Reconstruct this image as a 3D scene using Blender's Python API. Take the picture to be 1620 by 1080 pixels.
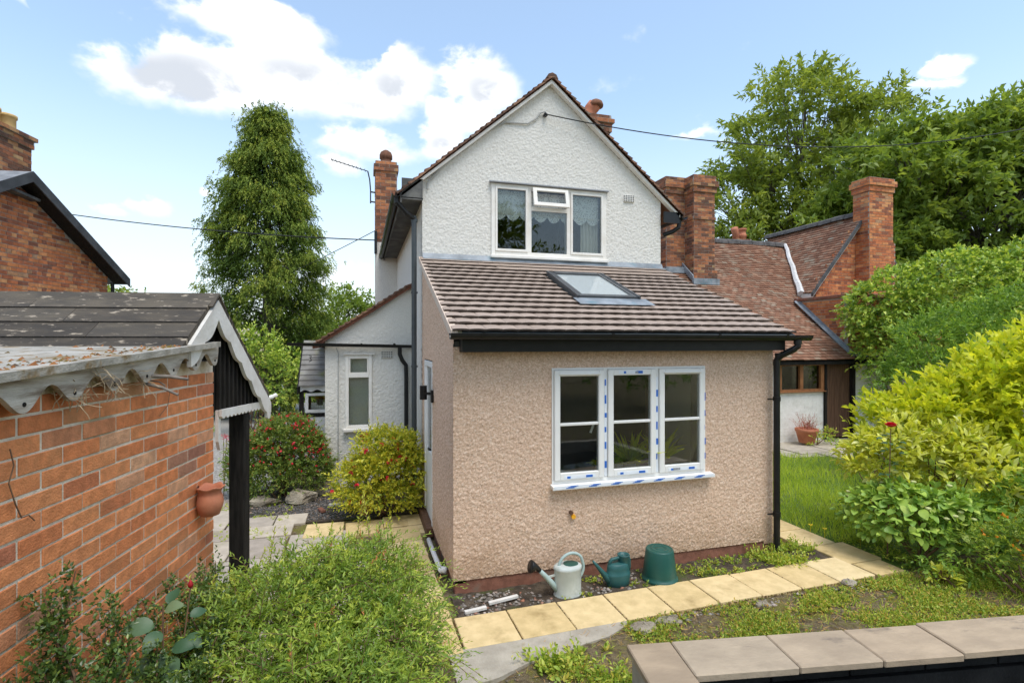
import bpy, math, random
import numpy as np
from mathutils import Vector, Matrix

random.seed(7)
rng = np.random.default_rng(11)
R = math.radians
scene = bpy.context.scene
for o in list(bpy.data.objects):
    bpy.data.objects.remove(o)

# ---------------------------------------------------------------- camera
YAW = R(16.3)
cam_d = bpy.data.cameras.new('camera')
cam_d.sensor_width = 36.0
cam_d.lens = 820.0 / 1620.0 * 36.0
cam_d.clip_end = 2000
cam = bpy.data.objects.new('camera', cam_d)
scene.collection.objects.link(cam)
cam.location = (0, 0, 2.3)
cam.rotation_euler = (R(90), 0, -YAW)
scene.camera = cam

# ---------------------------------------------------------------- sun, exposure
TO_SUN = Vector((0.15, -0.44, 1.05)).normalized()
sun_d = bpy.data.lights.new('sun', 'SUN')
sun_d.energy = 1.4
sun_d.angle = R(32)
sun_d.color = (1.0, 0.95, 0.88)
sun = bpy.data.objects.new('sun', sun_d)
scene.collection.objects.link(sun)
sun.rotation_euler = TO_SUN.to_track_quat('Z', 'Y').to_euler()
scene.view_settings.view_transform = 'Standard'
scene.view_settings.look = 'None'
scene.view_settings.gamma = 1
scene.view_settings.exposure = 1.04
scene.view_settings.use_curve_mapping = False

# ---------------------------------------------------------------- sky with clouds (world)
world = bpy.data.worlds.new('World')
scene.world = world
world.use_nodes = True
wt = world.node_tree
wt.nodes.clear()


class NT:
    """small helper that writes node trees as expressions"""
    def __init__(self, tree):
        self.t = tree

    def n(self, typ, **kw):
        nd = self.t.nodes.new(typ)
        for k, v in kw.items():
            setattr(nd, k, v)
        return nd

    def put(self, sock, v):
        if hasattr(v, 'is_output') or isinstance(v, bpy.types.NodeSocket):
            self.t.links.new(v, sock)
        elif isinstance(v, (tuple, list)) and len(v) == 3 and sock.type == 'RGBA':
            sock.default_value = (*v, 1)
        else:
            sock.default_value = v

    def m(self, op, a, b=None, c=None, clamp=False):
        nd = self.n('ShaderNodeMath', operation=op, use_clamp=clamp)
        for i, v in enumerate((a, b, c)):
            if v is not None:
                self.put(nd.inputs[i], v)
        return nd.outputs[0]

    def mix(self, f, a, b, typ='MIX'):
        nd = self.n('ShaderNodeMix', data_type='RGBA', blend_type=typ)
        self.put(nd.inputs[0], f)
        self.put(nd.inputs[6], a)
        self.put(nd.inputs[7], b)
        return nd.outputs[2]

    def noise(self, vec, scale, detail=4, rough=0.55, dist=0.0, out=0):
        nd = self.n('ShaderNodeTexNoise')
        if vec is not None:
            self.put(nd.inputs['Vector'], vec)
        nd.inputs['Scale'].default_value = scale
        nd.inputs['Detail'].default_value = detail
        nd.inputs['Roughness'].default_value = rough
        nd.inputs['Distortion'].default_value = dist
        return nd.outputs[out]

    def ramp(self, f, stops, interp='LINEAR'):
        nd = self.n('ShaderNodeValToRGB')
        cr = nd.color_ramp
        cr.interpolation = interp
        while len(cr.elements) > 1:
            cr.elements.remove(cr.elements[-1])
        for i, (p, c) in enumerate(stops):
            e = cr.elements[0] if i == 0 else cr.elements.new(p)
            e.position = p
            if isinstance(c, (int, float)):
                c = (c, c, c)
            e.color = (*c, 1)
        self.put(nd.inputs[0], f)
        return nd.outputs[0]

    def mapr(self, v, a, b, c=0.0, d=1.0, smooth=True):
        nd = self.n('ShaderNodeMapRange', interpolation_type='SMOOTHSTEP' if smooth else 'LINEAR')
        for i, x in enumerate((v, a, b, c, d)):
            self.put(nd.inputs[i], x)
        return nd.outputs[0]


W = NT(wt)
sky = W.n('ShaderNodeTexSky', sky_type='NISHITA')
sky.sun_disc = False
sky.sun_elevation = math.asin(TO_SUN.z)
sky.sun_rotation = math.atan2(TO_SUN.x, TO_SUN.y)
sky.air_density = 1.0
sky.dust_density = 0.6
sky.ozone_density = 1.2
tc = W.n('ShaderNodeTexCoord')
sep = W.n('ShaderNodeSeparateXYZ')
wt.links.new(tc.outputs['Generated'], sep.inputs[0])
az = W.m('ARCTAN2', sep.outputs[0], sep.outputs[1])
el = W.m('ARCSINE', sep.outputs[2])
# cloud banks as ellipses on the sky's own azimuth / elevation map
BANKS = [  # az, el, r_az, r_el (degrees), weight
    (-15.6, 23.8, 7.6, 3.1, 1.0),
    (-19.0, 23.4, 4.4, 2.6, 0.95),
    (-6.2, 25.3, 8.9, 3.2, 1.0),
    (-10.3, 28.8, 7.8, 1.8, 0.9),
    (3.3, 26.0, 5.3, 2.5, 0.95),
    (3.4, 28.0, 2.4, 1.4, 0.9),
    (-0.7, 23.6, 7.0, 1.6, 0.85),
    (13.2, 26.0, 4.0, 2.6, 1.0),
    (11.1, 23.3, 4.8, 1.9, 0.8),
    (1.9, 20.0, 6.2, 2.0, 0.72),
    (8.0, 21.0, 3.6, 2.0, 0.85),
    (-1.9, 17.8, 3.1, 1.3, 0.6),
    (-18.9, 12.3, 2.6, 1.3, 0.66),
    (-21.6, 11.4, 1.5, 0.7, 0.6),
    (-14.8, 14.1, 0.6, 0.5, 0.7),
    (-0.7, 7.3, 10.2, 3.9, 0.45),
    (-23.8, 5.3, 8.2, 1.6, 0.42),
    (56.8, 21.8, 1.6, 0.8, 0.8),
    (56.4, 20.8, 1.6, 0.5, 0.6),
    (36.1, 20.4, 3.4, 0.6, 0.55),
    (40.6, 19.3, 2.1, 0.7, 0.5),
    (-26.1, 25.3, 1.5, 0.4, 0.4),
    (88, 24, 14, 7, 0.9),
    (120, 18, 16, 6, 0.9),
    (160, 30, 20, 8, 0.95),
    (-160, 22, 18, 7, 0.9),
    (-118, 28, 18, 7, 0.95),
    (-75, 20, 12, 5, 0.85),
    (-58, 34, 10, 5, 0.8),
    (20, 58, 22, 8, 0.8),
    (-110, 60, 25, 8, 0.8),
    (130, 55, 22, 8, 0.8),
]
nz = W.n('ShaderNodeMapping')
wt.links.new(tc.outputs['Generated'], nz.inputs[0])
nz.inputs['Scale'].default_value = (1, 1, 1.5)
f1 = W.noise(nz.outputs[0], 8.5, 6, .58, .2)
f2 = W.noise(nz.outputs[0], 24, 3, .6)
warp = W.m('SUBTRACT', f1, .5)
pos = W.n('ShaderNodeCombineXYZ')
W.put(pos.inputs[0], W.m('MULTIPLY_ADD', warp, .14, az))
W.put(pos.inputs[1], W.m('MULTIPLY_ADD', warp, -.08, el))
tot = None
for (a, e, ra, re, wgt) in BANKS:
    vm = W.n('ShaderNodeVectorMath', operation='MULTIPLY_ADD')
    W.put(vm.inputs[0], pos.outputs[0])
    vm.inputs[1].default_value = (1 / R(ra), 1 / R(re), 0)
    vm.inputs[2].default_value = (-a / ra, -e / re, 0)
    dt = W.n('ShaderNodeVectorMath', operation='DOT_PRODUCT')
    W.put(dt.inputs[0], vm.outputs[0]); W.put(dt.inputs[1], vm.outputs[0])
    g = W.m('MULTIPLY', W.m('POWER', .42, dt.outputs['Value']), wgt)
    tot = g if tot is None else W.m('SMOOTH_MAX', tot, g, .18)
dens = W.m('ADD', tot, W.m('MULTIPLY_ADD', W.m('SUBTRACT', f2, .5), .34, W.m('MULTIPLY', warp, 1.15)))
mask = W.mapr(dens, .28, .72)
thick = W.m('MULTIPLY', W.mapr(W.m('MULTIPLY_ADD', warp, -1.0, tot), .66, 1.0), W.mapr(el, R(32), R(24), .45, 1.0))
cloud_col = W.mix(thick, (4.4, 4.4, 4.4), (2.45, 2.6, 2.85))
veil = W.mapr(el, R(-1), R(26), .84, .17)
skyc = W.mix(1.0, sky.outputs[0], (.98, 1.04, .98), 'MULTIPLY')
base = W.mix(veil, skyc, (3.12, 3.28, 3.55))
mask = W.m('MULTIPLY', mask, W.mapr(el, R(-2), R(5), .0, .97))
col = W.mix(mask, base, cloud_col)
bg = W.n('ShaderNodeBackground')
bg.inputs['Strength'].default_value = 0.15
world.cycles.sampling_method = 'MANUAL'
world.cycles.sample_map_resolution = 256
wt.links.new(col, bg.inputs[0])
wo = W.n('ShaderNodeOutputWorld')
wt.links.new(bg.outputs[0], wo.inputs[0])

# ---------------------------------------------------------------- helpers
COL = scene.collection
OFF = {}


def root_of(o):
    while o.parent is not None:
        o = o.parent
    return o


def off(parent):
    if parent is None:
        return Vector((0, 0, 0))
    return OFF.get(root_of(parent).name, Vector((0, 0, 0)))


def tag(o, label=None, cat=None, group=None, kind=None):
    if label:
        o['label'] = label
    if cat:
        o['category'] = cat
    if group:
        o['group'] = group
    if kind:
        o['kind'] = kind
    return o


def thing(name, label, cat, loc=(0, 0, 0), rotz=0.0, group=None, world_coords=True):
    o = bpy.data.objects.new(name, None)
    o.empty_display_size = .2
    COL.objects.link(o)
    o.location = loc
    o.rotation_euler = (0, 0, rotz)
    tag(o, label, cat, group)
    if world_coords:
        OFF[o.name] = Vector(loc)
    return o


def link(name, me, parent=None, loc=None):
    o = bpy.data.objects.new(name, me)
    COL.objects.link(o)
    if parent is not None:
        o.parent = parent
    if loc is not None:
        o.location = Vector(loc) - off(parent)
    return o


class MB:
    def __init__(self):
        self.v = []
        self.f = []

    def add(self, vs, fs):
        b = len(self.v)
        self.v.extend([tuple(p) for p in vs])
        self.f.extend([tuple(b + i for i in f) for f in fs])
        return self

    def box(self, x0, x1, y0, y1, z0, z1, b=0.0):
        if b <= 0:
            vs = [(x, y, z) for z in (z0, z1) for y in (y0, y1) for x in (x0, x1)]
            fs = [(0, 2, 3, 1), (4, 5, 7, 6), (0, 1, 5, 4), (2, 6, 7, 3), (0, 4, 6, 2), (1, 3, 7, 5)]
            return self.add(vs, fs)
        vs = []
        for sz in (0, 1):
            for sy in (0, 1):
                for sx in (0, 1):
                    X = (x0, x1)[sx]; Y = (y0, y1)[sy]; Z = (z0, z1)[sz]
                    ix = X + (b if sx == 0 else -b); iy = Y + (b if sy == 0 else -b); iz = Z + (b if sz == 0 else -b)
                    vs += [(X, iy, iz), (ix, Y, iz), (ix, iy, Z)]
        def k(sx, sy, sz, a): return ((sz * 2 + sy) * 2 + sx) * 3 + a
        fs = [(k(0, 0, 0, 0), k(0, 0, 1, 0), k(0, 1, 1, 0), k(0, 1, 0, 0)), (k(1, 0, 0, 0), k(1, 1, 0, 0), k(1, 1, 1, 0), k(1, 0, 1, 0)),
              (k(0, 0, 0, 1), k(1, 0, 0, 1), k(1, 0, 1, 1), k(0, 0, 1, 1)), (k(0, 1, 0, 1), k(0, 1, 1, 1), k(1, 1, 1, 1), k(1, 1, 0, 1)),
              (k(0, 0, 0, 2), k(0, 1, 0, 2), k(1, 1, 0, 2), k(1, 0, 0, 2)), (k(0, 0, 1, 2), k(1, 0, 1, 2), k(1, 1, 1, 2), k(0, 1, 1, 2))]
        for sz in (0, 1):
            for sy in (0, 1):
                fs.append((k(0, sy, sz, 1), k(1, sy, sz, 1), k(1, sy, sz, 2), k(0, sy, sz, 2)))
            for sx in (0, 1):
                fs.append((k(sx, 0, sz, 0), k(sx, 1, sz, 0), k(sx, 1, sz, 2), k(sx, 0, sz, 2)))
        for sy in (0, 1):
            for sx in (0, 1):
                fs.append((k(sx, sy, 0, 0), k(sx, sy, 1, 0), k(sx, sy, 1, 1), k(sx, sy, 0, 1)))
        for sz in (0, 1):
            for sy in (0, 1):
                for sx in (0, 1):
                    fs.append((k(sx, sy, sz, 0), k(sx, sy, sz, 1), k(sx, sy, sz, 2)))
        return self.add(vs, fs)

    def prism(self, pts, d):
        """polygon of 3-D points extruded by the vector d"""
        n = len(pts)
        d = Vector(d)
        a = [Vector(p) for p in pts]
        vs = a + [p + d for p in a]
        fs = [tuple(range(n)), tuple(range(2 * n - 1, n - 1, -1))] + [(i, i + n, (i + 1) % n + n, (i + 1) % n) for i in range(n)]
        return self.add(vs, fs)

    def bar(self, p, q, w, h, up=(0, 0, 1)):
        p, q = Vector(p), Vector(q)
        d = (q - p).normalized()
        s = d.cross(Vector(up))
        s = s.normalized() * (w / 2) if s.length > 1e-6 else Vector((w / 2, 0, 0))
        u = s.cross(d).normalized() * (h / 2)
        return self.prism([p + s + u, p - s + u, p - s - u, p + s - u], q - p)

    def tube(self, pts, r, n=8, cap=True):
        pts = [Vector(p) for p in pts]
        m = len(pts)
        rs = list(r) if hasattr(r, '__len__') else [r] * m
        vs, fs = [], []
        prev = None
        for i, p in enumerate(pts):
            d = (pts[min(i + 1, m - 1)] - pts[max(i - 1, 0)])
            d = d.normalized() if d.length > 0 else Vector((0, 0, 1))
            if prev is None:
                a = d.orthogonal().normalized()
            else:
                a = (prev - d * prev.dot(d))
                a = a.normalized() if a.length > 1e-6 else d.orthogonal().normalized()
            prev = a
            b = d.cross(a)
            for k in range(n):
                t = 2 * math.pi * k / n
                vs.append(p + (a * math.cos(t) + b * math.sin(t)) * rs[i])
        for i in range(m - 1):
            for k in range(n):
                fs.append((i * n + k, i * n + (k + 1) % n, (i + 1) * n + (k + 1) % n, (i + 1) * n + k))
        if cap:
            fs.append(tuple(reversed(range(n))))
            fs.append(tuple((m - 1) * n + k for k in range(n)))
        return self.add(vs, fs)

    def lathe(self, prof, c=(0, 0, 0), n=24, sx=1.0, sy=1.0):
        vs, fs = [], []
        for (r, z) in prof:
            for k in range(n):
                t = 2 * math.pi * k / n
                vs.append((c[0] + r * sx * math.cos(t), c[1] + r * sy * math.sin(t), c[2] + z))
        for i in range(len(prof) - 1):
            for k in range(n):
                fs.append((i * n + k, i * n + (k + 1) % n, (i + 1) * n + (k + 1) % n, (i + 1) * n + k))
        fs.append(tuple(reversed(range(n))))
        fs.append(tuple((len(prof) - 1) * n + k for k in range(n)))
        return self.add(vs, fs)

    def strip(self, us, top, bot, frame, th):
        """board whose top and bottom edges are functions of u; frame(u, z, t) -> point"""
        n = len(us)
        vs = []
        for u in us:
            for t in (0, th):
                vs += [frame(u, top(u), t), frame(u, bot(u), t)]
        fs = []
        for i in range(n - 1):
            a, b = 4 * i, 4 * (i + 1)
            fs += [(a, a + 1, b + 1, b), (a + 2, b + 2, b + 3, a + 3), (a, b, b + 2, a + 2), (a + 1, a + 3, b + 3, b + 1)]
        fs += [(0, 2, 3, 1), (4 * n - 4, 4 * n - 3, 4 * n - 1, 4 * n - 2)]
        return self.add(vs, fs)

    def mesh(self, name, mat, o=Vector((0, 0, 0)), smooth=False):
        me = bpy.data.meshes.new(name)
        v = np.array(self.v, dtype=float).reshape(-1, 3) - np.array(o)
        me.from_pydata(v.tolist(), [], self.f)
        if mat is not None:
            me.materials.append(mat)
        if smooth:
            me.polygons.foreach_set('use_smooth', [True] * len(me.polygons))
        me.update()
        return me

    def build(self, name, mat, parent=None, smooth=False, attr=None):
        me = self.mesh(name, mat, off(parent), smooth)
        if attr is not None:
            a = me.attributes.new('rnd', 'FLOAT', 'POINT')
            a.data.foreach_set('value', np.asarray(attr, dtype=np.float32))
        return link(name, me, parent)


def fast_mesh(name, V, F, mat, rnd=None, smooth=False):
    """V (n,3) array, F (m,k) array of equal-sized faces"""
    me = bpy.data.meshes.new(name)
    V = np.ascontiguousarray(V, dtype=np.float32)
    F = np.ascontiguousarray(F, dtype=np.int32)
    m, k = F.shape
    me.vertices.add(len(V))
    me.vertices.foreach_set('co', V.ravel())
    me.loops.add(m * k)
    me.loops.foreach_set('vertex_index', F.ravel())
    me.polygons.add(m)
    me.polygons.foreach_set('loop_start', np.arange(0, m * k, k, dtype=np.int32))
    me.polygons.foreach_set('loop_total', np.full(m, k, dtype=np.int32))
    if smooth:
        me.polygons.foreach_set('use_smooth', np.ones(m, dtype=bool))
    if mat is not None:
        me.materials.append(mat)
    if rnd is not None:
        a = me.attributes.new('rnd', 'FLOAT', 'POINT')
        a.data.foreach_set('value', np.ascontiguousarray(rnd, dtype=np.float32))
    me.update(calc_edges=True)
    return me


# ---------------------------------------------------------------- materials
def new_mat(name):
    m = bpy.data.materials.new(name)
    m.use_nodes = True
    t = m.node_tree
    t.nodes.clear()
    N = NT(t)
    out = N.n('ShaderNodeOutputMaterial')
    p = N.n('ShaderNodeBsdfPrincipled')
    t.links.new(p.outputs[0], out.inputs[0])
    return m, N, p, out


def coords(N, kind='Object'):
    return N.n('ShaderNodeTexCoord').outputs[kind]


def surf(name, c1, c2, scale=4, rough=.8, bump=.0, bscale=60, c3=None, s3=1.2, t3=(.52, .7), rnd=None, rstops=None, spec=.3, detail=6,
         metallic=0.0, stretch=None, bdist=.01):
    m, N, p, out = new_mat(name)
    v = coords(N)
    if stretch:
        mp = N.n('ShaderNodeMapping')
        N.put(mp.inputs[0], v)
        mp.inputs['Scale'].default_value = stretch
        v = mp.outputs[0]
    if rnd:
        if rnd == 'obj':
            r = N.n('ShaderNodeObjectInfo').outputs['Random']
        else:
            r = N.n('ShaderNodeAttribute', attribute_name='rnd').outputs['Fac']
        base = N.ramp(r, rstops)
        # shift the grain from piece to piece
        vm = N.n('ShaderNodeVectorMath', operation='ADD')
        N.put(vm.inputs[0], v)
        cx = N.n('ShaderNodeCombineXYZ')
        N.put(cx.inputs[0], N.m('MULTIPLY', r, 37.0)); N.put(cx.inputs[1], N.m('MULTIPLY', r, 91.0))
        N.put(vm.inputs[1], cx.outputs[0])
        v = vm.outputs[0]
        f = N.noise(v, scale, detail)
        col = N.mix(N.mapr(f, .3, .75), N.mix(1, base, c1, 'MULTIPLY'), N.mix(1, base, c2, 'MULTIPLY'))
    else:
        f = N.noise(v, scale, detail)
        col = N.mix(N.mapr(f, .3, .7), c1, c2)
    if c3 is not None:
        f3 = N.noise(v, s3, 7, .62)
        col = N.mix(N.mapr(f3, *t3), col, c3)
    N.put(p.inputs['Base Color'], col)
    p.inputs['Roughness'].default_value = rough
    p.inputs['Specular IOR Level'].default_value = spec
    p.inputs['Metallic'].default_value = metallic
    if bump:
        b = N.n('ShaderNodeBump')
        b.inputs['Strength'].default_value = bump
        b.inputs['Distance'].default_value = bdist
        N.put(b.inputs['Height'], N.noise(v, bscale, 4, .6))
        N.put(p.inputs['Normal'], b.outputs[0])
    return m


def leaf_mat(name, stops, trans=.35, rough=.45, spec=.35, vary=.25, gain=1.65):
    if 'petal' in name or 'moss' in name:
        gain = 1.0
    stops = [(q, tuple(min(.8, c * gain * k) for c, k in zip(cc, (1.2, 1.0, .95)))) for q, cc in stops]
    trans = min(.5, trans * 1.25)
    m, N, p, out = new_mat(name)
    r = N.n('ShaderNodeAttribute', attribute_name='rnd').outputs['Fac']
    col = N.ramp(r, stops)
    f = N.noise(coords(N), 1.7, 3)
    col = N.mix(N.mapr(f, .3, .7, 0, vary), col, N.mix(1, col, (.55, .62, .5), 'MULTIPLY'))
    N.put(p.inputs['Base Color'], col)
    p.inputs['Roughness'].default_value = rough
    p.inputs['Specular IOR Level'].default_value = spec
    tr = N.n('ShaderNodeBsdfTranslucent')
    N.put(tr.inputs[0], N.mix(1, col, (1.15, 1.1, .55), 'MULTIPLY'))
    ms = N.n('ShaderNodeMixShader')
    ms.inputs[0].default_value = trans
    N.t.links.new(p.outputs[0], ms.inputs[1])
    N.t.links.new(tr.outputs[0], ms.inputs[2])
    N.t.links.new(ms.outputs[0], out.inputs[0])
    return m


def glass_mat(name, tint=(.93, .96, .95), refl=1.0):
    m, N, p, out = new_mat(name)
    N.t.nodes.remove(p)
    g = N.n('ShaderNodeBsdfGlossy')
    g.inputs['Roughness'].default_value = .015
    t = N.n('ShaderNodeBsdfTransparent')
    t.inputs[0].default_value = (*tint, 1)
    lw = N.n('ShaderNodeFresnel')
    lw.inputs[0].default_value = 1.65
    wob = N.n('ShaderNodeBump')
    wob.inputs['Strength'].default_value = .05
    wob.inputs['Distance'].default_value = .02
    N.put(wob.inputs['Height'], N.noise(coords(N), 2.2, 1))
    N.put(g.inputs['Normal'], wob.outputs[0])
    ms = N.n('ShaderNodeMixShader')
    N.put(ms.inputs[0], N.m('MULTIPLY', lw.outputs[0], .85 * refl, clamp=True))
    N.t.links.new(t.outputs[0], ms.inputs[1])
    N.t.links.new(g.outputs[0], ms.inputs[2])
    N.t.links.new(ms.outputs[0], out.inputs[0])
    return m


MT = {}
MT['white_render'] = surf('white roughcast paint', (.64, .61, .55), (.75, .725, .665), 60, .85, .5, 120, c3=(.56, .55, .50), s3=.9, t3=(.56, .9))
MT['pebbledash'] = surf('pink pebbledash', (.52, .355, .25), (.80, .60, .465), 75, .9, .6, 130, c3=(.46, .33, .23), s3=.7, t3=(.58, .9))
_m = MT['pebbledash']
_N = NT(_m.node_tree)
_p = next(n for n in _m.node_tree.nodes if n.type == 'BSDF_PRINCIPLED')
_src = _p.inputs['Base Color'].links[0].from_socket
_sp = _N.n('ShaderNodeSeparateXYZ')
_N.put(_sp.inputs[0], coords(_N))
_h = _N.m('MULTIPLY_ADD', _N.m('SUBTRACT', _N.noise(coords(_N), 2.6, 6, .65), .5), 1.1, _sp.outputs[2])
_vo = _N.n('ShaderNodeTexVoronoi')
_N.put(_vo.inputs['Vector'], coords(_N))
_vo.inputs['Scale'].default_value = 88
_sv = _N.n('ShaderNodeSeparateXYZ')
_N.put(_sv.inputs[0], _vo.outputs['Color'])
_src = _N.mix(.42, _src, _N.ramp(_sv.outputs[0], [(0, (.38, .22, .13)), (.25, (.57, .365, .235)), (.6, (.72, .49, .335)), (.85, (.84, .63, .47)), (1, (.90, .77, .63))]))   # single stones
_st = _N.mapr(_h, .50, .12, 0, .55)                 # splash marks and damp above the plinth
_N.put(_p.inputs['Base Color'], _N.mix(_st, _src, _N.mix(1, _src, (.62, .56, .46), 'MULTIPLY')))
MT['tile'] = surf('brown plain tile', (.94, .94, .94), (1.04, 1.03, 1.02), 14, .75, .25, 90, rnd='obj',
                  rstops=[(0, (.33, .255, .205)), (.5, (.36, .28, .225)), (1, (.39, .305, .248))], c3=(.33, .265, .205), s3=5, t3=(.62, .9))
MT['tile_attr'] = surf('brown plain tile joined', (.86, .86, .86), (1.05, 1.03, 1.0), 14, .75, .25, 90, rnd='attr',
                       rstops=[(0, (.33, .255, .205)), (.5, (.36, .28, .225)), (1, (.39, .305, .248))], c3=(.33, .265, .205), s3=5, t3=(.62, .9))
MT['tile_tail_shade'] = surf('shade-dark tile tail', (.055, .040, .032), (.095, .070, .055), 30, .95, .3, 60)  # dark colour paints the shade on the front-facing tile tails
MT['old_tile'] = surf('old red clay tile', (.75, .72, .7), (1.1, 1.1, 1.1), 6, .85, .3, 60, rnd='attr',
                      rstops=[(0, (.19, .092, .055)), (.5, (.24, .115, .068)), (.9, (.29, .145, .088)), (1, (.36, .21, .135))],
                      c3=(.30, .245, .18), s3=.75, t3=(.47, .72))
MT['verge_tile'] = surf('weathered verge tile', (.75, .72, .7), (1.15, 1.1, 1.05), 20, .9, .3, 60, rnd='attr',
                        rstops=[(0, (.10, .06, .045)), (.5, (.20, .11, .075)), (1, (.33, .19, .12))], c3=(.28, .26, .2), s3=3, t3=(.55, .75))
MT['black_plastic'] = surf('black plastic', (.010, .010, .010), (.016, .016, .016), 8, .38, spec=.3)
MT['grey_plastic'] = surf('slate grey painted pipe', (.045, .055, .06), (.065, .075, .08), 6, .5, .1, 40)
MT['old_gutter'] = surf('faded grey soffit', (.055, .055, .055), (.10, .10, .095), 4, .7, .2, 40, c3=(.17, .165, .15), s3=2)
MT['upvc'] = surf('white upvc', (.79, .775, .74), (.83, .82, .79), 3, .35, spec=.45)
MT['old_white_wood'] = surf('worn white painted timber', (.74, .70, .63), (.82, .79, .73), 6, .6, .2, 50, c3=(.52, .44, .34), s3=5, t3=(.62, .8))
MT['weathered_board'] = surf('flaking grey white board', (.33, .28, .225), (.58, .54, .475), 5, .85, .55, 30, c3=(.17, .12, .08), s3=1.6, t3=(.48, .64), stretch=(3, 1, 6))
MT['white_board'] = surf('white painted board', (.62, .59, .54), (.74, .72, .68), 7, .75, .35, 40, c3=(.34, .28, .22), s3=5, t3=(.6, .8))
MT['black_timber'] = surf('black stained timber', (.010, .009, .008), (.028, .025, .022), 7, .75, .5, 50, stretch=(6, 6, .6), spec=.15)
MT['slate_board'] = surf('weathered dark roof board', (.7, .7, .7), (1.25, 1.2, 1.1), 7, .7, .45, 34, rnd='obj',
                         rstops=[(0, (.050, .041, .032)), (.5, (.075, .062, .048)), (1, (.10, .084, .065))], c3=(.34, .28, .21), s3=15.0, t3=(.575, .68), stretch=(.8, 2.6, 1))
MT['lead'] = surf('lead flashing', (.16, .18, .20), (.30, .33, .36), 5, .5, .2, 30, c3=(.12, .22, .26), s3=3, t3=(.55, .75))
MT['aluminium_grey'] = surf('dark grey window metal', (.06, .063, .066), (.085, .088, .09), 5, .4)
MT['mortar'] = surf('pale mortar', (.66, .56, .44), (.80, .70, .57), 25, .95, .8, 120, c3=(.36, .31, .19), s3=2.2, t3=(.5, .7))
MT['shed_brick'] = surf('orange facing brick', (.78, .76, .74), (1.14, 1.12, 1.1), 22, .9, .7, 110, rnd='obj',
                        rstops=[(0, (.50, .18, .10)), (.10, (.62, .21, .085)), (.35, (.70, .245, .095)), (.6, (.76, .295, .12)), (.78, (.68, .26, .11)), (.9, (.56, .245, .13)), (.97, (.70, .38, .22)), (1, (.34, .15, .10))],
                        c3=(.40, .21, .095), s3=1.1, t3=(.50, .78))
MT['old_brick'] = surf('old red brick', (.7, .66, .62), (1.15, 1.1, 1.05), 9, .9, .4, 70, rnd='attr',
                       rstops=[(0, (.26, .11, .07)), (.15, (.42, .145, .072)), (.45, (.56, .195, .08)), (.75, (.64, .25, .10)), (.92, (.70, .34, .15)), (1, (.42, .26, .16))],
                       c3=(.14, .09, .07), s3=1.1, t3=(.58, .78))
MT['dark_brick'] = surf('sooty brick', (.7, .66, .62), (1.15, 1.1, 1.05), 9, .9, .4, 70, rnd='attr',
                        rstops=[(0, (.13, .075, .055)), (.3, (.22, .10, .06)), (.6, (.36, .145, .075)), (.85, (.48, .20, .09)), (1, (.44, .28, .14))],
                        c3=(.16, .12, .085), s3=1.6, t3=(.58, .8))
MT['old_mortar'] = surf('grey mortar', (.30, .27, .23), (.42, .38, .33), 12, .95, .5, 80)
MT['terracotta'] = surf('terracotta', (.40, .14, .075), (.52, .20, .11), 7, .7, .2, 60, c3=(.26, .11, .07), s3=4, t3=(.58, .8))
MT['buff_clay'] = surf('buff clay', (.55, .36, .14), (.64, .44, .20), 7, .8, .2, 60)
MT['sand_slab'] = surf('yellow riven slab', (.88, .86, .80), (1.08, 1.06, 1.05), 9, .8, .5, 30, rnd='obj',
                       rstops=[(0, (.62, .47, .235)), (.5, (.68, .52, .27)), (1, (.73, .58, .33))], c3=(.34, .24, .10), s3=3.2, t3=(.50, .80))
MT['old_flag'] = surf('grey pink flagstone', (.85, .83, .8), (1.1, 1.08, 1.05), 7, .9, .5, 40, rnd='obj',
                      rstops=[(0, (.36, .31, .27)), (.5, (.45, .40, .34)), (1, (.52, .46, .38))], c3=(.30, .27, .14), s3=2, t3=(.55, .75))
MT['coping'] = surf('brown grey sandstone coping', (.85, .83, .82), (1.12, 1.1, 1.08), 4, .7, .45, 26, rnd='obj',
                    rstops=[(0, (.37, .285, .195)), (.5, (.42, .325, .225)), (.8, (.40, .325, .235)), (1, (.40, .34, .26))], c3=(.17, .135, .105), s3=2.6, t3=(.57, .74), stretch=(1, 2.0, 1))
MT['concrete'] = surf('rough concrete', (.34, .30, .24), (.48, .43, .35), 6, .95, .6, 60, c3=(.16, .15, .07), s3=3, t3=(.55, .7))
MT['soil'] = surf('dark garden soil', (.055, .042, .030), (.13, .10, .07), 14, 1, .9, 70, c3=(.085, .10, .03), s3=2.2, t3=(.52, .66), bdist=.03)
MT['moss_soil'] = surf('mossy earth', (.12, .085, .05), (.27, .21, .12), 30, 1, 1.0, 90, c3=(.21, .19, .05), s3=5, t3=(.48, .62), bdist=.03)
MT['grass_ground'] = surf('grass ground', (.075, .13, .02), (.15, .22, .035), 5, 1, .6, 60, c3=(.20, .19, .08), s3=.9, t3=(.58, .75), bdist=.03)
MT['gravel'] = surf('grey gravel', (.20, .19, .175), (.55, .52, .48), 65, .95, .9, 90, c3=(.24, .27, .10), s3=.8, t3=(.58, .74), bdist=.02)
MT['slate_chip'] = surf('dark slate chip', (.8, .8, .8), (1.1, 1.1, 1.1), 30, .8, 0, rnd='attr', rstops=[(0, (.05, .05, .052)), (.5, (.11, .105, .10)), (.85, (.22, .20, .18)), (1, (.42, .28, .2))])
MT['rock'] = surf('garden rock', (.24, .20, .15), (.40, .35, .27), 5, .95, .8, 20, c3=(.15, .16, .06), s3=3, bdist=.04)
MT['plinth_brick'] = surf('red plinth', (.20, .085, .055), (.30, .13, .085), 12, .9, .4, 60, c3=(.18, .15, .11), s3=3)
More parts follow.
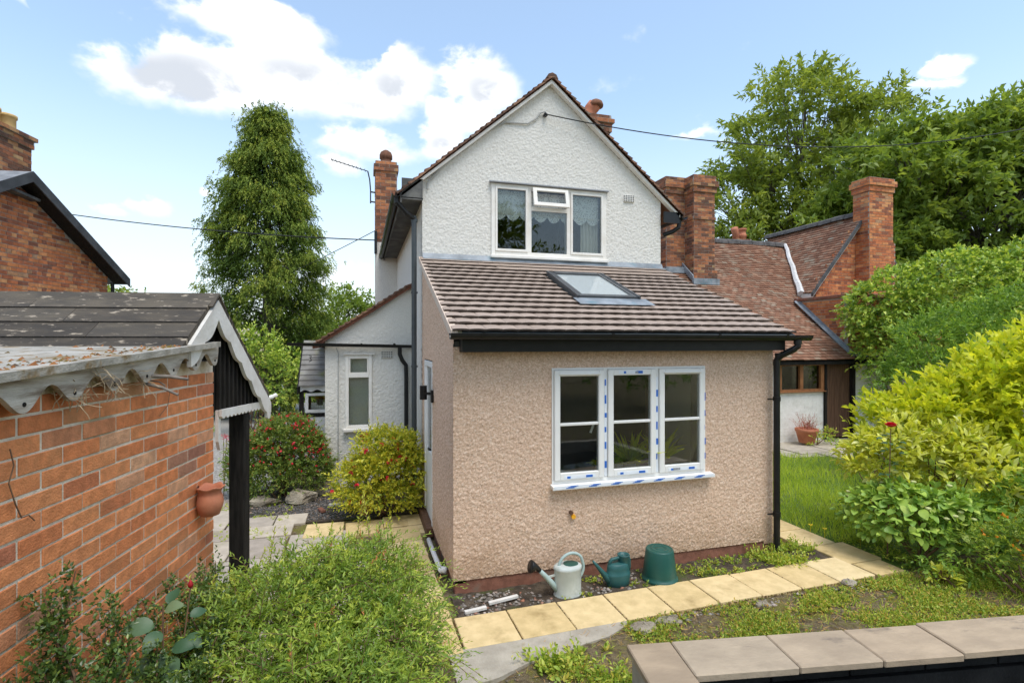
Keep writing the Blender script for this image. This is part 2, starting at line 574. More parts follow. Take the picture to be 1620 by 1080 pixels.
MT['brown_wood'] = surf('brown door timber', (.085, .042, .024), (.15, .078, .045), 5, .7, .4, 30, stretch=(6, 6, .5))
MT['orange_wood'] = surf('brown window timber', (.22, .09, .035), (.32, .14, .055), 6, .55, .2, 40, stretch=(3, 3, 1))
MT['white_brick'] = surf('white painted brick', (.72, .70, .66), (.82, .80, .77), 5, .8, .35, 40, c3=(.52, .48, .40), s3=2, t3=(.6, .8))
MT['glass'] = glass_mat('window glass')
MT['glass_dark'] = glass_mat('dark glass', (.55, .58, .56))
MT['glass_bright'] = glass_mat('sky glass', (.80, .84, .84), 1.5)
m, N, p, out = new_mat('sky-sheen rooflight glass')
p.inputs['Base Color'].default_value = (.62, .67, .66, 1)  # pale base colour stands in for bright sky mirrored in the pane
p.inputs['Roughness'].default_value = .06
p.inputs['Specular IOR Level'].default_value = .8
tr = N.n('ShaderNodeBsdfTransparent')
ms = N.n('ShaderNodeMixShader')
ms.inputs[0].default_value = .55
N.t.links.new(tr.outputs[0], ms.inputs[1]); N.t.links.new(p.outputs[0], ms.inputs[2]); N.t.links.new(ms.outputs[0], out.inputs[0])
MT['roof_glass'] = m
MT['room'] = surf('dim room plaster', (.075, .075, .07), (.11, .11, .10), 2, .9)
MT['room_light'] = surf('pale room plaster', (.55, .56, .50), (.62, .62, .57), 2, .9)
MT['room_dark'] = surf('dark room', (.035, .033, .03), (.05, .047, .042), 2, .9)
MT['room_wood'] = surf('grey board floor', (.15, .13, .115), (.24, .215, .19), 5, .6, stretch=(1, 8, 1))
MT['blue_tape'] = surf('blue film print', (.02, .12, .50), (.03, .17, .60), 20, .4)
MT['white_tape'] = surf('white film', (.74, .78, .83), (.80, .83, .87), 20, .35)
MT['grey_print'] = surf('grey film print', (.22, .23, .25), (.40, .41, .43), 90, .4)
MT['galv'] = surf('pale sage can plastic', (.42, .46, .43), (.53, .565, .535), 8, .5, .1, 60, c3=(.30, .33, .29), s3=6, t3=(.54, .75))
MT['sage'] = surf('sage green plastic', (.33, .43, .41), (.38, .48, .46), 6, .45)
MT['dark_green_plastic'] = surf('dark green plastic', (.012, .075, .060), (.018, .095, .075), 6, .42, c3=(.05, .115, .095), s3=5, t3=(.5, .75), spec=.4)
MT['teal_plastic'] = surf('teal green plastic', (.018, .085, .085), (.03, .115, .112), 5, .45, spec=.4)
MT['lace'] = None
MT['bark'] = surf('grey bark', (.10, .085, .065), (.19, .165, .13), 9, .95, .7, 25, stretch=(4, 4, .8))
MT['twig'] = surf('brown twig', (.13, .075, .045), (.22, .13, .075), 12, .9)
MT['wire'] = surf('dark cable', (.02, .02, .02), (.035, .035, .035), 3, .6)
MT['grey_cable'] = surf('grey clipped cable', (.35, .35, .33), (.42, .42, .40), 3, .6)
MT['red_petal'] = surf('red petal', (.24, .008, .012), (.36, .015, .02), 30, .5)
MT['water'] = None

m, N, p, out = new_mat('dark pond water')
p.inputs['Base Color'].default_value = (.006, .007, .007, 1)
p.inputs['Roughness'].default_value = .06
b = N.n('ShaderNodeBump'); b.inputs['Strength'].default_value = .12
N.put(b.inputs['Height'], N.noise(coords(N), 6, 3)); N.put(p.inputs['Normal'], b.outputs[0])
MT['water'] = m
MT['liner'] = surf('black pond blockwork', (.006, .006, .006), (.016, .016, .016), 6, .55, .4, 40, c3=(.05, .048, .045), s3=4, t3=(.66, .8))

m, N, p, out = new_mat('lace net')
v = coords(N)
vo = N.n('ShaderNodeTexVoronoi'); N.put(vo.inputs['Vector'], v); vo.inputs['Scale'].default_value = 42
tr = N.n('ShaderNodeBsdfTransparent')
ms = N.n('ShaderNodeMixShader')
N.put(ms.inputs[0], N.mapr(vo.outputs['Distance'], .2, .5, .45, 1.0))
p.inputs['Base Color'].default_value = (.80, .80, .77, 1)
p.inputs['Roughness'].default_value = .9
N.t.links.new(tr.outputs[0], ms.inputs[1]); N.t.links.new(p.outputs[0], ms.inputs[2]); N.t.links.new(ms.outputs[0], out.inputs[0])
MT['lace'] = m
MT['cloth'] = surf('cream curtain', (.66, .63, .55), (.74, .71, .64), 5, .9)

# ---------------------------------------------------------------- geometry generators
def blurred(h, w, sig):
    a = rng.standard_normal((h, w))
    fy = np.fft.fftfreq(h)[:, None]
    fx = np.fft.rfftfreq(w)[None, :]
    k = np.exp(-2 * (math.pi * sig) ** 2 * (fy ** 2 + fx ** 2))
    b = np.fft.irfft2(np.fft.rfft2(a) * k, s=(h, w))
    return b / b.std()


def roughcast(name, o, u, v, w, h, cell, amp, inside, mat, parent):
    """thrown render: a fine grid sheet whose points stand out from the wall by a few millimetres"""
    nx, ny = int(w / cell), int(h / cell)
    cu, cv = w / nx, h / ny
    H = 1.0 * blurred(ny + 1, nx + 1, .42) + .10 * blurred(ny + 1, nx + 1, 1.1) + .10 * blurred(ny + 1, nx + 1, 10)
    H = np.clip(H, -1.6, 2.0) * amp
    U, V = np.meshgrid(np.arange(nx + 1) * cu, np.arange(ny + 1) * cv)
    o, u, v = np.array(o), np.array(u), np.array(v)
    n = np.cross(u, v)
    P = o + U[..., None] * u + V[..., None] * v + H[..., None] * n
    cc = inside((U[:-1, :-1] + cu / 2), (V[:-1, :-1] + cv / 2))
    idx = np.arange((nx + 1) * (ny + 1)).reshape(ny + 1, nx + 1)
    F = np.stack([idx[:-1, :-1], idx[:-1, 1:], idx[1:, 1:], idx[1:, :-1]], -1)[cc]
    used = np.unique(F)
    remap = np.zeros((nx + 1) * (ny + 1), dtype=np.int64)
    remap[used] = np.arange(len(used))
    Vv = P.reshape(-1, 3)[used] - np.array(off(parent))
    return link(name, fast_mesh(name, Vv, remap[F], mat), parent)


def brick_face(acc, o, u, v, w, h, bl=.225, ch=.075, joint=.010, proud=.007, inside=None, bond='stretcher'):
    """single bricks standing proud of the mortar face; acc = [verts, faces, rnd]"""
    o, u, v = Vector(o), Vector(u), Vector(v)
    n = u.cross(v)
    rows = int(round(h / ch))
    for r in range(rows):
        z0 = r * ch + joint / 2
        z1 = (r + 1) * ch - joint / 2
        header = bond == 'mixed' and r % 4 == 3
        L = bl / 2 if header else bl
        x = -L / 2 if r % 2 else 0.0
        if header:
            x = -L / 4
        while x < w - .012:
            a, b = max(x, 0) + joint / 2, min(x + L, w) - joint / 2
            x += L
            if b - a < .03:
                continue
            if inside and not inside((a + b) / 2, (z0 + z1) / 2):
                continue
            k = proud * random.uniform(.55, 1.3)
            j = [random.uniform(-.002, .002) for _ in range(4)]
            base = len(acc[0])
            q = [(a, z0 + j[0]), (b, z0 + j[1]), (b, z1 + j[2]), (a, z1 + j[3])]
            for (x_, z_) in q:
                acc[0].append(o + u * x_ + v * z_ - n * .012)
            for (x_, z_) in q:
                acc[0].append(o + u * x_ + v * z_ + n * k)
            acc[1] += [(base + 4, base + 5, base + 6, base + 7)] + [(base + i, base + (i + 1) % 4, base + 4 + (i + 1) % 4, base + 4 + i) for i in range(4)]
            acc[2] += [random.random()] * 8


def build_acc(acc, name, mat, parent, kind='stuff'):
    me = bpy.data.meshes.new(name)
    o = off(parent)
    me.from_pydata([tuple(Vector(p) - o) for p in acc[0]], [], acc[1])
    me.materials.append(mat)
    a = me.attributes.new('rnd', 'FLOAT', 'POINT')
    a.data.foreach_set('value', np.array(acc[2], dtype=np.float32))
    ob = link(name, me, parent)
    if kind:
        ob['kind'] = kind
    return ob


def brick_box(parent, name, x0, x1, y0, y1, z0, z1, mat, bands=(), ch=.075, core_mat=None):
    """a chimney stack: mortar core with bricks on four sides; bands = (z_low, z_high, out)"""
    core = MB().box(x0, x1, y0, y1, z0, z1).build(name, core_mat or MT['old_mortar'], parent)
    acc = [[], [], []]
    def ring(e, za, zb):
        X0, X1, Y0, Y1 = x0 - e, x1 + e, y0 - e, y1 + e
        h = zb - za
        brick_face(acc, (X0, Y0, za), (1, 0, 0), (0, 0, 1), X1 - X0, h, ch=ch)
        brick_face(acc, (X1, Y1, za), (-1, 0, 0), (0, 0, 1), X1 - X0, h, ch=ch)
        brick_face(acc, (X1, Y0, za), (0, 1, 0), (0, 0, 1), Y1 - Y0, h, ch=ch)
        brick_face(acc, (X0, Y1, za), (0, -1, 0), (0, 0, 1), Y1 - Y0, h, ch=ch)
    ring(0, z0, z1)
    for (za, zb, e) in bands:
        MB().box(x0 - e, x1 + e, y0 - e, y1 + e, za, zb).build('corbel', core_mat or MT['old_mortar'], core)
        ring(e, za, zb)
    build_acc(acc, 'brickwork', mat, core)
    return core


def tile_rows(parent, name, P0, along, up, length, slope, tw, gauge, mat, th=.013, inside=None, sag=None, kind='stuff', jit=.004):
    P0, along, up = Vector(P0), Vector(along).normalized(), Vector(up).normalized()
    n = along.cross(up)
    acc = [[], [], []]
    for r in range(int(slope / gauge + .5)):
        c = 0
        x = -tw / 2 if r % 2 else 0.0
        while x < length - .01:
            a, b = max(0, x) + .0015, min(length, x + tw) - .0015
            x += tw
            s0 = r * gauge + random.uniform(-jit, jit)
            s1 = min(slope, s0 + gauge * 1.25)
            if b - a < .02 or (inside and not inside((a + b) / 2, s0 + gauge / 2)):
                continue
            dz = (sag((a + b) / 2, s0) if sag else 0) + random.uniform(-.002, .002)
            base = len(acc[0])
            for (xx, ss, hh) in ((a, s0, dz), (b, s0, dz), (b, s1, dz - .004), (a, s1, dz - .004)):
                acc[0].append(P0 + along * xx + up * ss + n * hh)
            for (xx, ss, hh) in ((a, s0, dz + 2 * th), (b, s0, dz + 2 * th), (b, s1, dz + th * .4), (a, s1, dz + th * .4)):
                acc[0].append(P0 + along * xx + up * ss + n * hh)
            acc[1] += [(base + 4, base + 5, base + 6, base + 7)] + [(base + i, base + (i + 1) % 4, base + 4 + (i + 1) % 4, base + 4 + i) for i in range(4)]
            acc[2] += [random.random()] * 8
    return build_acc(acc, name, mat, parent, kind)


# ================================================================ GROUND
def sheet(name, pts, z, mat, kind='structure', parent=None):
    me = bpy.data.meshes.new(name)
    me.from_pydata([(x, y, z) for x, y in pts], [], [tuple(range(len(pts)))])
    me.materials.append(mat)
    o = link(name, me, parent)
    if kind:
        o['kind'] = kind
    return o


# one sheet that reaches the horizon
gm = MB()
gm.add([(-900, -900, -.012), (900, -900, -.012), (900, 900, -.012), (-900, 900, -.012)], [(0, 1, 2, 3)])
ground = gm.build('ground', MT['moss_soil'])
ground['kind'] = 'structure'


def bumpy(name, x0, x1, y0, y1, cell, amp, mat, inside=None, z=0.0, sig=3):
    nx, ny = int((x1 - x0) / cell), int((y1 - y0) / cell)
    Hh = (.6 * blurred(ny + 1, nx + 1, sig) + .4 * blurred(ny + 1, nx + 1, .8)) * amp
    X, Y = np.meshgrid(np.linspace(x0, x1, nx + 1), np.linspace(y0, y1, ny + 1))
    P = np.stack([X, Y, Hh + z], -1).reshape(-1, 3)
    idx = np.arange((nx + 1) * (ny + 1)).reshape(ny + 1, nx + 1)
    F = np.stack([idx[:-1, :-1], idx[:-1, 1:], idx[1:, 1:], idx[1:, :-1]], -1)
    if inside is not None:
        F = F[inside(X[:-1, :-1], Y[:-1, :-1])]
    F = F.reshape(-1, 4)
    o = link(name, fast_mesh(name, P, F, mat, smooth=True))
    o['kind'] = 'structure'
    return o


bumpy('flower_bed', .78, 4.9, 4.1, 4.66, .025, .009, MT['soil'], z=.012)
bumpy('mossy_ground', .3, 7.5, 2.3, 4.05, .03, .012, MT['moss_soil'], z=-.002)
sheet('lawn', [(5.22, 3.9), (8.0, 4.2), (11, 6), (12.6, 8.6), (8.5, 9.0), (4.95, 9.0), (4.95, 5.5)], .001, MT['grass_ground'])
sheet('gravel_drive', [(-9, 7.0), (-1.55, 8.0), (-1.3, 9.6), (-.95, 12), (-.6, 26), (-3.0, 30), (-9, 30)], .002, MT['gravel'])
sheet('grass_verge', [(-9, 20.2), (-.4, 21.0), (-.2, 24), (-9, 24)], .006, MT['grass_ground'])
sheet('planting_bed', [(-1.6, 7.1), (.80, 6.95), (.80, 8.6), (-1.7, 8.9)], .0035, MT['soil'])
sheet('concrete_yard', [(8.2, 8.3), (13, 7.6), (13.5, 9.62), (8.0, 9.62)], .005, MT['concrete'])

# ------------------------------------------------------------ paths made of single slabs
slab_me = {}


def slab(parent, cx, cy, w, d, rot=0.0, th=.05, z=0.03, mat='sand_slab', tilt=.004, name='slab'):
    key = (round(w, 2), round(d, 2), mat, th)
    if key not in slab_me:
        slab_me[key] = MB().box(-w / 2, w / 2, -d / 2, d / 2, -th, 0, .006).mesh('slab', MT[mat])
    o = link(name, slab_me[key], parent, (cx, cy, z + random.uniform(-.003, .003)))
    o.rotation_euler = (random.uniform(-tilt, tilt), random.uniform(-tilt, tilt), rot + random.uniform(-.008, .008))
    return o


path = thing('garden_path', None, None)
path['kind'] = 'structure'
for i in range(9):
    slab(path, .962 + i * .4535 * math.cos(.018), 4.005 + i * .4535 * .018, .444, .444, .018)
slab(path, 5.02, 4.36, .46, .46, .02)                       # corner of the right-hand path
slab(path, 5.02, 3.98, .36, .27, .02)
for k in range(7):
    slab(path, 4.93 - .01 * k, 4.83 + k * .456, .46, .444, .01)
for k in range(6):
    slab(path, .50 - .008 * k, 3.96 + k * .456, .444, .444, .03)
slab(path, .50, 6.72, .444, .38, .02)
slab(path, .70, 6.36, .30, .27, .0)
slab(path, .68, 6.72, .22, .38, .0)
slab(path, .05, 6.60, .444, .444, .03)
slab(path, -.42, 6.66, .444, .444, -.02)

# moss and dirt packed in the joints
acc = [[], [], []]
def clump(x, y, z, r_):
    b0 = len(acc[0]); ph = random.random() * 6
    for q in range(5):
        t = ph + 2 * math.pi * q / 5
        acc[0].append(Vector((x + r_ * math.cos(t) * random.uniform(.6, 1.3), y + r_ * math.sin(t) * random.uniform(.6, 1.3), z - .006)))
    acc[0].append(Vector((x, y, z + r_ * random.uniform(.1, .45))))
    acc[1] += [(b0 + q, b0 + (q + 1) % 5, b0 + 5) for q in range(5)]
    acc[2] += [random.random()] * 6
for i in range(10):
    jx = .735 + i * .4535; jy = 4.005 + (i - .5) * .4535 * .018
    heavy = random.random()
    for q in range(int(20 + 50 * heavy)):
        clump(jx + random.gauss(0, .005 + .006 * heavy), jy + random.uniform(-.22, .22), .027, random.uniform(.003, .010))
for q in range(420):
    x_ = random.uniform(.75, 4.8)
    clump(x_, 3.78 + (x_ - .96) * .018 + random.gauss(0, .006), .018, random.uniform(.004, .013))
    clump(x_, 4.228 + (x_ - .96) * .018 + random.gauss(0, .008), .022, random.uniform(.004, .012))
jm = build_acc(acc, 'joint_moss', leaf_mat('joint moss', [(0, (.05, .035, .02)), (.4, (.12, .085, .035)), (.75, (.15, .13, .03)), (1, (.12, .14, .03))], .05, .95), path)
patio = thing('patio', None, None)
patio['kind'] = 'structure'
yy = 3.2
while yy < 7.2:
    d = random.uniform(.42, .62)
    xx = -3.4 + random.uniform(0, .3)
    while xx < (.22 if yy < 6.2 else -.72):
        w = random.uniform(.4, .75)
        lim = .27 if yy < 6.2 else -.66
        w = min(w, lim - xx)
        if w < .14:
            break
        if not (xx > -.75 and yy + d > 6.42):
            slab(patio, xx + w / 2, yy + d / 2, round(w, 2) - .02, round(d, 1) - .02, random.uniform(-.012, .012), .04, .018, 'old_flag', .006, 'flagstone')
        xx += round(w, 2)
    yy += round(d, 1)
for (cx, cy, w, d) in ((-1.95, 7.55, .7, .5), (-2.3, 8.3, .6, .5), (-1.75, 8.1, .4, .45), (-2.7, 7.7, .6, .6), (-3.2, 8.3, .5, .5)):
    slab(patio, cx, cy, w, d, random.uniform(-.1, .1), .04, .018, 'old_flag', .006, 'flagstone')
for (cx, cy, w, d) in ((9.0, 8.75, .8, .6), (9.85, 8.7, .8, .6), (10.7, 8.6, .8, .6), (9.3, 8.15, .7, .5), (10.1, 8.1, .8, .5), (10.9, 8.0, .7, .5)):
    slab(patio, cx, cy, w, d, random.uniform(-.08, .08), .04, .03, 'old_flag', .006, 'flagstone')

cs = MB()
cs.prism([(.62, 3.36, -.03), (.9, 3.40, -.03), (1.15, 3.50, -.03), (1.40, 3.52, -.03), (1.62, 3.60, -.03), (1.85, 3.64, -.03), (2.05, 3.74, -.03), (2.10, 3.80, -.03), (.62, 3.785, -.03)], (0, 0, .052))
o = cs.build('concrete_footing', MT['concrete']); o['kind'] = 'structure'

# ================================================================ HOUSE
house = thing('house', 'white roughcast cottage with pink pebbledash lean-to extension and brown tiled roofs', 'house', (2.6, 7.0, 0))
XL, XR, YF, YM = .805, 4.334, 4.645, 7.09
MXR = 4.481
RM = .40                                       # slope of the lean-to roof
def roof_z(y): return 2.40 + (y - 4.45) * RM

WX0, WX1, WZ0, WZ1 = 1.748, 3.463, .94, 2.05
DY0, DY1, DZ0, DZ1 = 6.06, 6.82, .14, 2.07
roughcast('extension_front_wall', (XL, YF, .13), (1, 0, 0), (0, 0, 1), XR - XL, 2.12, .0088, .0024,
          lambda a, b: ~((a > WX0 - XL) & (a < WX1 - XL) & (b > WZ0 - .13) & (b < WZ1 - .13)), MT['pebbledash'], house)
roughcast('extension_side_wall', (XL, YM, .13), (0, -1, 0), (0, 0, 1), YM - YF, 3.3, .0098, .0025,
          lambda a, b: (b + .13 < roof_z(YM - a) - .05) & ~((YM - a > DY0) & (YM - a < DY1) & (b < DZ1 - .13)), MT['pebbledash'], house)
rw = MB()
rw.prism([(XR, YF, .1), (XR, YM, .1), (XR, YM, roof_z(YM) - .05), (XR, YF, roof_z(YF) - .05)], (-.12, 0, 0))
rw.build('extension_far_wall', MT['pebbledash'], house)
# inner leaf, so that the walls have thickness
il = MB()
il.box(XL + .12, WX0, YF + .12, YF + .24, .1, 2.25).box(WX1, XR - .13, YF + .12, YF + .24, .1, 2.25)
il.box(WX0, WX1, YF + .12, YF + .24, .1, WZ0).box(WX0, WX1, YF + .12, YF + .24, WZ1, 2.25)
il.box(XL + .012, XL + .12, YF + .012, DY0, .1, 2.3).box(XL + .012, XL + .12, DY1, YM - .02, .1, 3.2)
il.box(XL + .012, XL + .12, DY0, DY1, DZ1, 2.8)
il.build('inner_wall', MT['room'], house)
rv = MB()                                       # reveals of the front window
rv.box(WX0 - .004, WX0 + .004, YF - .001, YF + .12, WZ0, WZ1).box(WX1 - .004, WX1 + .004, YF - .001, YF + .12, WZ0, WZ1)
rv.box(WX0, WX1, YF - .001, YF + .12, WZ1 - .004, WZ1 + .004)
rv.build('window_reveal', MT['pebbledash'], house)
pl = MB()
pl.box(XL + .02, XR - .02, YF + .012, YF + .1, -.05, .134)
pl.box(XL + .02, XL + .1, YF + .1, DY0, -.05, .134)
pl.build('plinth', MT['plinth_brick'], house)
MB().box(XL + .12, XR - .12, YF + .24, YM, .02, .12).build('room_floor', MT['room_wood'], house)
# inner back wall of the extension (the old outside wall)
bw = MB()
bw.box(XL + .012, MXR - .012, YM + .012, YM + .1, 0, 3.46)
bw.build('old_outer_wall', MT['room'], house)
MB().box(3.56, 4.2, 4.92, 5.75, .12, 2.2).build('pale_panel', MT['room_light'], house)
MB().box(1.95, 2.75, YM - .03, YM - .004, .12, 2.1).box(1.35, 1.9, YM - .35, YM - .004, .12, .98, .01).build('room_doorway', MT['room_dark'], house)
tb = MB()
tb.box(1.2, 3.5, YF + .241, YF + .62, .86, .90, .004)
for x in (1.25, 2.6, 4.02):
    tb.box(x, x + .05, YF + .30, YF + .35, .12, .86).box(x, x + .05, YF + .55, YF + .6, .12, .86)
tb.build('window_bench', MT['room_wood'], house)

# main gable
RX, RZ = 2.645, 6.10
GS = (RZ - 4.28) / (RX - .5)
def gable_z(x): return RZ - abs(x - RX) * GS
FX0, FX1, FZ0, FZ1 = 1.767, 3.54, 3.52, 4.53
roughcast('gable_wall', (XL, YM, 3.40), (1, 0, 0), (0, 0, 1), MXR - XL, 2.72, .0108, .0023,
          lambda a, b: (b + 3.4 < RZ - .08 - np.abs(a + XL - RX) * GS) & ~((a > FX0 - XL) & (a < FX1 - XL) & (b > FZ0 - 3.4) & (b < FZ1 - 3.4)), MT['white_render'], house)
sw = MB()
sw.box(XL, XL + .1, YM + .1, 12.6, 0, 4.42).box(MXR - .1, MXR, YM + .1, 12.6, 0, 4.42)
sw.prism([(XL, 12.6, 0), (MXR, 12.6, 0), (MXR, 12.6, 4.4), (RX, 12.6, RZ - .1), (XL, 12.6, 4.4)], (0, .1, 0))
sw.build('side_walls', MT['white_render'], house)
roughcast('corner_strip', (XL - .002, YM + .35, 0), (0, -1, 0), (0, 0, 1), .352, 4.42, .014, .003, lambda a, b: b > -1, MT['white_render'], house)
fr = MB()                                       # bedroom behind the upper window
fr.box(1.3, 4.0, 10.2, 10.3, 3.45, 4.80).box(1.28, 1.30, YM + .1, 10.2, 3.45, 4.8).box(4.0, 4.02, YM + .1, 10.2, 3.45, 4.8)
fr.box(1.3, 4.0, YM + .1, 10.2, 3.42, 3.46).box(1.3, 4.0, YM + .1, 10.2, 4.8, 4.84)
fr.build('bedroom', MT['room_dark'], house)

# ---- upper window (old painted timber)
uw = MB()
yA, yB = YM - .025, YM + .07
uw.box(FX0, FX0 + .055, yA, yB, FZ0, FZ1, .004).box(FX1 - .055, FX1, yA, yB, FZ0, FZ1, .004)
uw.box(FX0 + .055, FX1 - .055, yA + .002, yB, FZ1 - .045, FZ1, .004).box(FX0 + .055, FX1 - .055, yA + .002, yB, FZ0, FZ0 + .055, .004)
uw.box(2.30, 2.36, yA + .003, yB, FZ0 + .055, FZ1 - .045, .004).box(2.905, 2.965, yA + .003, yB, FZ0 + .055, FZ1 - .045, .004)
uw.box(2.36, 2.905, yA - .005, yB, 4.175, 4.235, .004)
# fixed sashes either side
for (a, b) in ((FX0 + .055, 2.30), (2.965, FX1 - .055)):
    z0, z1 = FZ0 + .055, FZ1 - .045
    uw.box(a, a + .03, yA - .012, yA + .03, z0, z1, .003).box(b - .03, b, yA - .012, yA + .03, z0, z1, .003)
    uw.box(a + .03, b - .03, yA - .011, yA + .03, z0, z0 + .035, .003).box(a + .03, b - .03, yA - .011, yA + .03, z1 - .03, z1, .003)
upper_window = uw.build('upper_window', MT['old_white_wood'], house)
for (a, b, z0, z1) in ((1.845, 2.275, 3.60, 4.465), (2.36, 2.905, 3.575, 4.175), (2.99, 3.46, 3.60, 4.465)):
    MB().box(a, b, yA + .012, yA + .018, z0, z1).build('pane', MT['glass'], upper_window)
vt = MB()                                       # top light, hinged and slightly open
ang = R(14)
def vent(x, z, t):
    return (x, yA - .012 - math.sin(ang) * (4.49 - z) - t * math.cos(ang), 4.49 - math.cos(ang) * (4.49 - z) + t * math.sin(ang))
for (a, b, z0, z1) in ((2.365, 2.42, 4.22, 4.49), (2.855, 2.905, 4.22, 4.49), (2.42, 2.855, 4.22, 4.27), (2.42, 2.855, 4.45, 4.49)):
    vt.add([vent(x, z, t) for t in (0, .035) for z in (z0, z1) for x in (a, b)],
           [(0, 1, 3, 2), (4, 6, 7, 5), (0, 4, 5, 1), (2, 3, 7, 6), (0, 2, 6, 4), (1, 5, 7, 3)])
vt.build('top_light', MT['old_white_wood'], upper_window)
tp = MB().add([vent(x, z, .015) for z in (4.265, 4.455) for x in (2.415, 2.86)], [(0, 1, 3, 2)])
tp.build('pane', MT['glass'], upper_window)
MB().prism([(FX0 - .03, yA - .045, FZ1 + .004), (FX0 - .03, yA + .02, FZ1 + .004), (FX0 - .03, yA + .02, FZ1 + .03), (FX0 - .03, yA - .045, FZ1 + .018)], (FX1 - FX0 + .06, 0, 0)).build('drip_board', MT['grey_print'], upper_window)
MB().box(FX0 - .02, FX1 + .02, yA - .05, yA + .05, FZ0 - .045, FZ0 - .003, .006).build('sill', MT['old_white_wood'], upper_window)
# lace valance and curtain inside
def lace_bot(u): return 4.13 - .085 * abs(math.sin((u - 1.8) * math.pi / .21)) ** .7
us = [1.79 + i * (3.47 - 1.79) / 160 for i in range(161)]
MB().strip(us, lambda u: 4.47, lace_bot, lambda u, z, t: (u, YM + .10 + .008 * math.sin(u * 40) + t, z), .001).build('lace_valance', MT['lace'], upper_window)
MB().box(1.79, 3.48, YM + .098, YM + .101, 4.125, 4.15).build('lace_band', MT['cloth'], upper_window)
us = [3.20 + i * .27 / 50 for i in range(51)]
MB().strip(us, lambda u: 4.2, lambda u: 3.5, lambda u, z, t: (u, YM + .15 + .022 * math.sin(u * 110) + t, z), .002).build('curtain', MT['cloth'], upper_window)

# ---- extension front window (new, white, films still on)
ew = MB()
y0, y1 = YF - .012, YF + .06
ew.box(WX0 + .004, WX0 + .02, y0, y1, WZ0, WZ1 - .005).box(WX1 - .02, WX1 - .004, y0, y1, WZ0, WZ1 - .005)
ew.box(WX0 + .02, WX1 - .02, y0 + .001, y1, WZ1 - .022, WZ1 - .005).box(WX0 + .02, WX1 - .02, y0 + .001, y1, WZ0, WZ0 + .03)
ew.box(2.294, 2.331, y0 + .002, y1, WZ0 + .03, WZ1 - .022).box(2.868, 2.904, y0 + .002, y1, WZ0 + .03, WZ1 - .022)
front_window = ew.build('front_window', MT['upvc'], house)
front_window['label'] = 'new white three-casement window with blue and white protective film'
SASH = ((WX0 + .02, 2.294), (2.331, 2.868), (2.904, WX1 - .02))
for i, (a, b) in enumerate(SASH):
    s = MB()
    z0, z1 = WZ0 + .03, WZ1 - .022
    ys, ye = y0 - .022, y0 + .035
    st = .062
    s.box(a + .003, a + st, ys, ye, z0 + .003, z1 - .003, .006).box(b - st, b - .003, ys, ye, z0 + .003, z1 - .003, .006)
    s.box(a + st, b - st, ys + .0005, ye, z0 + .003, z0 + st + .012, .006).box(a + st, b - st, ys + .0005, ye, z1 - st, z1 - .003, .006)
    zm = (z0 + z1) / 2 + .005
    s.box(a + st, b - st, ys + .006, ye, zm - .014, zm + .014, .005)
    if i != 1:
        s.box(a + .045, b - .04, ys - .012, ys + .002, z1 - .05, z1 - .032, .004)
    so = s.build('casement', MT['upvc'], front_window)
    MB().box(a + st - .004, b - st + .004, ys + .02, ys + .026, z0 + st + .006, zm - .008).build('pane', MT['glass'], front_window)
    MB().box(a + st - .004, b - st + .004, ys + .02, ys + .026, zm + .008, z1 - st + .006).build('pane', MT['glass'], front_window)
# films: white strips with blue print blocks
wtp = MB()
for xm in (2.3125, 2.886):
    wtp.box(xm - .013, xm + .013, y0 - .0035, y0 + .001, WZ0 + .04, WZ1 - .11)
wtp.box(WX0 - .0, WX1 + .05, YF - .082, YF - .080, WZ0 - .034, WZ0 - .006)
for (a, b) in SASH:
    wtp.box(a + .10, b - .10, y0 - .0245, y0 - .0215, WZ0 + .045, WZ0 + .075)
wtp.box(2.45, 2.72, y0 - .0245, y0 - .0215, WZ1 - .07, WZ1 - .04)
wtp.build('white_film', MT['white_tape'], front_window)
btp = MB()
for xm, sd in ((2.3125, 0), (2.886, .05), (WX1 - .012, .02)):
    z = WZ0 + .12 + sd
    while z < WZ1 - .16:
        hh = random.uniform(.045, .085)
        btp.box(xm - .011, xm + random.uniform(.002, .012), y0 - .005, y0 - .003, z, z + hh)
        z += hh + random.uniform(.08, .13)
for x in np.arange(WX0 + .12, WX1 - .05, .235):
    for k in range(3):
        btp.box(x + k * .022, x + .085 + k * .02, YF - .0840, YF - .0825, WZ0 - .030 + k * .008, WZ0 - .024 + k * .008)
for (a, b) in SASH:
    btp.box(a + .13, a + .165, y0 - .026, y0 - .025, WZ0 + .05, WZ0 + .070)
    btp.box(b - .20, b - .13, y0 - .026, y0 - .025, WZ0 + .05, WZ0 + .072)
btp.box(2.50, 2.525, y0 - .026, y0 - .025, WZ1 - .066, WZ1 - .044).box(2.64, 2.71, y0 - .026, y0 - .025, WZ1 - .068, WZ1 - .042)
btp.build('blue_print', MT['blue_tape'], front_window)['kind'] = 'stuff'
MB().box(3.06, 3.14, y0 - .0275, y0 - .0265, WZ0 + .052, WZ0 + .074).box(2.625, 2.66, y0 - .0275, y0 - .0265, WZ1 - .066, WZ1 - .046).build('grey_print', MT['grey_print'], front_window)
MB().prism([(WX0 - .01, YF + .02, WZ0 + .002), (WX0 - .01, YF - .08, WZ0 - .012), (WX0 - .01, YF - .08, WZ0 - .042), (WX0 - .01, YF + .02, WZ0 - .030)], (WX1 - WX0 + .075, 0, 0)).build('sill', MT['upvc'], front_window)
MB().bar((2.18, YF + .05, 1.40), (2.215, YF + .05, 1.49), .012, .02).build('handle', MT['upvc'], front_window)

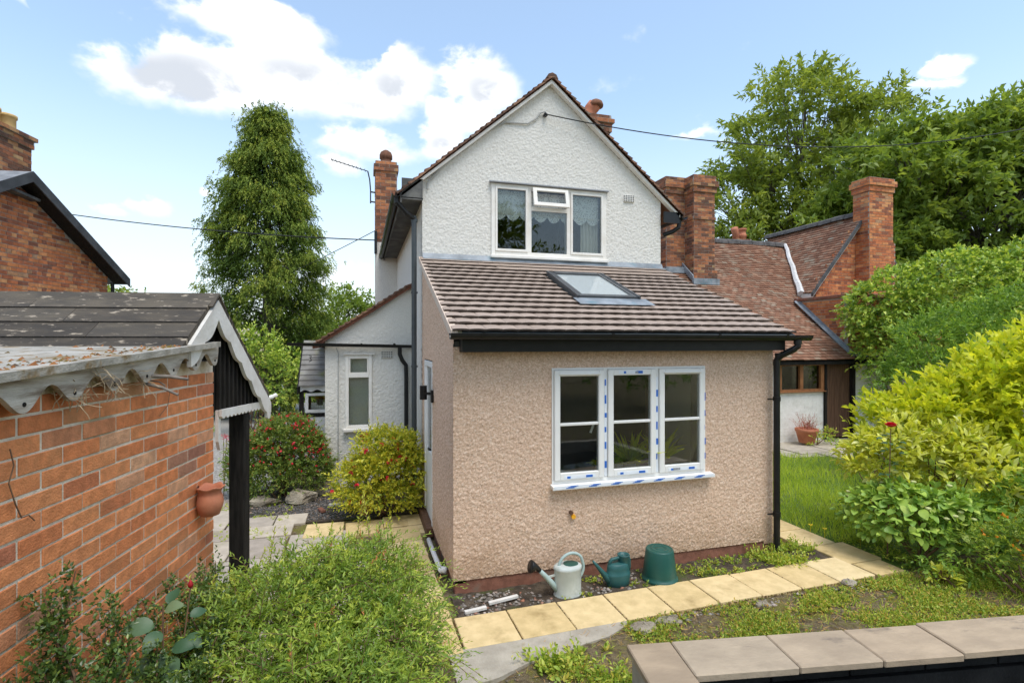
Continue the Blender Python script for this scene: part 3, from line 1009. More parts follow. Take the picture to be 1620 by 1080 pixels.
# ---- side door of the extension
dr = MB()
xa, xb = XL - .004, XL + .05
dr.box(xa, xb, DY0, DY0 + .06, DZ0, DZ1 - .01, .004).box(xa, xb, DY1 - .06, DY1, DZ0, DZ1 - .01, .004)
dr.box(xa + .002, xb, DY0 + .06, DY1 - .06, DZ1 - .08, DZ1 - .01, .004)
dr.box(XL + .01, XL + .06, DY0 + .062, DY1 - .062, DZ0, .95, .004)
dr.box(XL + .01, XL + .06, DY0 + .062, DY0 + .15, .95, DZ1 - .08, .004).box(XL + .01, XL + .06, DY1 - .15, DY1 - .062, .95, DZ1 - .08, .004)
side_door = dr.build('side_door', MT['upvc'], house)
MB().box(XL + .03, XL + .036, DY0 + .15, DY1 - .15, .95, DZ1 - .08).build('pane', MT['glass'], side_door)
MB().bar((XL - .02, DY0 + .10, 1.02), (XL - .02, DY0 + .20, 1.02), .02, .02).bar((XL - .02, DY0 + .10, 1.02), (XL + .02, DY0 + .10, 1.02), .018, .018, (0, 1, 0)).build('handle', MT['black_plastic'], side_door)
MB().box(XL - .07, XL + .02, DY0 - .02, DY1 + .02, .03, .135, .006).build('threshold', MT['brown_wood'], side_door)

# ---- lean-to roof: deck with an opening for the rooflight, single tiles
SKX0, SKX1, SKY0, SKY1 = 2.31, 3.13, 5.30, 6.36
cosr = 1 / math.hypot(1, RM)
def deck(m, x0, x1, ya, yb):
    m.add([(x, y, roof_z(y) - .03 - dz) for dz in (0, .07) for y in (ya, yb) for x in (x0, x1)],
          [(0, 1, 3, 2), (4, 6, 7, 5), (0, 4, 5, 1), (2, 3, 7, 6), (0, 2, 6, 4), (1, 5, 7, 3)])
RX0, RX1 = .762, 4.45
dk = MB()
deck(dk, RX0, SKX0, 4.50, YM - .01); deck(dk, SKX1, RX1, 4.50, YM - .01)
deck(dk, SKX0, SKX1, 4.50, SKY0); deck(dk, SKX0, SKX1, SKY1, YM - .01)
lean_roof = dk.build('lean_to_roof', MT['room_light'], house)
TW, GA, TLEN, TTH = .150, .1735, .235, .017
def tile_mesh(w, nm):
    m = MB()
    n = 5
    vs, fs = [], []
    for i in range(n):
        x = (i / (n - 1) - .5) * (w - .003)
        c = .0045 * (1 - (2 * i / (n - 1) - 1) ** 2)
        vs += [(x, 0, c - TTH), (x, 0, c), (x, TLEN, c)]
    for i in range(n - 1):
        a, b = 3 * i, 3 * i + 3
        fs += [(a, b, b + 1, a + 1), (a + 1, b + 1, b + 2, a + 2), (a, a + 2, b + 2, b)]
    fs += [(0, 1, 2), (3 * n - 3, 3 * n - 1, 3 * n - 2)]
    m.add(vs, fs)
    me = m.mesh(nm, MT['tile'])
    me.materials.append(MT['tile_tail_shade'])
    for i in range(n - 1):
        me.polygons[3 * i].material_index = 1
    return me
tile_a, tile_b = tile_mesh(TW, 'tile'), tile_mesh(TW / 2, 'tile')
up = Vector((0, 1, RM)).normalized()
nrm = Vector((1, 0, 0)).cross(up)
rows = 16
spec = []
for r in range(rows):
    x = RX0 - (TW / 2 if r % 2 else 0)
    while x < RX1 - .01:
        a, b = max(x, RX0), min(x + TW, RX1)
        x += TW
        if b - a < .03:
            continue
        y = 4.44 + r * GA * cosr
        ym = y + GA * cosr
        if b > SKX0 - .03 and a < SKX1 + .03 and ym > SKY0 + .02 and y < SKY1 - .02:
            if a < SKX0 - .03:
                b = SKX0 - .008
            elif b > SKX1 + .03:
                a = SKX1 + .008
            else:
                continue
        spec.append((r, a, b, y))
first = spec[:300]
tilt = math.atan2(TTH + .009, GA)
for (r, a, b, y) in first:
    me = tile_a if b - a > TW * .75 else tile_b
    o = link('tile', me, lean_roof)
    j = random.uniform(-.003, .003) if r else 0
    base = Vector(((a + b) / 2, y + j, roof_z(y + j))) + nrm * (.014 + random.uniform(0, .0018))
    t = tilt + random.uniform(-.004, .005)
    ex = Vector((1, 0, random.uniform(-.006, .006))).normalized()
    ey = (up * math.cos(t) - nrm * math.sin(t))
    ey = (ey - ex * ey.dot(ex)).normalized()
    ez = ex.cross(ey)
    M = Matrix((ex, ey, ez)).transposed().to_4x4()
    if b - a > TW * .75:
        M = M @ Matrix.Diagonal(((b - a) / TW, 1, 1, 1))
    else:
        M = M @ Matrix.Diagonal(((b - a) / (TW / 2), 1, 1, 1))
    M.translation = base - off(lean_roof)
    o.matrix_local = M
acc = [[], [], []]
for (r, a, b, y) in spec[300:]:
    base = len(acc[0])
    hi = .014 + random.uniform(0, .002)
    yt = min(YM - .01, y + TLEN * cosr)
    for (xx, y_, hh) in ((a + .0015, y, hi - TTH), (b - .0015, y, hi - TTH), (b - .0015, yt, hi - TTH - .02), (a + .0015, yt, hi - TTH - .02),
                         (a + .0015, y, hi), (b - .0015, y, hi), (b - .0015, yt, hi - .02), (a + .0015, yt, hi - .02)):
        acc[0].append(Vector((xx, y_, roof_z(y_))) + nrm * hh)
    acc[1] += [(base + 4, base + 5, base + 6, base + 7)] + [(base + i, base + (i + 1) % 4, base + 4 + (i + 1) % 4, base + 4 + i) for i in range(4)]
    acc[2] += [random.random()] * 8
ut = build_acc(acc, 'upper_tiles', MT['tile_attr'], lean_roof)
ut.data.materials.append(MT['tile_tail_shade'])
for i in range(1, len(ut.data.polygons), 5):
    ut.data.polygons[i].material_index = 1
vg = MB()                                       # mortar bedding and undercloak along the verge
vg.add([(x, y, roof_z(y) + dz) for dz in (-.075, -.004) for y in (4.455, YM - .02) for x in (RX0 - .008, RX0 + .05)],
       [(0, 2, 3, 1), (4, 5, 7, 6), (0, 1, 5, 4), (2, 6, 7, 3), (0, 4, 6, 2), (1, 3, 7, 5)])
vg.build('verge_mortar', surf('pale verge mortar', (.60, .47, .37), (.68, .56, .46), 12, .95, .5, 60), lean_roof)
fl = MB()                                       # stepped lead where the roof meets the gable
fl.prism([(XL, YM - .004, 3.50), (XL, YM - .016, 3.50), (XL, YM - .05, 3.435), (XL, YM - .17, 3.405), (XL, YM - .165, 3.385), (XL, YM - .004, 3.42)], (MXR - XL + .01, 0, 0))
fl.build('lead_flashing', MT['lead'], lean_roof)

# rooflight
def rp(x, y, h): return Vector((x, y, roof_z(y))) + nrm * h
def rbox(m, x0, x1, ya, yb, h0, h1):
    m.add([rp(x, y, h) for h in (h0, h1) for y in (ya, yb) for x in (x0, x1)],
          [(0, 2, 3, 1), (4, 5, 7, 6), (0, 1, 5, 4), (2, 6, 7, 3), (0, 4, 6, 2), (1, 3, 7, 5)])
sk = MB()
rbox(sk, SKX0 + .02, SKX0 + .10, SKY0 + .07, SKY1, -.06, .05); rbox(sk, SKX1 - .10, SKX1 - .02, SKY0 + .07, SKY1, -.06, .05)
rbox(sk, SKX0 + .10, SKX1 - .10, SKY0 + .07, SKY0 + .14, -.06, .049); rbox(sk, SKX0 + .10, SKX1 - .10, SKY1 - .09, SKY1, -.06, .058)
rbox(sk, SKX0 + .012, SKX0 + .04, SKY0 + .06, SKY1 + .01, .03, .058); rbox(sk, SKX1 - .04, SKX1 - .012, SKY0 + .06, SKY1 + .01, .03, .058)
rooflight = sk.build('rooflight', MT['aluminium_grey'], lean_roof)
g = MB(); rbox(g, SKX0 + .09, SKX1 - .09, SKY0 + .13, SKY1 - .08, .034, .039)
g.build('rooflight_pane', MT['roof_glass'], lean_roof)
ap = MB(); rbox(ap, SKX0 - .03, SKX1 + .06, SKY0 - .14, SKY0 + .07, .020, .026)
ap.build('lead_apron', MT['lead'], lean_roof)

# gutters and pipes
def half_gutter(m, p, q, r=.055, n=8, th=.006):
    p, q = Vector(p), Vector(q)
    d = (q - p).normalized()
    s = d.cross(Vector((0, 0, 1))).normalized()
    out_, in_ = [], []
    for k in range(n + 1):
        t = math.pi * k / n
        out_.append(s * (-math.cos(t) * r) + Vector((0, 0, -math.sin(t) * r)))
        in_.append(s * (-math.cos(t) * (r - th)) + Vector((0, 0, -math.sin(t) * (r - th))))
    prof = out_ + in_[::-1]
    m.prism([p + v for v in prof], q - p)
gt = MB()
half_gutter(gt, (.735, 4.405, 2.372), (4.585, 4.405, 2.362))
for x in (1.02, 2.25, 3.42, 4.25):
    half_gutter(gt, (x - .015, 4.405, 2.375), (x + .015, 4.405, 2.375), .061, 8, .004)
gutter = gt.build('front_gutter', MT['black_plastic'], house)
MB().box(.86, 4.36, 4.50, 4.52, 2.205, 2.385).box(.86, 4.36, 4.52, YF - .006, 2.205, 2.215).box(.86, .875, 4.52, YF - .006, 2.205, 2.36).build('fascia', MT['black_plastic'], house)
MB().add([(x, y, z) for (y, z) in ((4.43, 2.365), (4.50, 2.400)) for x in (RX0 + .09, RX1 - .02)], [(0, 1, 3, 2)]).build('eaves_tray', MT['grey_plastic'], house)
dp = MB()
dp.tube([(4.43, 4.405, 2.32), (4.43, 4.405, 2.25), (4.40, 4.43, 2.215), (4.335, 4.53, 2.15), (4.31, 4.565, 2.10), (4.31, 4.565, 1.9), (4.31, 4.565, .02)], .034, 12)
for z in (2.27, 2.13, 1.66, .42):
    dp.tube([(4.31 if z < 2.1 else 4.43 if z > 2.2 else 4.325, 4.565 if z < 2.1 else 4.405 if z > 2.2 else 4.55, z), (4.31 if z < 2.1 else 4.43 if z > 2.2 else 4.325, 4.565 if z < 2.1 else 4.405 if z > 2.2 else 4.55, z + .045)], .040, 12)
dp.box(4.22, 4.31, 4.585, 4.60, 1.672, 1.685).box(4.22, 4.31, 4.585, 4.60, .432, .445)
dp.build('downpipe', MT['black_plastic'], house)['label'] = 'glossy black downpipe at the right corner of the extension'
# main roof
mr = MB()
for sgn in (-1, 1):
    ex = RX + sgn * (RX - .5)
    mr.add([(x, y, z + dz) for dz in (-.07, -.02) for y in (7.01, 12.72) for (x, z) in ((RX, RZ), (ex, 4.28))],
           [(0, 1, 3, 2), (4, 6, 7, 5), (0, 4, 5, 1), (2, 3, 7, 6), (0, 2, 6, 4), (1, 5, 7, 3)])
main_roof = mr.build('main_roof', MT['plinth_brick'], house)
sl = math.hypot(RX - .5, RZ - 4.28)
tile_rows(main_roof, 'roof_tiles', (.47, 12.74, 4.245), (0, -1, 0), (RX - .5, 0, RZ - 4.28), 5.78, sl + .04, .165, .10, MT['verge_tile'], th=.020, jit=.006)
tile_rows(main_roof, 'roof_tiles', (2 * RX - .47, 6.96, 4.245), (0, 1, 0), (-(RX - .5), 0, RZ - 4.28), 5.78, sl + .04, .165, .10, MT['verge_tile'], th=.020, jit=.006)
rg = MB()
for k in range(17):
    rg.prism([(RX - .09, 6.97 + k * .34, RZ - .03), (RX - .06, 6.97 + k * .34, RZ + .03), (RX, 6.97 + k * .34, RZ + .055), (RX + .06, 6.97 + k * .34, RZ + .03), (RX + .09, 6.97 + k * .34, RZ - .03)], (0, .33, 0))
rg.build('ridge_tiles', MT['verge_tile'], main_roof, attr=[random.random() for _ in range(len(rg.v))])
ms_ = MB()
for sgn in (-1, 1):
    ms_.prism([(RX, 7.0, RZ - .035), (RX + sgn * (RX - .52), 7.0, 4.28 - .015), (RX + sgn * (RX - .52), 7.0, 4.28 - .055), (RX, 7.0, RZ - .085)], (0, .085, 0))
ms_.build('verge_mortar', MT['old_white_wood'], main_roof)
eg = MB()
half_gutter(eg, (.455, 6.96, 4.26), (.455, 12.7, 4.22), .06)
for y in np.arange(7.4, 12.6, .9):
    half_gutter(eg, (.455, y, 4.262), (.455, y + .03, 4.262), .066, 8, .004)
eg.tube([(.455, 7.03, 4.22), (.46, 7.03, 4.15), (.60, 7.08, 4.02), (.70, 7.13, 3.96)], .036, 10)
eg.build('eaves_gutter', MT['black_plastic'], house)
MB().box(.515, XL + .0, 7.0, 12.6, 4.205, 4.218).box(.505, .525, 7.0, 12.62, 4.14, 4.265).box(.525, .80, 7.0, 7.02, 4.19, 4.47).build('soffit', MT['old_gutter'], house)
MB().tube([(.70, 7.13, 4.0), (.70, 7.13, .0)], .036, 10).box(.66, .745, 7.10, 7.16, 3.92, 3.96).box(.66, .745, 7.10, 7.16, 2.95, 2.975).box(.66, .745, 7.10, 7.16, 1.95, 1.975).build('corner_downpipe', MT['grey_plastic'], house)
rgut = MB()
half_gutter(rgut, (4.83, 6.96, 4.24), (4.83, 12.7, 4.22), .055)
rgut.tube([(4.80, 7.05, 4.2), (4.78, 7.06, 4.08), (4.70, 7.10, 4.02), (4.57, 7.16, 3.97)], .034, 10)
rgut.box(4.49, 4.76, 7.0, 7.03, 4.13, 4.30)
rgut.build('far_gutter', MT['black_plastic'], house)

# air bricks
def air_brick(x0, x1, z0, z1, y, nx, nz, mat):
    o = MB().box(x0, x1, y - .022, y + .02, z0, z1, .004).build('air_brick', mat, house)
    m = MB()
    for i in range(nx):
        for k in range(nz):
            cx = x0 + (i + .5) * (x1 - x0) / nx; cz = z0 + (k + .5) * (z1 - z0) / nz
            m.box(cx - .008, cx + .008, y - .0245, y - .0225, cz - .008, cz + .008)
    m.build('hole', MT['black_plastic'], o)
air_brick(3.836, 4.008, 4.42, 4.525, YM, 6, 4, MT['old_white_wood'])
air_brick(.316, .493, 2.035, 2.145, 8.5, 6, 4, MT['white_render'])

# side wing
def wing_z(x): return 2.27 + (x + .62) * .655
WW = (-.225, .175, .945, 2.09)
roughcast('wing_wall', (-.525, 8.5, 0), (1, 0, 0), (0, 0, 1), 1.33, 3.3, .0125, .0025,
          lambda a, b: (b < wing_z(a - .525) - .03) & ~((a - .525 > WW[0]) & (a - .525 < WW[1]) & (b > WW[2]) & (b < WW[3])), MT['white_render'], house)
MB().prism([(-.525, 8.62, 0), (XL, 8.62, 0), (XL, 8.62, wing_z(XL) - .05), (-.525, 8.62, wing_z(-.525) - .05)], (0, .02, 0)).prism([(-.525, 8.5, 0), (-.525, 8.62, 0), (-.525, 8.62, 2.2), (-.525, 8.5, 2.2)], (.02, 0, 0)).box(-.525, -.42, 8.64, 12.5, 0, 2.25).build('wing_side', MT['white_render'], house)
wr = MB()
wr.add([(x, y, wing_z(x) + dz) for dz in (-.03, .02) for y in (8.42, 12.4) for x in (-.70, XL)],
       [(0, 2, 3, 1), (4, 5, 7, 6), (0, 1, 5, 4), (2, 6, 7, 3), (0, 4, 6, 2), (1, 3, 7, 5)])
wing_roof = wr.build('wing_roof', MT['plinth_brick'], house)
wl = math.hypot(1.5, 1.5 * .655)
tile_rows(wing_roof, 'roof_tiles', (-.72, 12.4, wing_z(-.72) + .022), (0, -1, 0), (1, 0, .655), 4.02, wl + .3, .165, .10, MT['verge_tile'], th=.020, inside=lambda a, s: s < 1.80)
ww = MB()
ya, yb = 8.475, 8.58
a, b, z0, z1 = WW
ww.box(a, a + .05, ya, yb, z0, z1, .004).box(b - .05, b, ya, yb, z0, z1, .004).box(a + .05, b - .05, ya + .002, yb, z1 - .06, z1, .004).box(a + .05, b - .05, ya + .002, yb, z0, z0 + .045, .004)
ww.box(a + .05, b - .05, ya - .006, yb, 1.735, 1.815, .004).box(a + .05, a + .075, ya + .01, yb, 1.815, z1 - .06, .003).box(b - .075, b - .05, ya + .01, yb, 1.815, z1 - .06, .003)
wing_window = ww.build('wing_window', MT['old_white_wood'], house)
MB().box(a + .05, b - .05, ya + .03, ya + .036, z0 + .045, 1.735).build('pane', MT['glass'], wing_window)
MB().box(a + .07, b - .07, ya + .03, ya + .036, 1.815, z1 - .06).build('pane', MT['glass'], wing_window)
MB().box(a - .03, b + .07, ya - .07, ya + .03, z0 - .05, z0 - .002, .008).build('sill', MT['old_white_wood'], wing_window)
MB().box(a - .03, b + .04, ya - .03, ya + .02, z1 + .003, z1 + .02).build('drip_board', MT['old_white_wood'], wing_window)
wrm = MB().box(a - .15, b + .3, 9.9, 9.95, .5, 2.3).box(a - .15, b + .3, 8.66, 9.9, .90, .93)
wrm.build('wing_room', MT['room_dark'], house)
gg = MB()
half_gutter(gg, (-1.05, 8.40, 2.285), (.79, 8.40, 2.245), .05)
for x in (-.6, .0, .5):
    half_gutter(gg, (x, 8.40, 2.27), (x + .03, 8.40, 2.27), .056, 8, .004)
gg.tube([(.60, 8.40, 2.21), (.60, 8.41, 2.10), (.64, 8.43, 2.0), (.70, 8.44, 1.92), (.705, 8.44, 1.7), (.705, 8.44, 0)], .034, 10)
gg.build('wing_gutter', MT['black_plastic'], house)
MB().tube([(-.36, 8.478, 2.2), (-.33, 8.478, 2.12), (-.33, 8.478, .1)], .007, 6).tube([(-.50, 8.46, 2.30), (-.25, 8.46, 2.55), (.2, 8.46, 2.74), (.72, 8.46, 3.13)], .007, 6).build('wing_cable', MT['grey_cable'], house)

# external stack on the side wall
stack = brick_box(house, 'side_chimney', .33, .80, 12.15, 12.6, 4.55, 6.28, MT['dark_brick'], bands=((6.18, 6.33, .035), (6.33, 6.405, .0)))
MB().box(.325, .805, 12.145, 12.605, 0, 4.6).build('painted_shaft', MT['white_render'], stack)
MB().lathe([(.16, 0), (.15, .05), (.12, .06), (.12, .12), (.145, .13), (.145, .22), (.12, .28), (.05, .33), (.01, .34)], (.57, 12.38, 6.40), 16).build('chimney_pot', MT['dark_brick'], stack, True, attr=[.2] * (9 * 16))
# stack on the right slope
st2 = brick_box(house, 'ridge_chimney', 3.86, 4.30, 8.45, 8.95, 4.7, 6.20, MT['dark_brick'], bands=((6.05, 6.20, .03), (6.20, 6.275, .065), (6.275, 6.35, .02)))
pot = MB().tube([(3.98, 8.68, 6.33), (4.0, 8.68, 6.45), (4.03, 8.66, 6.52), (4.09, 8.62, 6.60)], [.15, .125, .125, .125], 16)
pot.build('chimney_pot', MT['terracotta'], st2, True)
MB().lathe([(.135, -.02), (.14, .02), (.12, .07), (.06, .11), (.01, .12)], (4.10, 8.61, 6.57), 16).build('cowl', MT['dark_brick'], st2, True, attr=[.3] * 80)

# cable clipped under the verge
cab = MB()
cab.tube([(.87, YM - .02, 4.36), (.88, YM - .02, 4.46), (1.07, YM - .02, 4.69), (1.70, YM - .02, 5.24), (1.97, YM - .02, 5.40), (2.30, YM - .02, 5.42), (2.42, YM - .025, 5.50), (2.50, YM - .03, 5.60), (2.56, YM - .03, 5.615), (2.60, YM - .03, 5.56)], .011, 6)
cab.build('service_cable', MT['grey_cable'], house)
MB().tube([(2.555, YM + .01, 5.57), (2.555, YM - .06, 5.57)], .018, 8).tube([(2.555, YM - .06, 5.59), (2.585, YM - .075, 5.56), (2.555, YM - .06, 5.53)], .012, 6).build('cable_hook', MT['wire'], house)

# porch behind the wing
px0, px1 = -1.03, -.52
pc = MB()
pc.box(px0, px0 + .07, 9.75, 9.85, 0, 1.52).box(px0 + .07, px1, 9.76, 9.84, .97, 1.03).box(px0 + .07, px1, 9.76, 9.84, 1.40, 1.53).box(px0, px0 + .07, 11.1, 11.2, 0, 2.2)
pc.prism([(px0 - .03, 9.70, 1.50), (px0 - .03, 10.55, 2.26), (px0 - .03, 10.55, 2.14), (px0 - .03, 9.70, 1.38)], (.03, 0, 0))
porch = pc.build('side_porch', MT['black_timber'], house)
for k in range(9):
    y = 9.66 + k * .098; z = 1.52 + k * .0875
    b_ = MB().add([(x, yy_, zz) for (yy_, zz) in ((y, z), (y + .125, z + .09), (y, z + .022), (y + .125, z + .10)) for x in (px0, px1)],
                  [(0, 1, 3, 2), (4, 6, 7, 5), (0, 4, 5, 1), (2, 3, 7, 6), (0, 2, 6, 4), (1, 5, 7, 3)])
    b_.build('roof_board', surf('porch board', (.16, .15, .135), (.25, .24, .22), 5, .9, .3, 40, c3=(.22, .22, .08), s3=3, t3=(.5, .7)) if k == 0 else bpy.data.materials['porch board'], porch)
us = [px0 + .02 + i * (px1 - px0 - .02) / 40 for i in range(41)]
MB().strip(us, lambda u: 1.52, lambda u: 1.435 - .018 * math.cos((u - px0) * 2 * math.pi / .2), lambda u, z, t: (u, 9.72 + t, z), .02).build('valance', MT['white_board'], porch)
pw = MB()
pw.box(px0 + .10, px0 + .15, 9.74, 9.79, 1.05, 1.39).box(px1 - .02, px1, 9.74, 9.79, 1.05, 1.39).box(px0 + .15, px1 - .02, 9.74, 9.79, 1.05, 1.10).box(px0 + .15, px1 - .02, 9.74, 9.79, 1.345, 1.39)
pw.build('porch_window', MT['white_board'], porch)
MB().box(px0 + .15, px1 - .02, 9.765, 9.77, 1.10, 1.345).build('pane', MT['glass_dark'], porch)
MB().box(px0 + .07, px0 + .29, 9.77, 9.79, 0, .97).box(px0 + .295, px1, 9.77, 9.79, 0, .97).build('boarding', MT['white_board'], porch)
MB().bar((-.86, 9.62, 2.02), (-.55, 9.66, 2.02), .012, .012).tube([(-.86, 9.62, 2.06), (-.82, 9.62, 2.05), (-.83, 9.62, 2.01), (-.815, 9.62, 1.97), (-.86, 9.62, 1.95)], .008, 6).build('bracket', MT['wire'], porch)

# ================================================================ OUTBUILDING (front left)
GROT = -R(9.6)
shed = thing('brick_outbuilding', 'orange brick outbuilding with scalloped white boards and black gabled wood store', 'shed', (-.938, 3.869, 0), GROT, world_coords=False)
wall = MB().box(-.10, -.0035, -2.3, -.004, 0, 2.17).box(-3.0, -.10, -2.3, -2.2, 0, 2.1).box(-3.0, -.10, -.10, -.004, 0, 2.2).build('brick_wall', MT['mortar'], shed)
variants = []
for k in range(4):
    j = [random.uniform(-.0018, .0018) for _ in range(6)]
    variants.append((MB().box(-.10, 0, -.1075 + j[0], .1075 + j[1], -.0325 + j[2], .0325 + j[3], .0028).mesh('brick', MT['shed_brick']),
                     MB().box(-.10, 0, -.051 + j[0], .051 + j[1], -.0325 + j[2], .0325 + j[3], .0028).mesh('brick', MT['shed_brick'])))
nb = 0
for r in range(28):
    z = .04 + r * .075
    s = 0.0
    kk = 0
    while s > -2.25:
        half = (kk == 0 and r % 2 == 1)
        L = .1125 if half else .225
        o = link('brick', random.choice(variants)[1 if half else 0], wall)
        o.location = (random.uniform(-.0015, .0025), s - L / 2 + .0045, z + random.uniform(-.0015, .0015))
        o.rotation_euler = (random.uniform(-.006, .006), 0, random.uniform(-.006, .006))
        nb += 1
        s -= L
        kk += 1
def fas_top(s): return 2.274 + .063 * s
def fas_bot(s): return 2.196 + .068 * s - .042 * math.cos(2 * math.pi * (s + .125) / .25)
us = [-2.3 + i * 2.225 / 240 for i in range(241)]
def fas_b2(s):
    b = fas_bot(s)
    return b if s < -.125 else max(b, fas_top(s) - .13 * math.sqrt(max(0.0, 1 - ((s + .125) / .051) ** 2)))
fascia = MB().strip(us, fas_top, fas_b2, lambda u, z, t: (.062 - t, u, z), .022).build('scalloped_fascia', MT['weathered_board'], shed)
for k in range(9):
    s = -.125 - .25 * k
    MB().tube([(.0605, s, fas_bot(s) + .032), (.0635, s, fas_bot(s) + .032)], .0085, 12).build('drill_hole', MT['black_timber'], fascia)
fr_ = MB()
fr_.add([(x, s, 2.306 + .063 * s + dz) for dz in (-.032, 0) for s in (-2.3, -.12) for x in (-3.0, .095)],
        [(0, 2, 3, 1), (4, 5, 7, 6), (0, 1, 5, 4), (2, 6, 7, 3), (0, 4, 6, 2), (1, 3, 7, 5)])
flat_roof = fr_.build('flat_roof', surf('lichened roof felt', (.26, .24, .20), (.44, .41, .36), 9, .95, .6, 60, c3=(.22, .15, .07), s3=7, t3=(.52, .66)), shed)
# moss and litter lying on the flat roof
acc = [[], [], []]
for k in range(260):
    s = random.uniform(-2.1, -.5); x = .06 - abs(random.gauss(0, .13)) if random.random() < .8 else random.uniform(-1.2, .05)
    z = 2.306 + .063 * s
    r_ = random.uniform(.004, .016)
    b0 = len(acc[0]); n_ = 5
    ph = random.random() * 6
    for q in range(n_):
        t = ph + 2 * math.pi * q / n_
        acc[0].append(Vector((x + r_ * math.cos(t) * random.uniform(.6, 1.2), s + r_ * math.sin(t) * random.uniform(.8, 2), z - .002)))
    acc[0].append(Vector((x, s, z + r_ * random.uniform(.4, .9))))
    acc[1] += [(b0 + q, b0 + (q + 1) % n_, b0 + n_) for q in range(n_)]
    acc[2] += [random.random()] * (n_ + 1)
build_acc(acc, 'moss', leaf_mat('roof moss', [(0, (.20, .09, .03)), (.4, (.30, .15, .05)), (.7, (.14, .12, .03)), (1, (.09, .065, .04))], .1, .9), flat_roof)

AP_S, AP_Z, GSL = -.10, 2.578, .787
def slope_z(s): return AP_Z - abs(s - AP_S) * GSL
# roof boards, near and far slope
def roof_board(x0, x1, sa, sb, lift):
    m = MB()
    za, zb = slope_z(sa), slope_z(sb)
    m.add([(x, s, z + dz) for dz in (-.018, .020) for (s, z) in ((sa, za + lift), (sb, zb + .002)) for x in (x0, x1)],
          [(0, 2, 3, 1), (4, 5, 7, 6), (0, 1, 5, 4), (2, 6, 7, 3), (0, 4, 6, 2), (1, 3, 7, 5)])
    o_ = m.build('roof_board', MT['slate_board'], gab_roof)
    o_.data.materials.append(MT['black_timber'])
    o_.data.polygons[2].material_index = 1  # lower edge of the board coloured black in place of its shade
    return o_
gr = MB().prism([(.05, AP_S, AP_Z - .03), (.05, AP_S - .42, slope_z(AP_S - .42) - .03), (.05, AP_S - .42, slope_z(AP_S - .42) - .06), (.05, AP_S, AP_Z - .06),
                 (.05, AP_S + .97, slope_z(AP_S + .97) - .06), (.05, AP_S + .97, slope_z(AP_S + .97) - .03)], (-3.2, 0, 0))
gab_roof = gr.build('gable_roof', MT['black_timber'], shed)
PT = .115
for side in (-1, 1):
    for k in range(4 if side < 0 else 8):
        hi = AP_S + side * k * PT
        lo = AP_S + side * (k + 1.10) * PT
        x = .055 if side < 0 else .075
        first_ = True
        while x > -3.1:
            L = random.uniform(.75, 1.25) if not first_ else random.uniform(.3, 1.2)
            first_ = False
            roof_board(x - L + .003, x, lo, hi, .012)
            x -= L
MB().prism([(.08, AP_S - .10, slope_z(AP_S - .10) + .022), (.08, AP_S, AP_Z + .034), (.08, AP_S + .10, slope_z(AP_S + .10) + .022), (.08, AP_S + .09, slope_z(AP_S + .09) + .008), (.08, AP_S, AP_Z + .016), (.08, AP_S - .09, slope_z(AP_S - .09) + .008)], (-3.2, 0, 0)).build('ridge_cap', MT['slate_board'], gab_roof)
# barge boards
def barge(s_end, nm):
    sg = 1 if s_end > AP_S else -1
    us = [AP_S + (s_end - AP_S) * i / 140 for i in range(141)]
    L = abs(s_end - AP_S)
    def bot(s):
        d = abs(s - AP_S)
        k = (d % .185) / .185
        w = .125 + .035 * (1 - abs(2 * k - 1) ** 1.6) * 1.0
        if L > .8 and d > L - .085:
            w = .03 + .15 * math.sqrt(max(0.02, 1 - ((d - (L - .085)) / .085) ** 2)) + .0
        return slope_z(s) - .012 - w
    return MB().strip(us, lambda s: slope_z(s) - .012, bot, lambda u, z, t: (.075 - t, u, z), .024).build(nm, MT['white_board'], shed)
barge(AP_S + .985, 'barge_board')
barge(AP_S - .36, 'barge_board')
# black slatted gable
poly = [(0, 0, 1.83), (0, .84, 1.80), (0, .84, slope_z(.84) - .04), (0, 0, slope_z(0) - .04)]
gable = MB().prism(poly, (-.02, 0, 0)).build('slatted_gable', MT['black_timber'], shed)
for k in range(12):
    s = .035 + k * .070
    zt = slope_z(s) - .07
    if zt > 1.84:
        MB().box(.002, .030, s - .014, s + .014, 1.815, zt, .003).build('batten', MT['black_timber'], gable)
us = [0.0 + i * .87 / 200 for i in range(201)]
MB().strip(us, lambda s: 1.845 - .04 * s, lambda s: 1.80 - .04 * s - .016 * abs(math.sin(math.pi * s / .064)), lambda u, z, t: (.052 - t, u, z), .018).build('scalloped_rail', MT['white_board'], shed)
MB().strip([0 + i * .035 / 6 for i in range(7)], lambda s: 1.84, lambda s: 1.60 + .03 * math.cos(s * 90), lambda u, z, t: (.03 - t, u, z), .02).build('trim_bracket', MT['white_board'], shed)
MB().box(-.075, .035, .42, .53, 0, 1.82, .006).build('post', MT['black_timber'], shed)
MB().tube([(.06, .86, 1.83), (.075, .89, 1.835), (.085, .91, 1.84), (.095, .935, 1.845)], [.014, .020, .014, .020], 8).build('finial', MT['white_board'], shed)

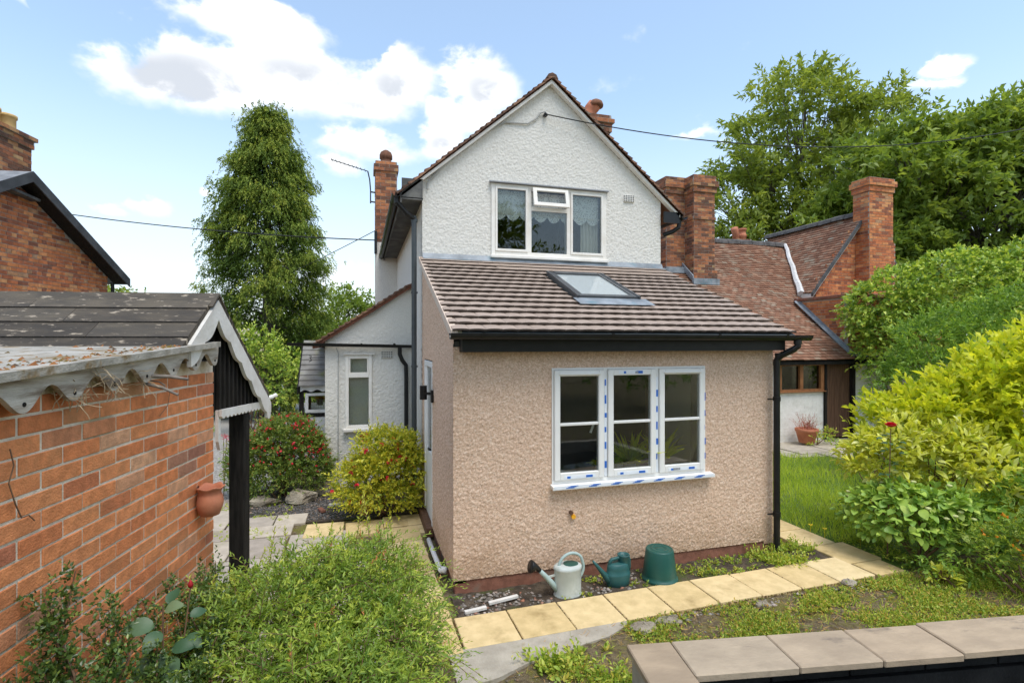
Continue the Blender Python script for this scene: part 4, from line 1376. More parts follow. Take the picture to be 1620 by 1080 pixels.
# twigs and straw caught behind the fascia
def in_shed(x, s, z):
    v = Matrix.Rotation(GROT, 4, 'Z') @ Vector((x, s, z))
    return v + Vector((-.938, 3.869, 0))
tw = thing('nest_twigs', 'dry straw and twigs of an old nest hanging under the scalloped board', 'nest', in_shed(.05, -1.2, 2.1))
m = MB()
for k in range(70):
    c = random.choice((-1.40, -1.15, -.92, -1.28))
    s = c + random.gauss(0, .05)
    z = fas_bot(s) + random.uniform(-.02, .05)
    a = in_shed(.03 + random.uniform(0, .05), s, z)
    pts = [a]
    d = Vector((random.uniform(-.4, .8), random.uniform(-1, 1), random.uniform(-1.0, .3))).normalized()
    for q in range(4):
        d = (d + Vector((random.gauss(0, .35), random.gauss(0, .35), random.gauss(-.12, .35)))).normalized()
        pts.append(pts[-1] + d * random.uniform(.012, .035))
    m.tube(pts, random.uniform(.0008, .0018), 4)
o = m.build('straw', surf('dry straw', (.30, .22, .13), (.52, .42, .28), 30, .9), tw)
for (a, b, r_) in (((.03, -.84, 2.125), (.22, -.80, 2.105), .010), ((.04, -.86, 2.09), (.20, -.86, 2.03), .009), ((.03, -.80, 2.10), (.12, -.82, 2.075), .004)):
    MB().tube([in_shed(*a), in_shed(*[(p + q) / 2 + .006 for p, q in zip(a, b)]), in_shed(*b)], [r_, r_ * .9, r_ * .7], 8).build('stick', surf('grey dead stick', (.14, .12, .10), (.25, .22, .19), 20, .9) if r_ == .010 else bpy.data.materials['grey dead stick'], tw)
MB().tube([in_shed(.06, -.74, 2.08), in_shed(.08, -.70, 2.03), in_shed(.07, -.70, 1.96), in_shed(.06, -.76, 1.91)], .0018, 5).build('tendril', MT['twig'], tw)
ds = MB()
ds.tube([in_shed(.02, -1.63, 1.92), in_shed(.025, -1.62, 1.86), in_shed(.02, -1.635, 1.80), in_shed(.022, -1.61, 1.72), in_shed(.02, -1.58, 1.66), in_shed(.022, -1.55, 1.66), in_shed(.02, -1.52, 1.63)], .0025, 5)
tag(ds.build('dead_stem', MT['twig']), 'thin dead climber stem clinging to the brick wall at the left edge', 'stem')

pw_ = in_shed(.07, -.215, 1.215)
wp = MB()
prof = [(.045, 0), (.055, .004), (.072, .05), (.078, .085), (.070, .125), (.062, .142), (.074, .165), (.084, .178), (.080, .182), (.068, .168), (.056, .142), (.04, .10), (.01, .09)]
vs, fs, n = [], [], 28
for i, (r_, z) in enumerate(prof):
    for k in range(n):
        t = 2 * math.pi * k / n
        rr = r_ * (1 + (.06 * math.cos(t * 6) if 5 < i < 10 else 0))
        x = rr * math.cos(t)
        vs.append((pw_.x + max(x, -.066), pw_.y + rr * math.sin(t), pw_.z + z + (.006 * math.cos(t * 6) if 5 < i < 10 else 0)))
for i in range(len(prof) - 1):
    for k in range(n):
        fs.append((i * n + k, i * n + (k + 1) % n, (i + 1) * n + (k + 1) % n, (i + 1) * n + k))
wp.add(vs, fs)
planter_obj = wp.build('wall_planter', MT['terracotta'], None, True)
tag(planter_obj, 'small terracotta wall pot with wavy rim hung on the orange brick wall', 'planter')

# ================================================================ NEIGHBOUR ON THE LEFT
nbh = thing('brick_house', 'red brick house end with dark overhanging verge, behind the outbuilding roof', 'house', (-5.871, 10.885, 0), GROT, world_coords=False)
NS, NZ, NSL = .30, 5.13, .565
def n_z(s): return NZ - abs(s - NS) * NSL
core = MB().prism([(-.01, -3.0, 0), (-.01, 2.78, 0), (-.01, 2.78, n_z(2.78)), (-.01, NS, NZ), (-.01, -3.0, n_z(-3.0))], (-4, 0, 0)).build('gable_wall', MT['old_mortar'], nbh)
acc = [[], [], []]
brick_face(acc, (-.01, -3.0, 0), (0, 1, 0), (0, 0, 1), 5.78, 5.1, inside=lambda a, z: z < n_z(a - 3.0) - .02, bond='mixed', joint=.012)
build_acc(acc, 'brickwork', MT['old_brick'], core)
rf = MB()
for (sa, sb) in ((NS, 3.05), (NS, -3.3)):
    rf.prism([(.28, sa, n_z(sa) + .16), (.28, sb, n_z(sb) + .16), (.28, sb, n_z(sb) + .02), (.28, sa, n_z(sa) + .02)], (-4.2, 0, 0))
nroof = rf.build('roof', surf('grey slate', (.16, .165, .175), (.26, .27, .28), 6, .7, .3, 30), nbh)
bb = MB()
for (sa, sb) in ((NS, 3.07), (NS, -3.3)):
    bb.prism([(.30, sa, n_z(sa) + .165), (.30, sb, n_z(sb) + .165), (.30, sb, n_z(sb) - .02), (.30, sa, n_z(sa) - .02)], (-.022, 0, 0))
bb.build('barge_board', surf('dark grey board', (.045, .047, .05), (.08, .083, .087), 4, .7), nbh)
sf = MB()
for (sa, sb) in ((NS, 3.0), (NS, -3.3)):
    sf.prism([(.275, sa, n_z(sa) + .015), (.275, sb, n_z(sb) + .015), (.275, sb, n_z(sb) - .0), (.275, sa, n_z(sa) - .0)], (-.28, 0, 0))
sf.build('soffit', MT['black_timber'], nbh)
MB().bar((.10, -.9, 4.98), (.10, .62, 4.86), .16, .045).build('purlin_board', MT['old_gutter'], nbh)
MB().tube([(.05, 2.86, 3.62), (.05, 2.86, 3.4), (-.02, 2.84, 3.3), (-.02, 2.84, 0)], .035, 8).build('downpipe', MT['black_plastic'], nbh)
cst = brick_box(nbh, 'chimney', -.95, -.38, .42, 1.18, 4.4, 6.12, MT['dark_brick'], bands=((5.97, 6.12, .03), (6.12, 6.195, .07)))
for s in (.62, .98):
    MB().lathe([(.15, 0), (.14, .04), (.14, .28), (.16, .29), (.16, .34), (.12, .345), (.12, .1)], (-.66, s, 6.19), 16).build('chimney_pot', MT['buff_clay'], cst, True)

# ================================================================ COTTAGE ON THE RIGHT
cot = thing('brick_cottage', 'old cottage with sagging red tiled roofs, brick stacks and white painted front', 'cottage', (10.0, 11.0, 0))
EY, EZ, RY, RZc = 9.42, 1.87, 13.6, 5.38
CS = (RZc - EZ) / (RY - EY)
def c_z(y): return EZ + (y - EY) * CS
slen = math.hypot(RY - EY, RZc - EZ)
cw = MB()
cw.box(4.6, 12.4, RY + .1, RY + 4, 0, 3.2)
cw.prism([(4.6, EY + .3, 0), (4.6, RY, 0), (4.6, RY, RZc - .15), (4.6, EY + .3, c_z(EY + .3) - .15)], (.1, 0, 0))
cw.build('back_wall', MT['white_brick'], cot)
deckm = MB().prism([(4.6, EY + .03, EZ - .03), (4.6, (EY + RY) / 2, (EZ + RZc) / 2 - .13), (4.6, RY, RZc - .06), (4.6, RY, RZc - .20), (4.6, EY + .03, EZ - .10)], (8.6, 0, 0)).prism([(4.6, RY, RZc - .03), (4.6, RY + 4, 2.2), (4.6, RY + 4, 2.1), (4.6, RY, RZc - .1)], (8.6, 0, 0))
croof = deckm.build('catslide_roof', MT['black_timber'], cot)
xs0 = 4.6
def csag(a, s): return -.05 * math.sin(math.pi * min(1, s / slen)) + .018 * math.sin(a * 1.3 + s) + .01 * math.sin(a * 3.1 + 2 * s)
def cin(a, s):
    x = a + xs0
    y = EY + s / slen * (RY - EY)
    if x > 11.2 and y < 11.25:
        return x < 11.22
    if y >= 11.2 and x > 11.75 + (y - 11.46) * .70:
        return False
    return True
tile_rows(croof, 'roof_tiles', (xs0, EY, EZ), (1, 0, 0), (0, RY - EY, RZc - EZ), 8.9, slen, .168, .098, MT['old_tile'], th=.012, inside=cin, sag=csag, jit=.007)
rt = MB()
at_ = []
x = 4.6
while x < 13.3:
    m0 = len(rt.v)
    rt.prism([(x, RY - .13, RZc - .05), (x, RY - .11, RZc + .05), (x, RY - .04, RZc + .10), (x, RY + .04, RZc + .10), (x, RY + .11, RZc + .05), (x, RY + .13, RZc - .05)], (.435, 0, random.uniform(-.01, .01)))
    x += .45
rt.build('ridge_tiles', surf('grey ridge tile', (.07, .068, .066), (.14, .13, .125), 6, .9, .4, 30), croof)
# front wall, window, door
fwl = MB().box(7.6, 10.40, 9.6, 9.75, 0, 1.13).box(11.28, 14.8, 9.58, 9.75, 0, 2.05).box(7.6, 9.12, 9.6, 9.75, 1.13, 1.9)
fwall = fwl.build('front_wall', MT['white_brick'], cot)
acc = [[], [], []]
brick_face(acc, (7.6, 9.6, 0), (1, 0, 0), (0, 0, 1), 2.8, 1.125, proud=.004)
brick_face(acc, (11.28, 9.58, 0), (1, 0, 0), (0, 0, 1), 2.0, 2.03, proud=.004)
build_acc(acc, 'painted_bricks', surf('white painted brick face', (.72, .70, .66), (.84, .82, .79), 5, .8, .3, 40, c3=(.56, .52, .44), s3=2, t3=(.6, .8)), fwall)
MB().box(7.6, 11.3, 9.50, 9.62, 1.80, 1.90).build('lintel', MT['black_timber'], cot)
MB().box(11.20, 11.28, 9.52, 9.66, .03, 1.80).box(10.40, 10.45, 9.54, 9.66, .03, 1.80).build('door_post', MT['black_timber'], cot)
door = MB().box(10.45, 11.2, 9.63, 9.66, .05, 1.80).build('plank_door', MT['black_timber'], cot)
for k in range(5):
    MB().box(10.452 + k * .1496, 10.452 + (k + 1) * .1496 - .006, 9.605, 9.635, .05, 1.795, .004).build('plank', MT['brown_wood'], door)
MB().box(10.50, 10.52, 9.59, 9.605, 1.05, 1.2).build('latch', MT['black_timber'], door)
wn = MB()
wn.box(9.12, 9.18, 9.57, 9.68, 1.15, 1.80, .004).box(9.70, 9.79, 9.57, 9.68, 1.15, 1.80, .004).box(10.30, 10.40, 9.57, 9.68, 1.15, 1.80, .004)
wn.box(9.18, 9.70, 9.571, 9.68, 1.74, 1.80).box(9.79, 10.30, 9.571, 9.68, 1.74, 1.80).box(9.18, 9.70, 9.571, 9.68, 1.15, 1.20).box(9.79, 10.30, 9.571, 9.68, 1.15, 1.20)
cwin = wn.build('timber_window', MT['orange_wood'], cot)
MB().box(9.18, 9.70, 9.63, 9.636, 1.20, 1.74).build('pane', MT['glass_dark'], cwin)
MB().box(9.79, 10.30, 9.63, 9.636, 1.20, 1.74).build('pane', MT['glass_dark'], cwin)
MB().box(9.05, 10.42, 9.53, 9.62, 1.132, 1.158, .004).build('sill', MT['orange_wood'], cwin)
MB().box(9.2, 9.34, 9.66, 9.69, 1.20, 1.34).box(10.06, 10.12, 9.66, 9.70, 1.20, 1.36).box(9.6, 9.68, 9.66, 9.68, 1.20, 1.24).build('white_cards', MT['room_light'], cwin)
MB().box(9.0, 10.5, 10.6, 10.65, .6, 2.2).build('dark_room', MT['room_dark'], cot)
# cross gable in brick
GYc = 11.2
GXa, GZa, GSc = 13.46, 5.80, 1.20
def g_z(x): return GZa - abs(x - GXa) * GSc
gw = MB().prism([(11.9, GYc + .01, 0), (15.05, GYc + .01, 0), (15.05, GYc + .01, g_z(15.05)), (GXa, GYc + .01, GZa), (11.9, GYc + .01, g_z(11.9))], (0, .15, 0))
gw.box(11.21, 15.0, 9.66, GYc + .16, 1.9, 3.36)
gwall = gw.build('cross_gable', MT['old_mortar'], cot)
acc = [[], [], []]
brick_face(acc, (11.88, GYc + .01, 3.36), (1, 0, 0), (0, 0, 1), 3.2, 2.5, inside=lambda a, z: z + 3.36 < g_z(a + 11.88) - .02, bond='mixed')
brick_face(acc, (11.21, 9.66, 1.9), (1, 0, 0), (0, 0, 1), 3.8, 1.45, bond='mixed')
brick_face(acc, (11.21, GYc + .1, 1.9), (0, -1, 0), (0, 0, 1), 1.55, 1.45, bond='mixed')
build_acc(acc, 'brickwork', MT['old_brick'], gwall)
MB().box(11.17, 15.0, 9.62, GYc + .05, 3.36, 3.44, .01).build('brick_on_edge', MT['plinth_brick'], gwall)
gr2 = MB()
for sg in (-1, 1):
    xe = GXa + sg * 1.85
    gr2.add([(x, y, z + dz) for dz in (-.16, -.09) for y in (11.05, 14.6) for (x, z) in ((GXa, GZa + .06), (xe, g_z(xe) + .06))],
            [(0, 1, 3, 2), (4, 6, 7, 5), (0, 4, 5, 1), (2, 3, 7, 6), (0, 2, 6, 4), (1, 5, 7, 3)])
groof = gr2.build('gable_roof', MT['old_white_wood'], cot)
gl = math.hypot(1.85, 1.85 * GSc)
tile_rows(groof, 'roof_tiles', (GXa - 1.85, 14.6, g_z(GXa - 1.85) + .035), (0, -1, 0), (1, 0, GSc), 3.55, gl, .168, .10, MT['old_tile'], th=.012, sag=lambda a, s: -.03 * math.sin(math.pi * s / gl), jit=.007)
tile_rows(groof, 'roof_tiles', (GXa + 1.85, 11.05, g_z(GXa + 1.85) + .035), (0, 1, 0), (-1, 0, GSc), 3.55, gl, .168, .10, MT['old_tile'], th=.012)
gr3 = MB()
for k in range(8):
    y = 11.2 + k * .44
    gr3.prism([(GXa - .13, y, GZa + .02), (GXa - .10, y, GZa + .12), (GXa, y, GZa + .17), (GXa + .10, y, GZa + .12), (GXa + .13, y, GZa + .02)], (0, .42, random.uniform(-.012, .012)))
gr3.build('ridge_tiles', bpy.data.materials['grey ridge tile'], groof)
MB().prism([(GXa, 11.02, GZa + .05), (GXa - 1.87, 11.02, g_z(GXa - 1.87) + .05), (GXa - 1.87, 11.02, g_z(GXa - 1.87) - .05), (GXa, 11.02, GZa - .06)], (0, .06, 0)).prism([(GXa, 11.02, GZa + .05), (GXa + 1.87, 11.02, g_z(GXa + 1.87) + .05), (GXa + 1.87, 11.02, g_z(GXa + 1.87) - .05), (GXa, 11.02, GZa - .06)], (0, .06, 0)).build('verge_board', MT['old_gutter'], groof)
vl = MB()
pts = []
for k in range(9):
    t_ = k / 8
    pts.append((11.58 + 1.50 * t_ + .02 * math.sin(k * 2), 11.40 + 2.1 * t_, 3.60 + 1.80 * t_))
vl.tube(pts, [.10, .085, .075, .07, .07, .06, .06, .055, .05], 6)
vl.build('valley_mortar', surf('white valley mortar', (.55, .54, .52), (.72, .71, .69), 9, .8, .5, 30), cot)
fl2 = MB()
for k in range(6):
    y = 11.15 - k * .28
    z = c_z(y)
    fl2.prism([(11.10, y, z + .03), (11.20, y, z + .05), (11.203, y, z + .13), (11.19, y, z + .13), (11.185, y, z + .07), (11.10, y, z + .05)], (0, -.285, -.285 * CS))
fl2.build('stepped_flashing', MT['lead'], cot)
gst = brick_box(cot, 'gable_stack', 13.30, 14.16, 10.82, 11.3, 3.0, 6.55, MT['old_brick'], bands=((6.40, 6.55, .03), (6.55, 6.70, .07), (6.70, 6.78, .03)))
MB().box(13.27, 14.2, 10.79, 11.2, 3.3, 5.0).build('breast', MT['old_mortar'], gst)
acc = [[], [], []]
brick_face(acc, (13.27, 10.79, 3.3), (1, 0, 0), (0, 0, 1), .93, 1.7)
brick_face(acc, (13.27, 11.2, 3.3), (0, -1, 0), (0, 0, 1), .41, 1.7)
build_acc(acc, 'breast_bricks', MT['old_brick'], gst)
tw1 = brick_box(cot, 'front_stack', 8.50, 9.14, 11.85, 12.5, 3.6, 6.50, MT['dark_brick'], bands=((3.9, 4.2, .05), (5.55, 5.625, .03), (6.28, 6.43, .04), (6.43, 6.58, .08), (6.58, 6.73, .03)))
tw2 = brick_box(cot, 'rear_stack', 7.92, 8.50, 12.25, 12.95, 3.6, 6.52, MT['dark_brick'], bands=((6.30, 6.45, .04), (6.45, 6.60, .08), (6.60, 6.75, .03)))
MB().box(8.42, 9.22, 11.74, 11.84, c_z(11.8) - .06, c_z(11.8) + .10).box(7.84, 8.44, 12.13, 12.24, c_z(12.2) - .06, c_z(12.2) + .10).prism([(8.40, 11.76, c_z(11.76) + .03), (8.40, 12.5, c_z(12.5) + .03), (8.40, 12.5, c_z(12.5) + .2), (8.40, 11.76, c_z(11.76) + .2)], (.03, 0, 0)).build('stack_flashing', MT['lead'], cot)
cpots = brick_box(cot, 'far_stack', 13.0, 13.6, 15.6, 16.1, 4.5, 6.0, MT['dark_brick'])
MB().lathe([(.14, 0), (.13, .1), (.15, .12), (.15, .2), (.12, .22), (.12, .34), (.15, .36), (.15, .42), (.11, .43)], (13.42, 15.85, 6.0), 14).build('chimney_pot', MT['terracotta'], cpots, True)
MB().tube([(13.1, 15.8, 5.98), (13.06, 15.78, 6.2), (12.95, 15.7, 6.38)], [.12, .11, .13], 14).build('chimney_pot', MT['terracotta'], cpots, True)

# ================================================================ RAISED POND
PG = Vector((1.559, 2.851, 0))
pond = thing('raised_pond', 'raised garden pond with brown stone coping and black lined inside', 'pond', PG, GROT, world_coords=False)
xe = .284
xs = [.284, .912, 1.44, 1.965, 2.80, 3.42]
def cop(x0, x1, y0, y1):
    m = MB().box(x0 + .003, x1 - .003, y0 + .003, y1 - .003, .405, .45 + random.uniform(-.002, .003), .007)
    o = link('coping_slab', m.mesh('coping_slab', MT['coping']), pond)
    o.rotation_euler = (random.uniform(-.004, .004), random.uniform(-.003, .003), random.uniform(-.004, .004))
for a, b in zip(xs[:-1], xs[1:]):
    cop(a, b, -.335, 0)
cop(0, .284, -.62, 0)
cop(0, .284, -1.3, -.62)
pwm = MB().box(.03, 3.4, -.20, -.03, 0, .404).box(.03, .2, -2.2, -.20, 0, .404).box(.03, 3.4, -2.35, -2.2, 0, .404).box(3.25, 3.4, -2.2, -.2, 0, .404)
pwm.build('pond_wall', MT['concrete'], pond)
lin = MB()
for k in range(6):
    lin.box(.30 + k * .5, .79 + k * .5, -.245, -.203, .31, .402, .006)
lin.box(.203, 3.25, -.255, -.205, -.05, .30).box(.203, .25, -2.2, -.256, -.05, .40)
lin.build('liner_blocks', MT['liner'], pond)
MB().box(.25, 3.25, -2.2, -.256, .15, .20).build('pond_water', MT['water'], pond)

# ================================================================ GARDEN OBJECTS BY THE WALL
can = thing('watering_can', 'pale sage watering can with hoop handle and black rose, by the pink wall', 'watering can', (1.80, 4.36, .02), R(4), world_coords=False)
MB().lathe([(.118, 0), (.122, .004), (.118, .012), (.116, .02), (.116, .225), (.122, .235), (.122, .25), (.112, .262), (.085, .272), (.07, .27)], n=32, sx=1.1, sy=.82).build('body', MT['galv'], can, True)
MB().lathe([(.07, 0), (.07, .004), (.05, .006)], (.03, 0, .268), 24, 1.0, .9).build('opening', MT['dark_green_plastic'], can)
hp = []
for k in range(22):
    t = k / 21
    a_ = R(195) - t * R(275)
    hp.append((.035 + .125 * math.cos(a_), 0, .245 + .118 * math.sin(a_) - (.03 * t if t > .6 else 0)))
hp.append((.13, 0, .105))
MB().tube(hp, .0135, 10).build('handle', MT['sage'], can, True)
MB().tube([(-.10, 0, .055), (-.155, 0, .12), (-.225, 0, .20), (-.285, 0, .262)], [.034, .026, .021, .019], 12).build('spout', MT['sage'], can, True)
MB().bar((-.115, 0, .19), (-.205, 0, .18), .012, .016).build('brace', MT['galv'], can)
MB().tube([(-.275, 0, .252), (-.305, 0, .283), (-.335, 0, .295), (-.362, 0, .302), (-.368, 0, .304)], [.021, .025, .043, .056, .052], 18).build('rose', MT['black_plastic'], can, True)

can2 = thing('watering_can', 'dark teal plastic watering can with long pointed spout, between can and tub', 'watering can', (2.33, 4.41, .015), R(6), world_coords=False)
MB().lathe([(.10, 0), (.108, .006), (.112, .05), (.118, .10), (.114, .115), (.108, .12), (.104, .16), (.098, .20), (.085, .208)], n=30, sx=1.08, sy=.72).build('body', MT['teal_plastic'], can2, True)
MB().tube([(-.07, 0, .035), (-.125, 0, .085), (-.17, 0, .14), (-.225, 0, .205), (-.272, 0, .262)], [.045, .032, .023, .016, .010], 14).build('spout', MT['teal_plastic'], can2, True)
MB().tube([(-.085, 0, .18), (-.088, 0, .225), (-.07, 0, .243), (-.02, 0, .247), (.03, 0, .25), (.055, 0, .26)], .016, 12).build('handle', MT['teal_plastic'], can2, True)
MB().lathe([(.045, 0), (.052, .03), (.056, .095), (.059, .10), (.059, .108), (.048, .108), (.044, .06), (.01, .05)], (.062, 0, .165), 22).build('filler_neck', MT['teal_plastic'], can2, True)
MB().tube([(.11, 0, .255), (.128, 0, .22), (.130, 0, .15), (.122, 0, .10)], .013, 10).build('rear_handle', MT['teal_plastic'], can2, True)

tub = thing('upturned_tub', 'dark green plastic tub standing upside down beside the teal can', 'tub', (2.77, 4.40, .01), 0, world_coords=False)
MB().lathe([(.168, 0), (.172, .004), (.172, .03), (.160, .034), (.157, .06), (.132, .285), (.126, .296), (.118, .300), (.112, .294), (.085, .294), (.080, .300), (.068, .300), (.062, .294), (.040, .294), (.036, .299), (.012, .299)], n=40).build('shell', MT['dark_green_plastic'], tub, True)

lamp = thing('wall_lamp', 'black cylinder wall lamp beside the white side door', 'lamp', (.80, 6.0, 1.62))
MB().tube([(.70, 6.05, 1.63), (.70, 6.05, 1.79)], .042, 20).build('lamp_body', MT['black_plastic'], lamp)
MB().box(.775, .800, 5.93, 6.03, 1.60, 1.74, .004).bar((.70, 6.03, 1.70), (.79, 5.99, 1.70), .03, .03).build('back_plate', MT['black_plastic'], lamp)

gm_ = thing('cable_grommet', 'small orange and brown fittings stuck on the pink wall below the window', 'fitting', (1.96, YF - .01, .62))
MB().tube([(1.945, YF + .01, .655), (1.945, YF - .03, .655)], .019, 12).build('brown_cap', MT['brown_wood'], gm_)
MB().tube([(1.97, YF + .01, .615), (1.97, YF - .028, .615)], .022, 12).build('orange_cap', surf('orange plastic', (.75, .33, .02), (.85, .42, .03), 8, .4), gm_)
wpz = MB().tube([(.745, 5.93, .05), (.745, 5.5, .06), (.75, 5.05, .075), (.755, 5.0, .085)], .025, 12).tube([(.755, 5.03, .085), (.80, 4.99, .09)], .032, 12)
tag(wpz.build('waste_pipe', surf('white pipe plastic', (.72, .72, .70), (.78, .78, .76), 5, .5), None, True), 'white plastic waste pipe lying along the left foot of the pink wall', 'pipe')
for (a, b, lab) in (((1.07, 4.375, .03), (1.34, 4.40, .045), 'longer broken white trim strip on the soil below the wall'), ((.84, 4.285, .03), (1.03, 4.305, .035), 'shorter white trim strip at the corner edge of the path')):
    m = MB().bar(a, b, .035, .02)
    tag(m.build('trim_offcut', MT['white_board']), lab, 'offcut')

# cables in the air
def cable(name, p, q, sag, r, label):
    p, q = Vector(p), Vector(q)
    pts = [p.lerp(q, i / 40) - Vector((0, 0, sag * 4 * (i / 40) * (1 - i / 40))) for i in range(41)]
    tag(MB().tube(pts, r, 6).build(name, MT['wire']), label, 'cable')
cable('overhead_cable', (2.57, YM - .07, 5.565), (14.5, 6.0, 7.05), .74, .008, 'thick overhead cable from the white gable hook away to the upper right')
cable('overhead_cable', (-7.6, 16.8, 5.74), (.33, 12.5, 4.66), .10, .013, 'dark cable from the left brick house to the far white chimney shaft')
cable('overhead_cable', (.36, 12.13, 4.83), (-6.4, 24.0, 3.6), .15, .009, 'thin grey cable falling leftwards from the white chimney shaft')

ar = thing('tv_aerial', 'thin rooftop television aerial bracketed to the far brick chimney', 'aerial', (.28, 12.2, 5.3))
MB().tube([(.22, 12.15, 5.42), (.22, 12.15, 5.72), (.20, 12.13, 5.95), (.16, 12.1, 6.12)], .014, 8).build('mast', MT['wire'], ar)
MB().bar((.17, 12.1, 6.12), (-.62, 12.0, 6.28), .016, .016).build('boom', MT['wire'], ar)
for k in range(9):
    c_ = Vector((.10, 12.09, 6.135)).lerp(Vector((-.60, 12.0, 6.275)), k / 8)
    MB().bar(c_ - Vector((.01, .10, 0)), c_ + Vector((.01, .10, 0)), .008, .008).build('element', MT['wire'], ar)
MB().bar((.22, 12.15, 5.46), (.36, 12.2, 5.46), .02, .03).bar((.22, 12.15, 5.68), (.36, 12.2, 5.68), .02, .03).build('bracket', MT['wire'], ar)
MB().box(.30, .36, 12.02, 12.13, 4.28, 4.78, .005).build('junction_box', MT['black_plastic'], house)

# terracotta pot with heather by the cottage
cp = MB().lathe([(.15, 0), (.16, .01), (.215, .24), (.235, .25), (.24, .31), (.225, .315), (.21, .30), (.20, .27), (.02, .26)], (9.55, 9.25, .05), 28)
tag(cp.build('flower_pot', MT['terracotta'], None, True), 'round terracotta pot of pink heather by the white painted brick', 'flower pot')

# things seen through the windows
ho = thing('storage_tub', 'clear plastic tub with cap on the sill inside the narrow window', 'tub', (.06, 8.72, .93))
MB().box(-.03, .13, 8.64, 8.76, .935, 1.17, .012).build('box_body', surf('clear tub plastic', (.55, .62, .60), (.62, .68, .66), 4, .3), ho)
MB().box(-.04, .14, 8.63, 8.77, 1.17, 1.195, .006).lathe([(.03, 0), (.03, .06), (.02, .065)], (.06, 8.7, 1.195), 14).build('lid', MT['cloth'], ho)
bo = thing('spray_bottle', 'blue and white spray bottle inside the narrow window', 'bottle', (-.12, 8.70, .93))
MB().lathe([(.035, 0), (.036, .07), (.03, .085), (.012, .12), (.012, .15)], (-.12, 8.70, .932), 16).build('bottle_body', MT['blue_tape'], bo, True)
MB().tube([(-.12, 8.70, 1.04), (-.125, 8.70, 1.12), (-.15, 8.70, 1.17)], [.02, .012, .006], 10).build('trigger', MT['upvc'], bo, True)
bg_ = thing('white_dish', 'crumpled white plastic tool on the bench behind the left casement', 'tool', (1.98, 4.93, .90))
MB().tube([(1.86, 4.93, .95), (1.93, 4.92, .955), (2.03, 4.94, .94), (2.13, 4.96, .93), (2.18, 4.96, .925)], [.03, .045, .04, .045, .02], 10).build('dish_body', MT['upvc'], bg_, True)

# ================================================================ VEGETATION
def nrmz(a):
    return a / np.maximum(np.linalg.norm(a, axis=-1, keepdims=True), 1e-9)

def tpl(kind):
    if kind == 'blade':       # two faces folded on the midrib
        V = [(0, 0, 0), (.42, .5, .10), (1, 0, -.06), (.42, -.5, .10)]
        F = [(0, 3, 2), (0, 2, 1)]
    elif kind == 'oval':      # broad leaf with a curved midrib
        V = [(0, 0, 0), (.22, .34, .05), (.22, 0, .0), (.22, -.34, .05), (.58, .44, .06), (.58, 0, -.0), (.58, -.44, .06), (.85, .22, -.01), (.85, -.22, -.01), (1.02, 0, -.12)]
        F = [(0, 2, 1), (0, 3, 2), (1, 2, 5), (1, 5, 4), (2, 3, 6), (2, 6, 5), (4, 5, 7), (5, 8, 7), (5, 6, 8), (7, 8, 9)]
    elif kind == 'big':       # large leaf: eight stations along a bowed midrib, slightly toothed edge
        V, F = [], []
        n = 9
        for i in range(n):
            t = i / (n - 1)
            w = .5 * math.sin(math.pi * min(1, t * 1.02 + .0)) ** .72 * (1.08 - .35 * t) + (.012 if i % 2 else 0)
            z = .16 * t * (1 - t) * 2 - .16 * t ** 2
            V += [(t, w, z + .12 * w), (t, 0, z - .02), (t, -w, z + .12 * w)]
        for i in range(n - 1):
            a, b = 3 * i, 3 * i + 3
            F += [(a, a + 1, b + 1), (a, b + 1, b), (a + 1, a + 2, b + 2), (a + 1, b + 2, b + 1)]
    elif kind == 'strap':     # grass
        V = [(0, .5, 0), (0, -.5, 0), (.55, .4, .0), (.55, -.4, .0), (1, 0, -.0)]
        F = [(0, 1, 3), (0, 3, 2), (2, 3, 4)]
    return np.array(V, float), np.array(F, int)


def leaves(name, P, D, L, Wd, rnd, kind, mat, parent=None, up=None, roll=.6, bend=0.0, o=None):
    """P base points, D directions, L lengths, Wd widths -> one mesh"""
    N = len(P)
    V, F = tpl(kind)
    D = nrmz(D)
    ref = np.tile(np.array([0, 0, 1.0]), (N, 1)) if up is None else up
    ref = ref + rng.normal(0, roll, (N, 3))
    S = nrmz(np.cross(ref, D))
    Nn = np.cross(D, S)
    X = P[:, None, :] + (V[None, :, 0:1] * L[:, None, None]) * D[:, None, :] + (V[None, :, 1:2] * Wd[:, None, None]) * S[:, None, :] + (V[None, :, 2:3] * L[:, None, None]) * Nn[:, None, :]
    if bend:
        X[..., 2] -= bend * (V[None, :, 0] ** 2) * L[:, None]
    nv = len(V)
    FF = (F[None] + (np.arange(N) * nv)[:, None, None]).reshape(-1, 3)
    oo = np.array(off(parent)) if o is None else np.array(o)
    me = fast_mesh(name, X.reshape(-1, 3) - oo, FF, mat, np.repeat(rnd, nv))
    return link(name, me, parent)


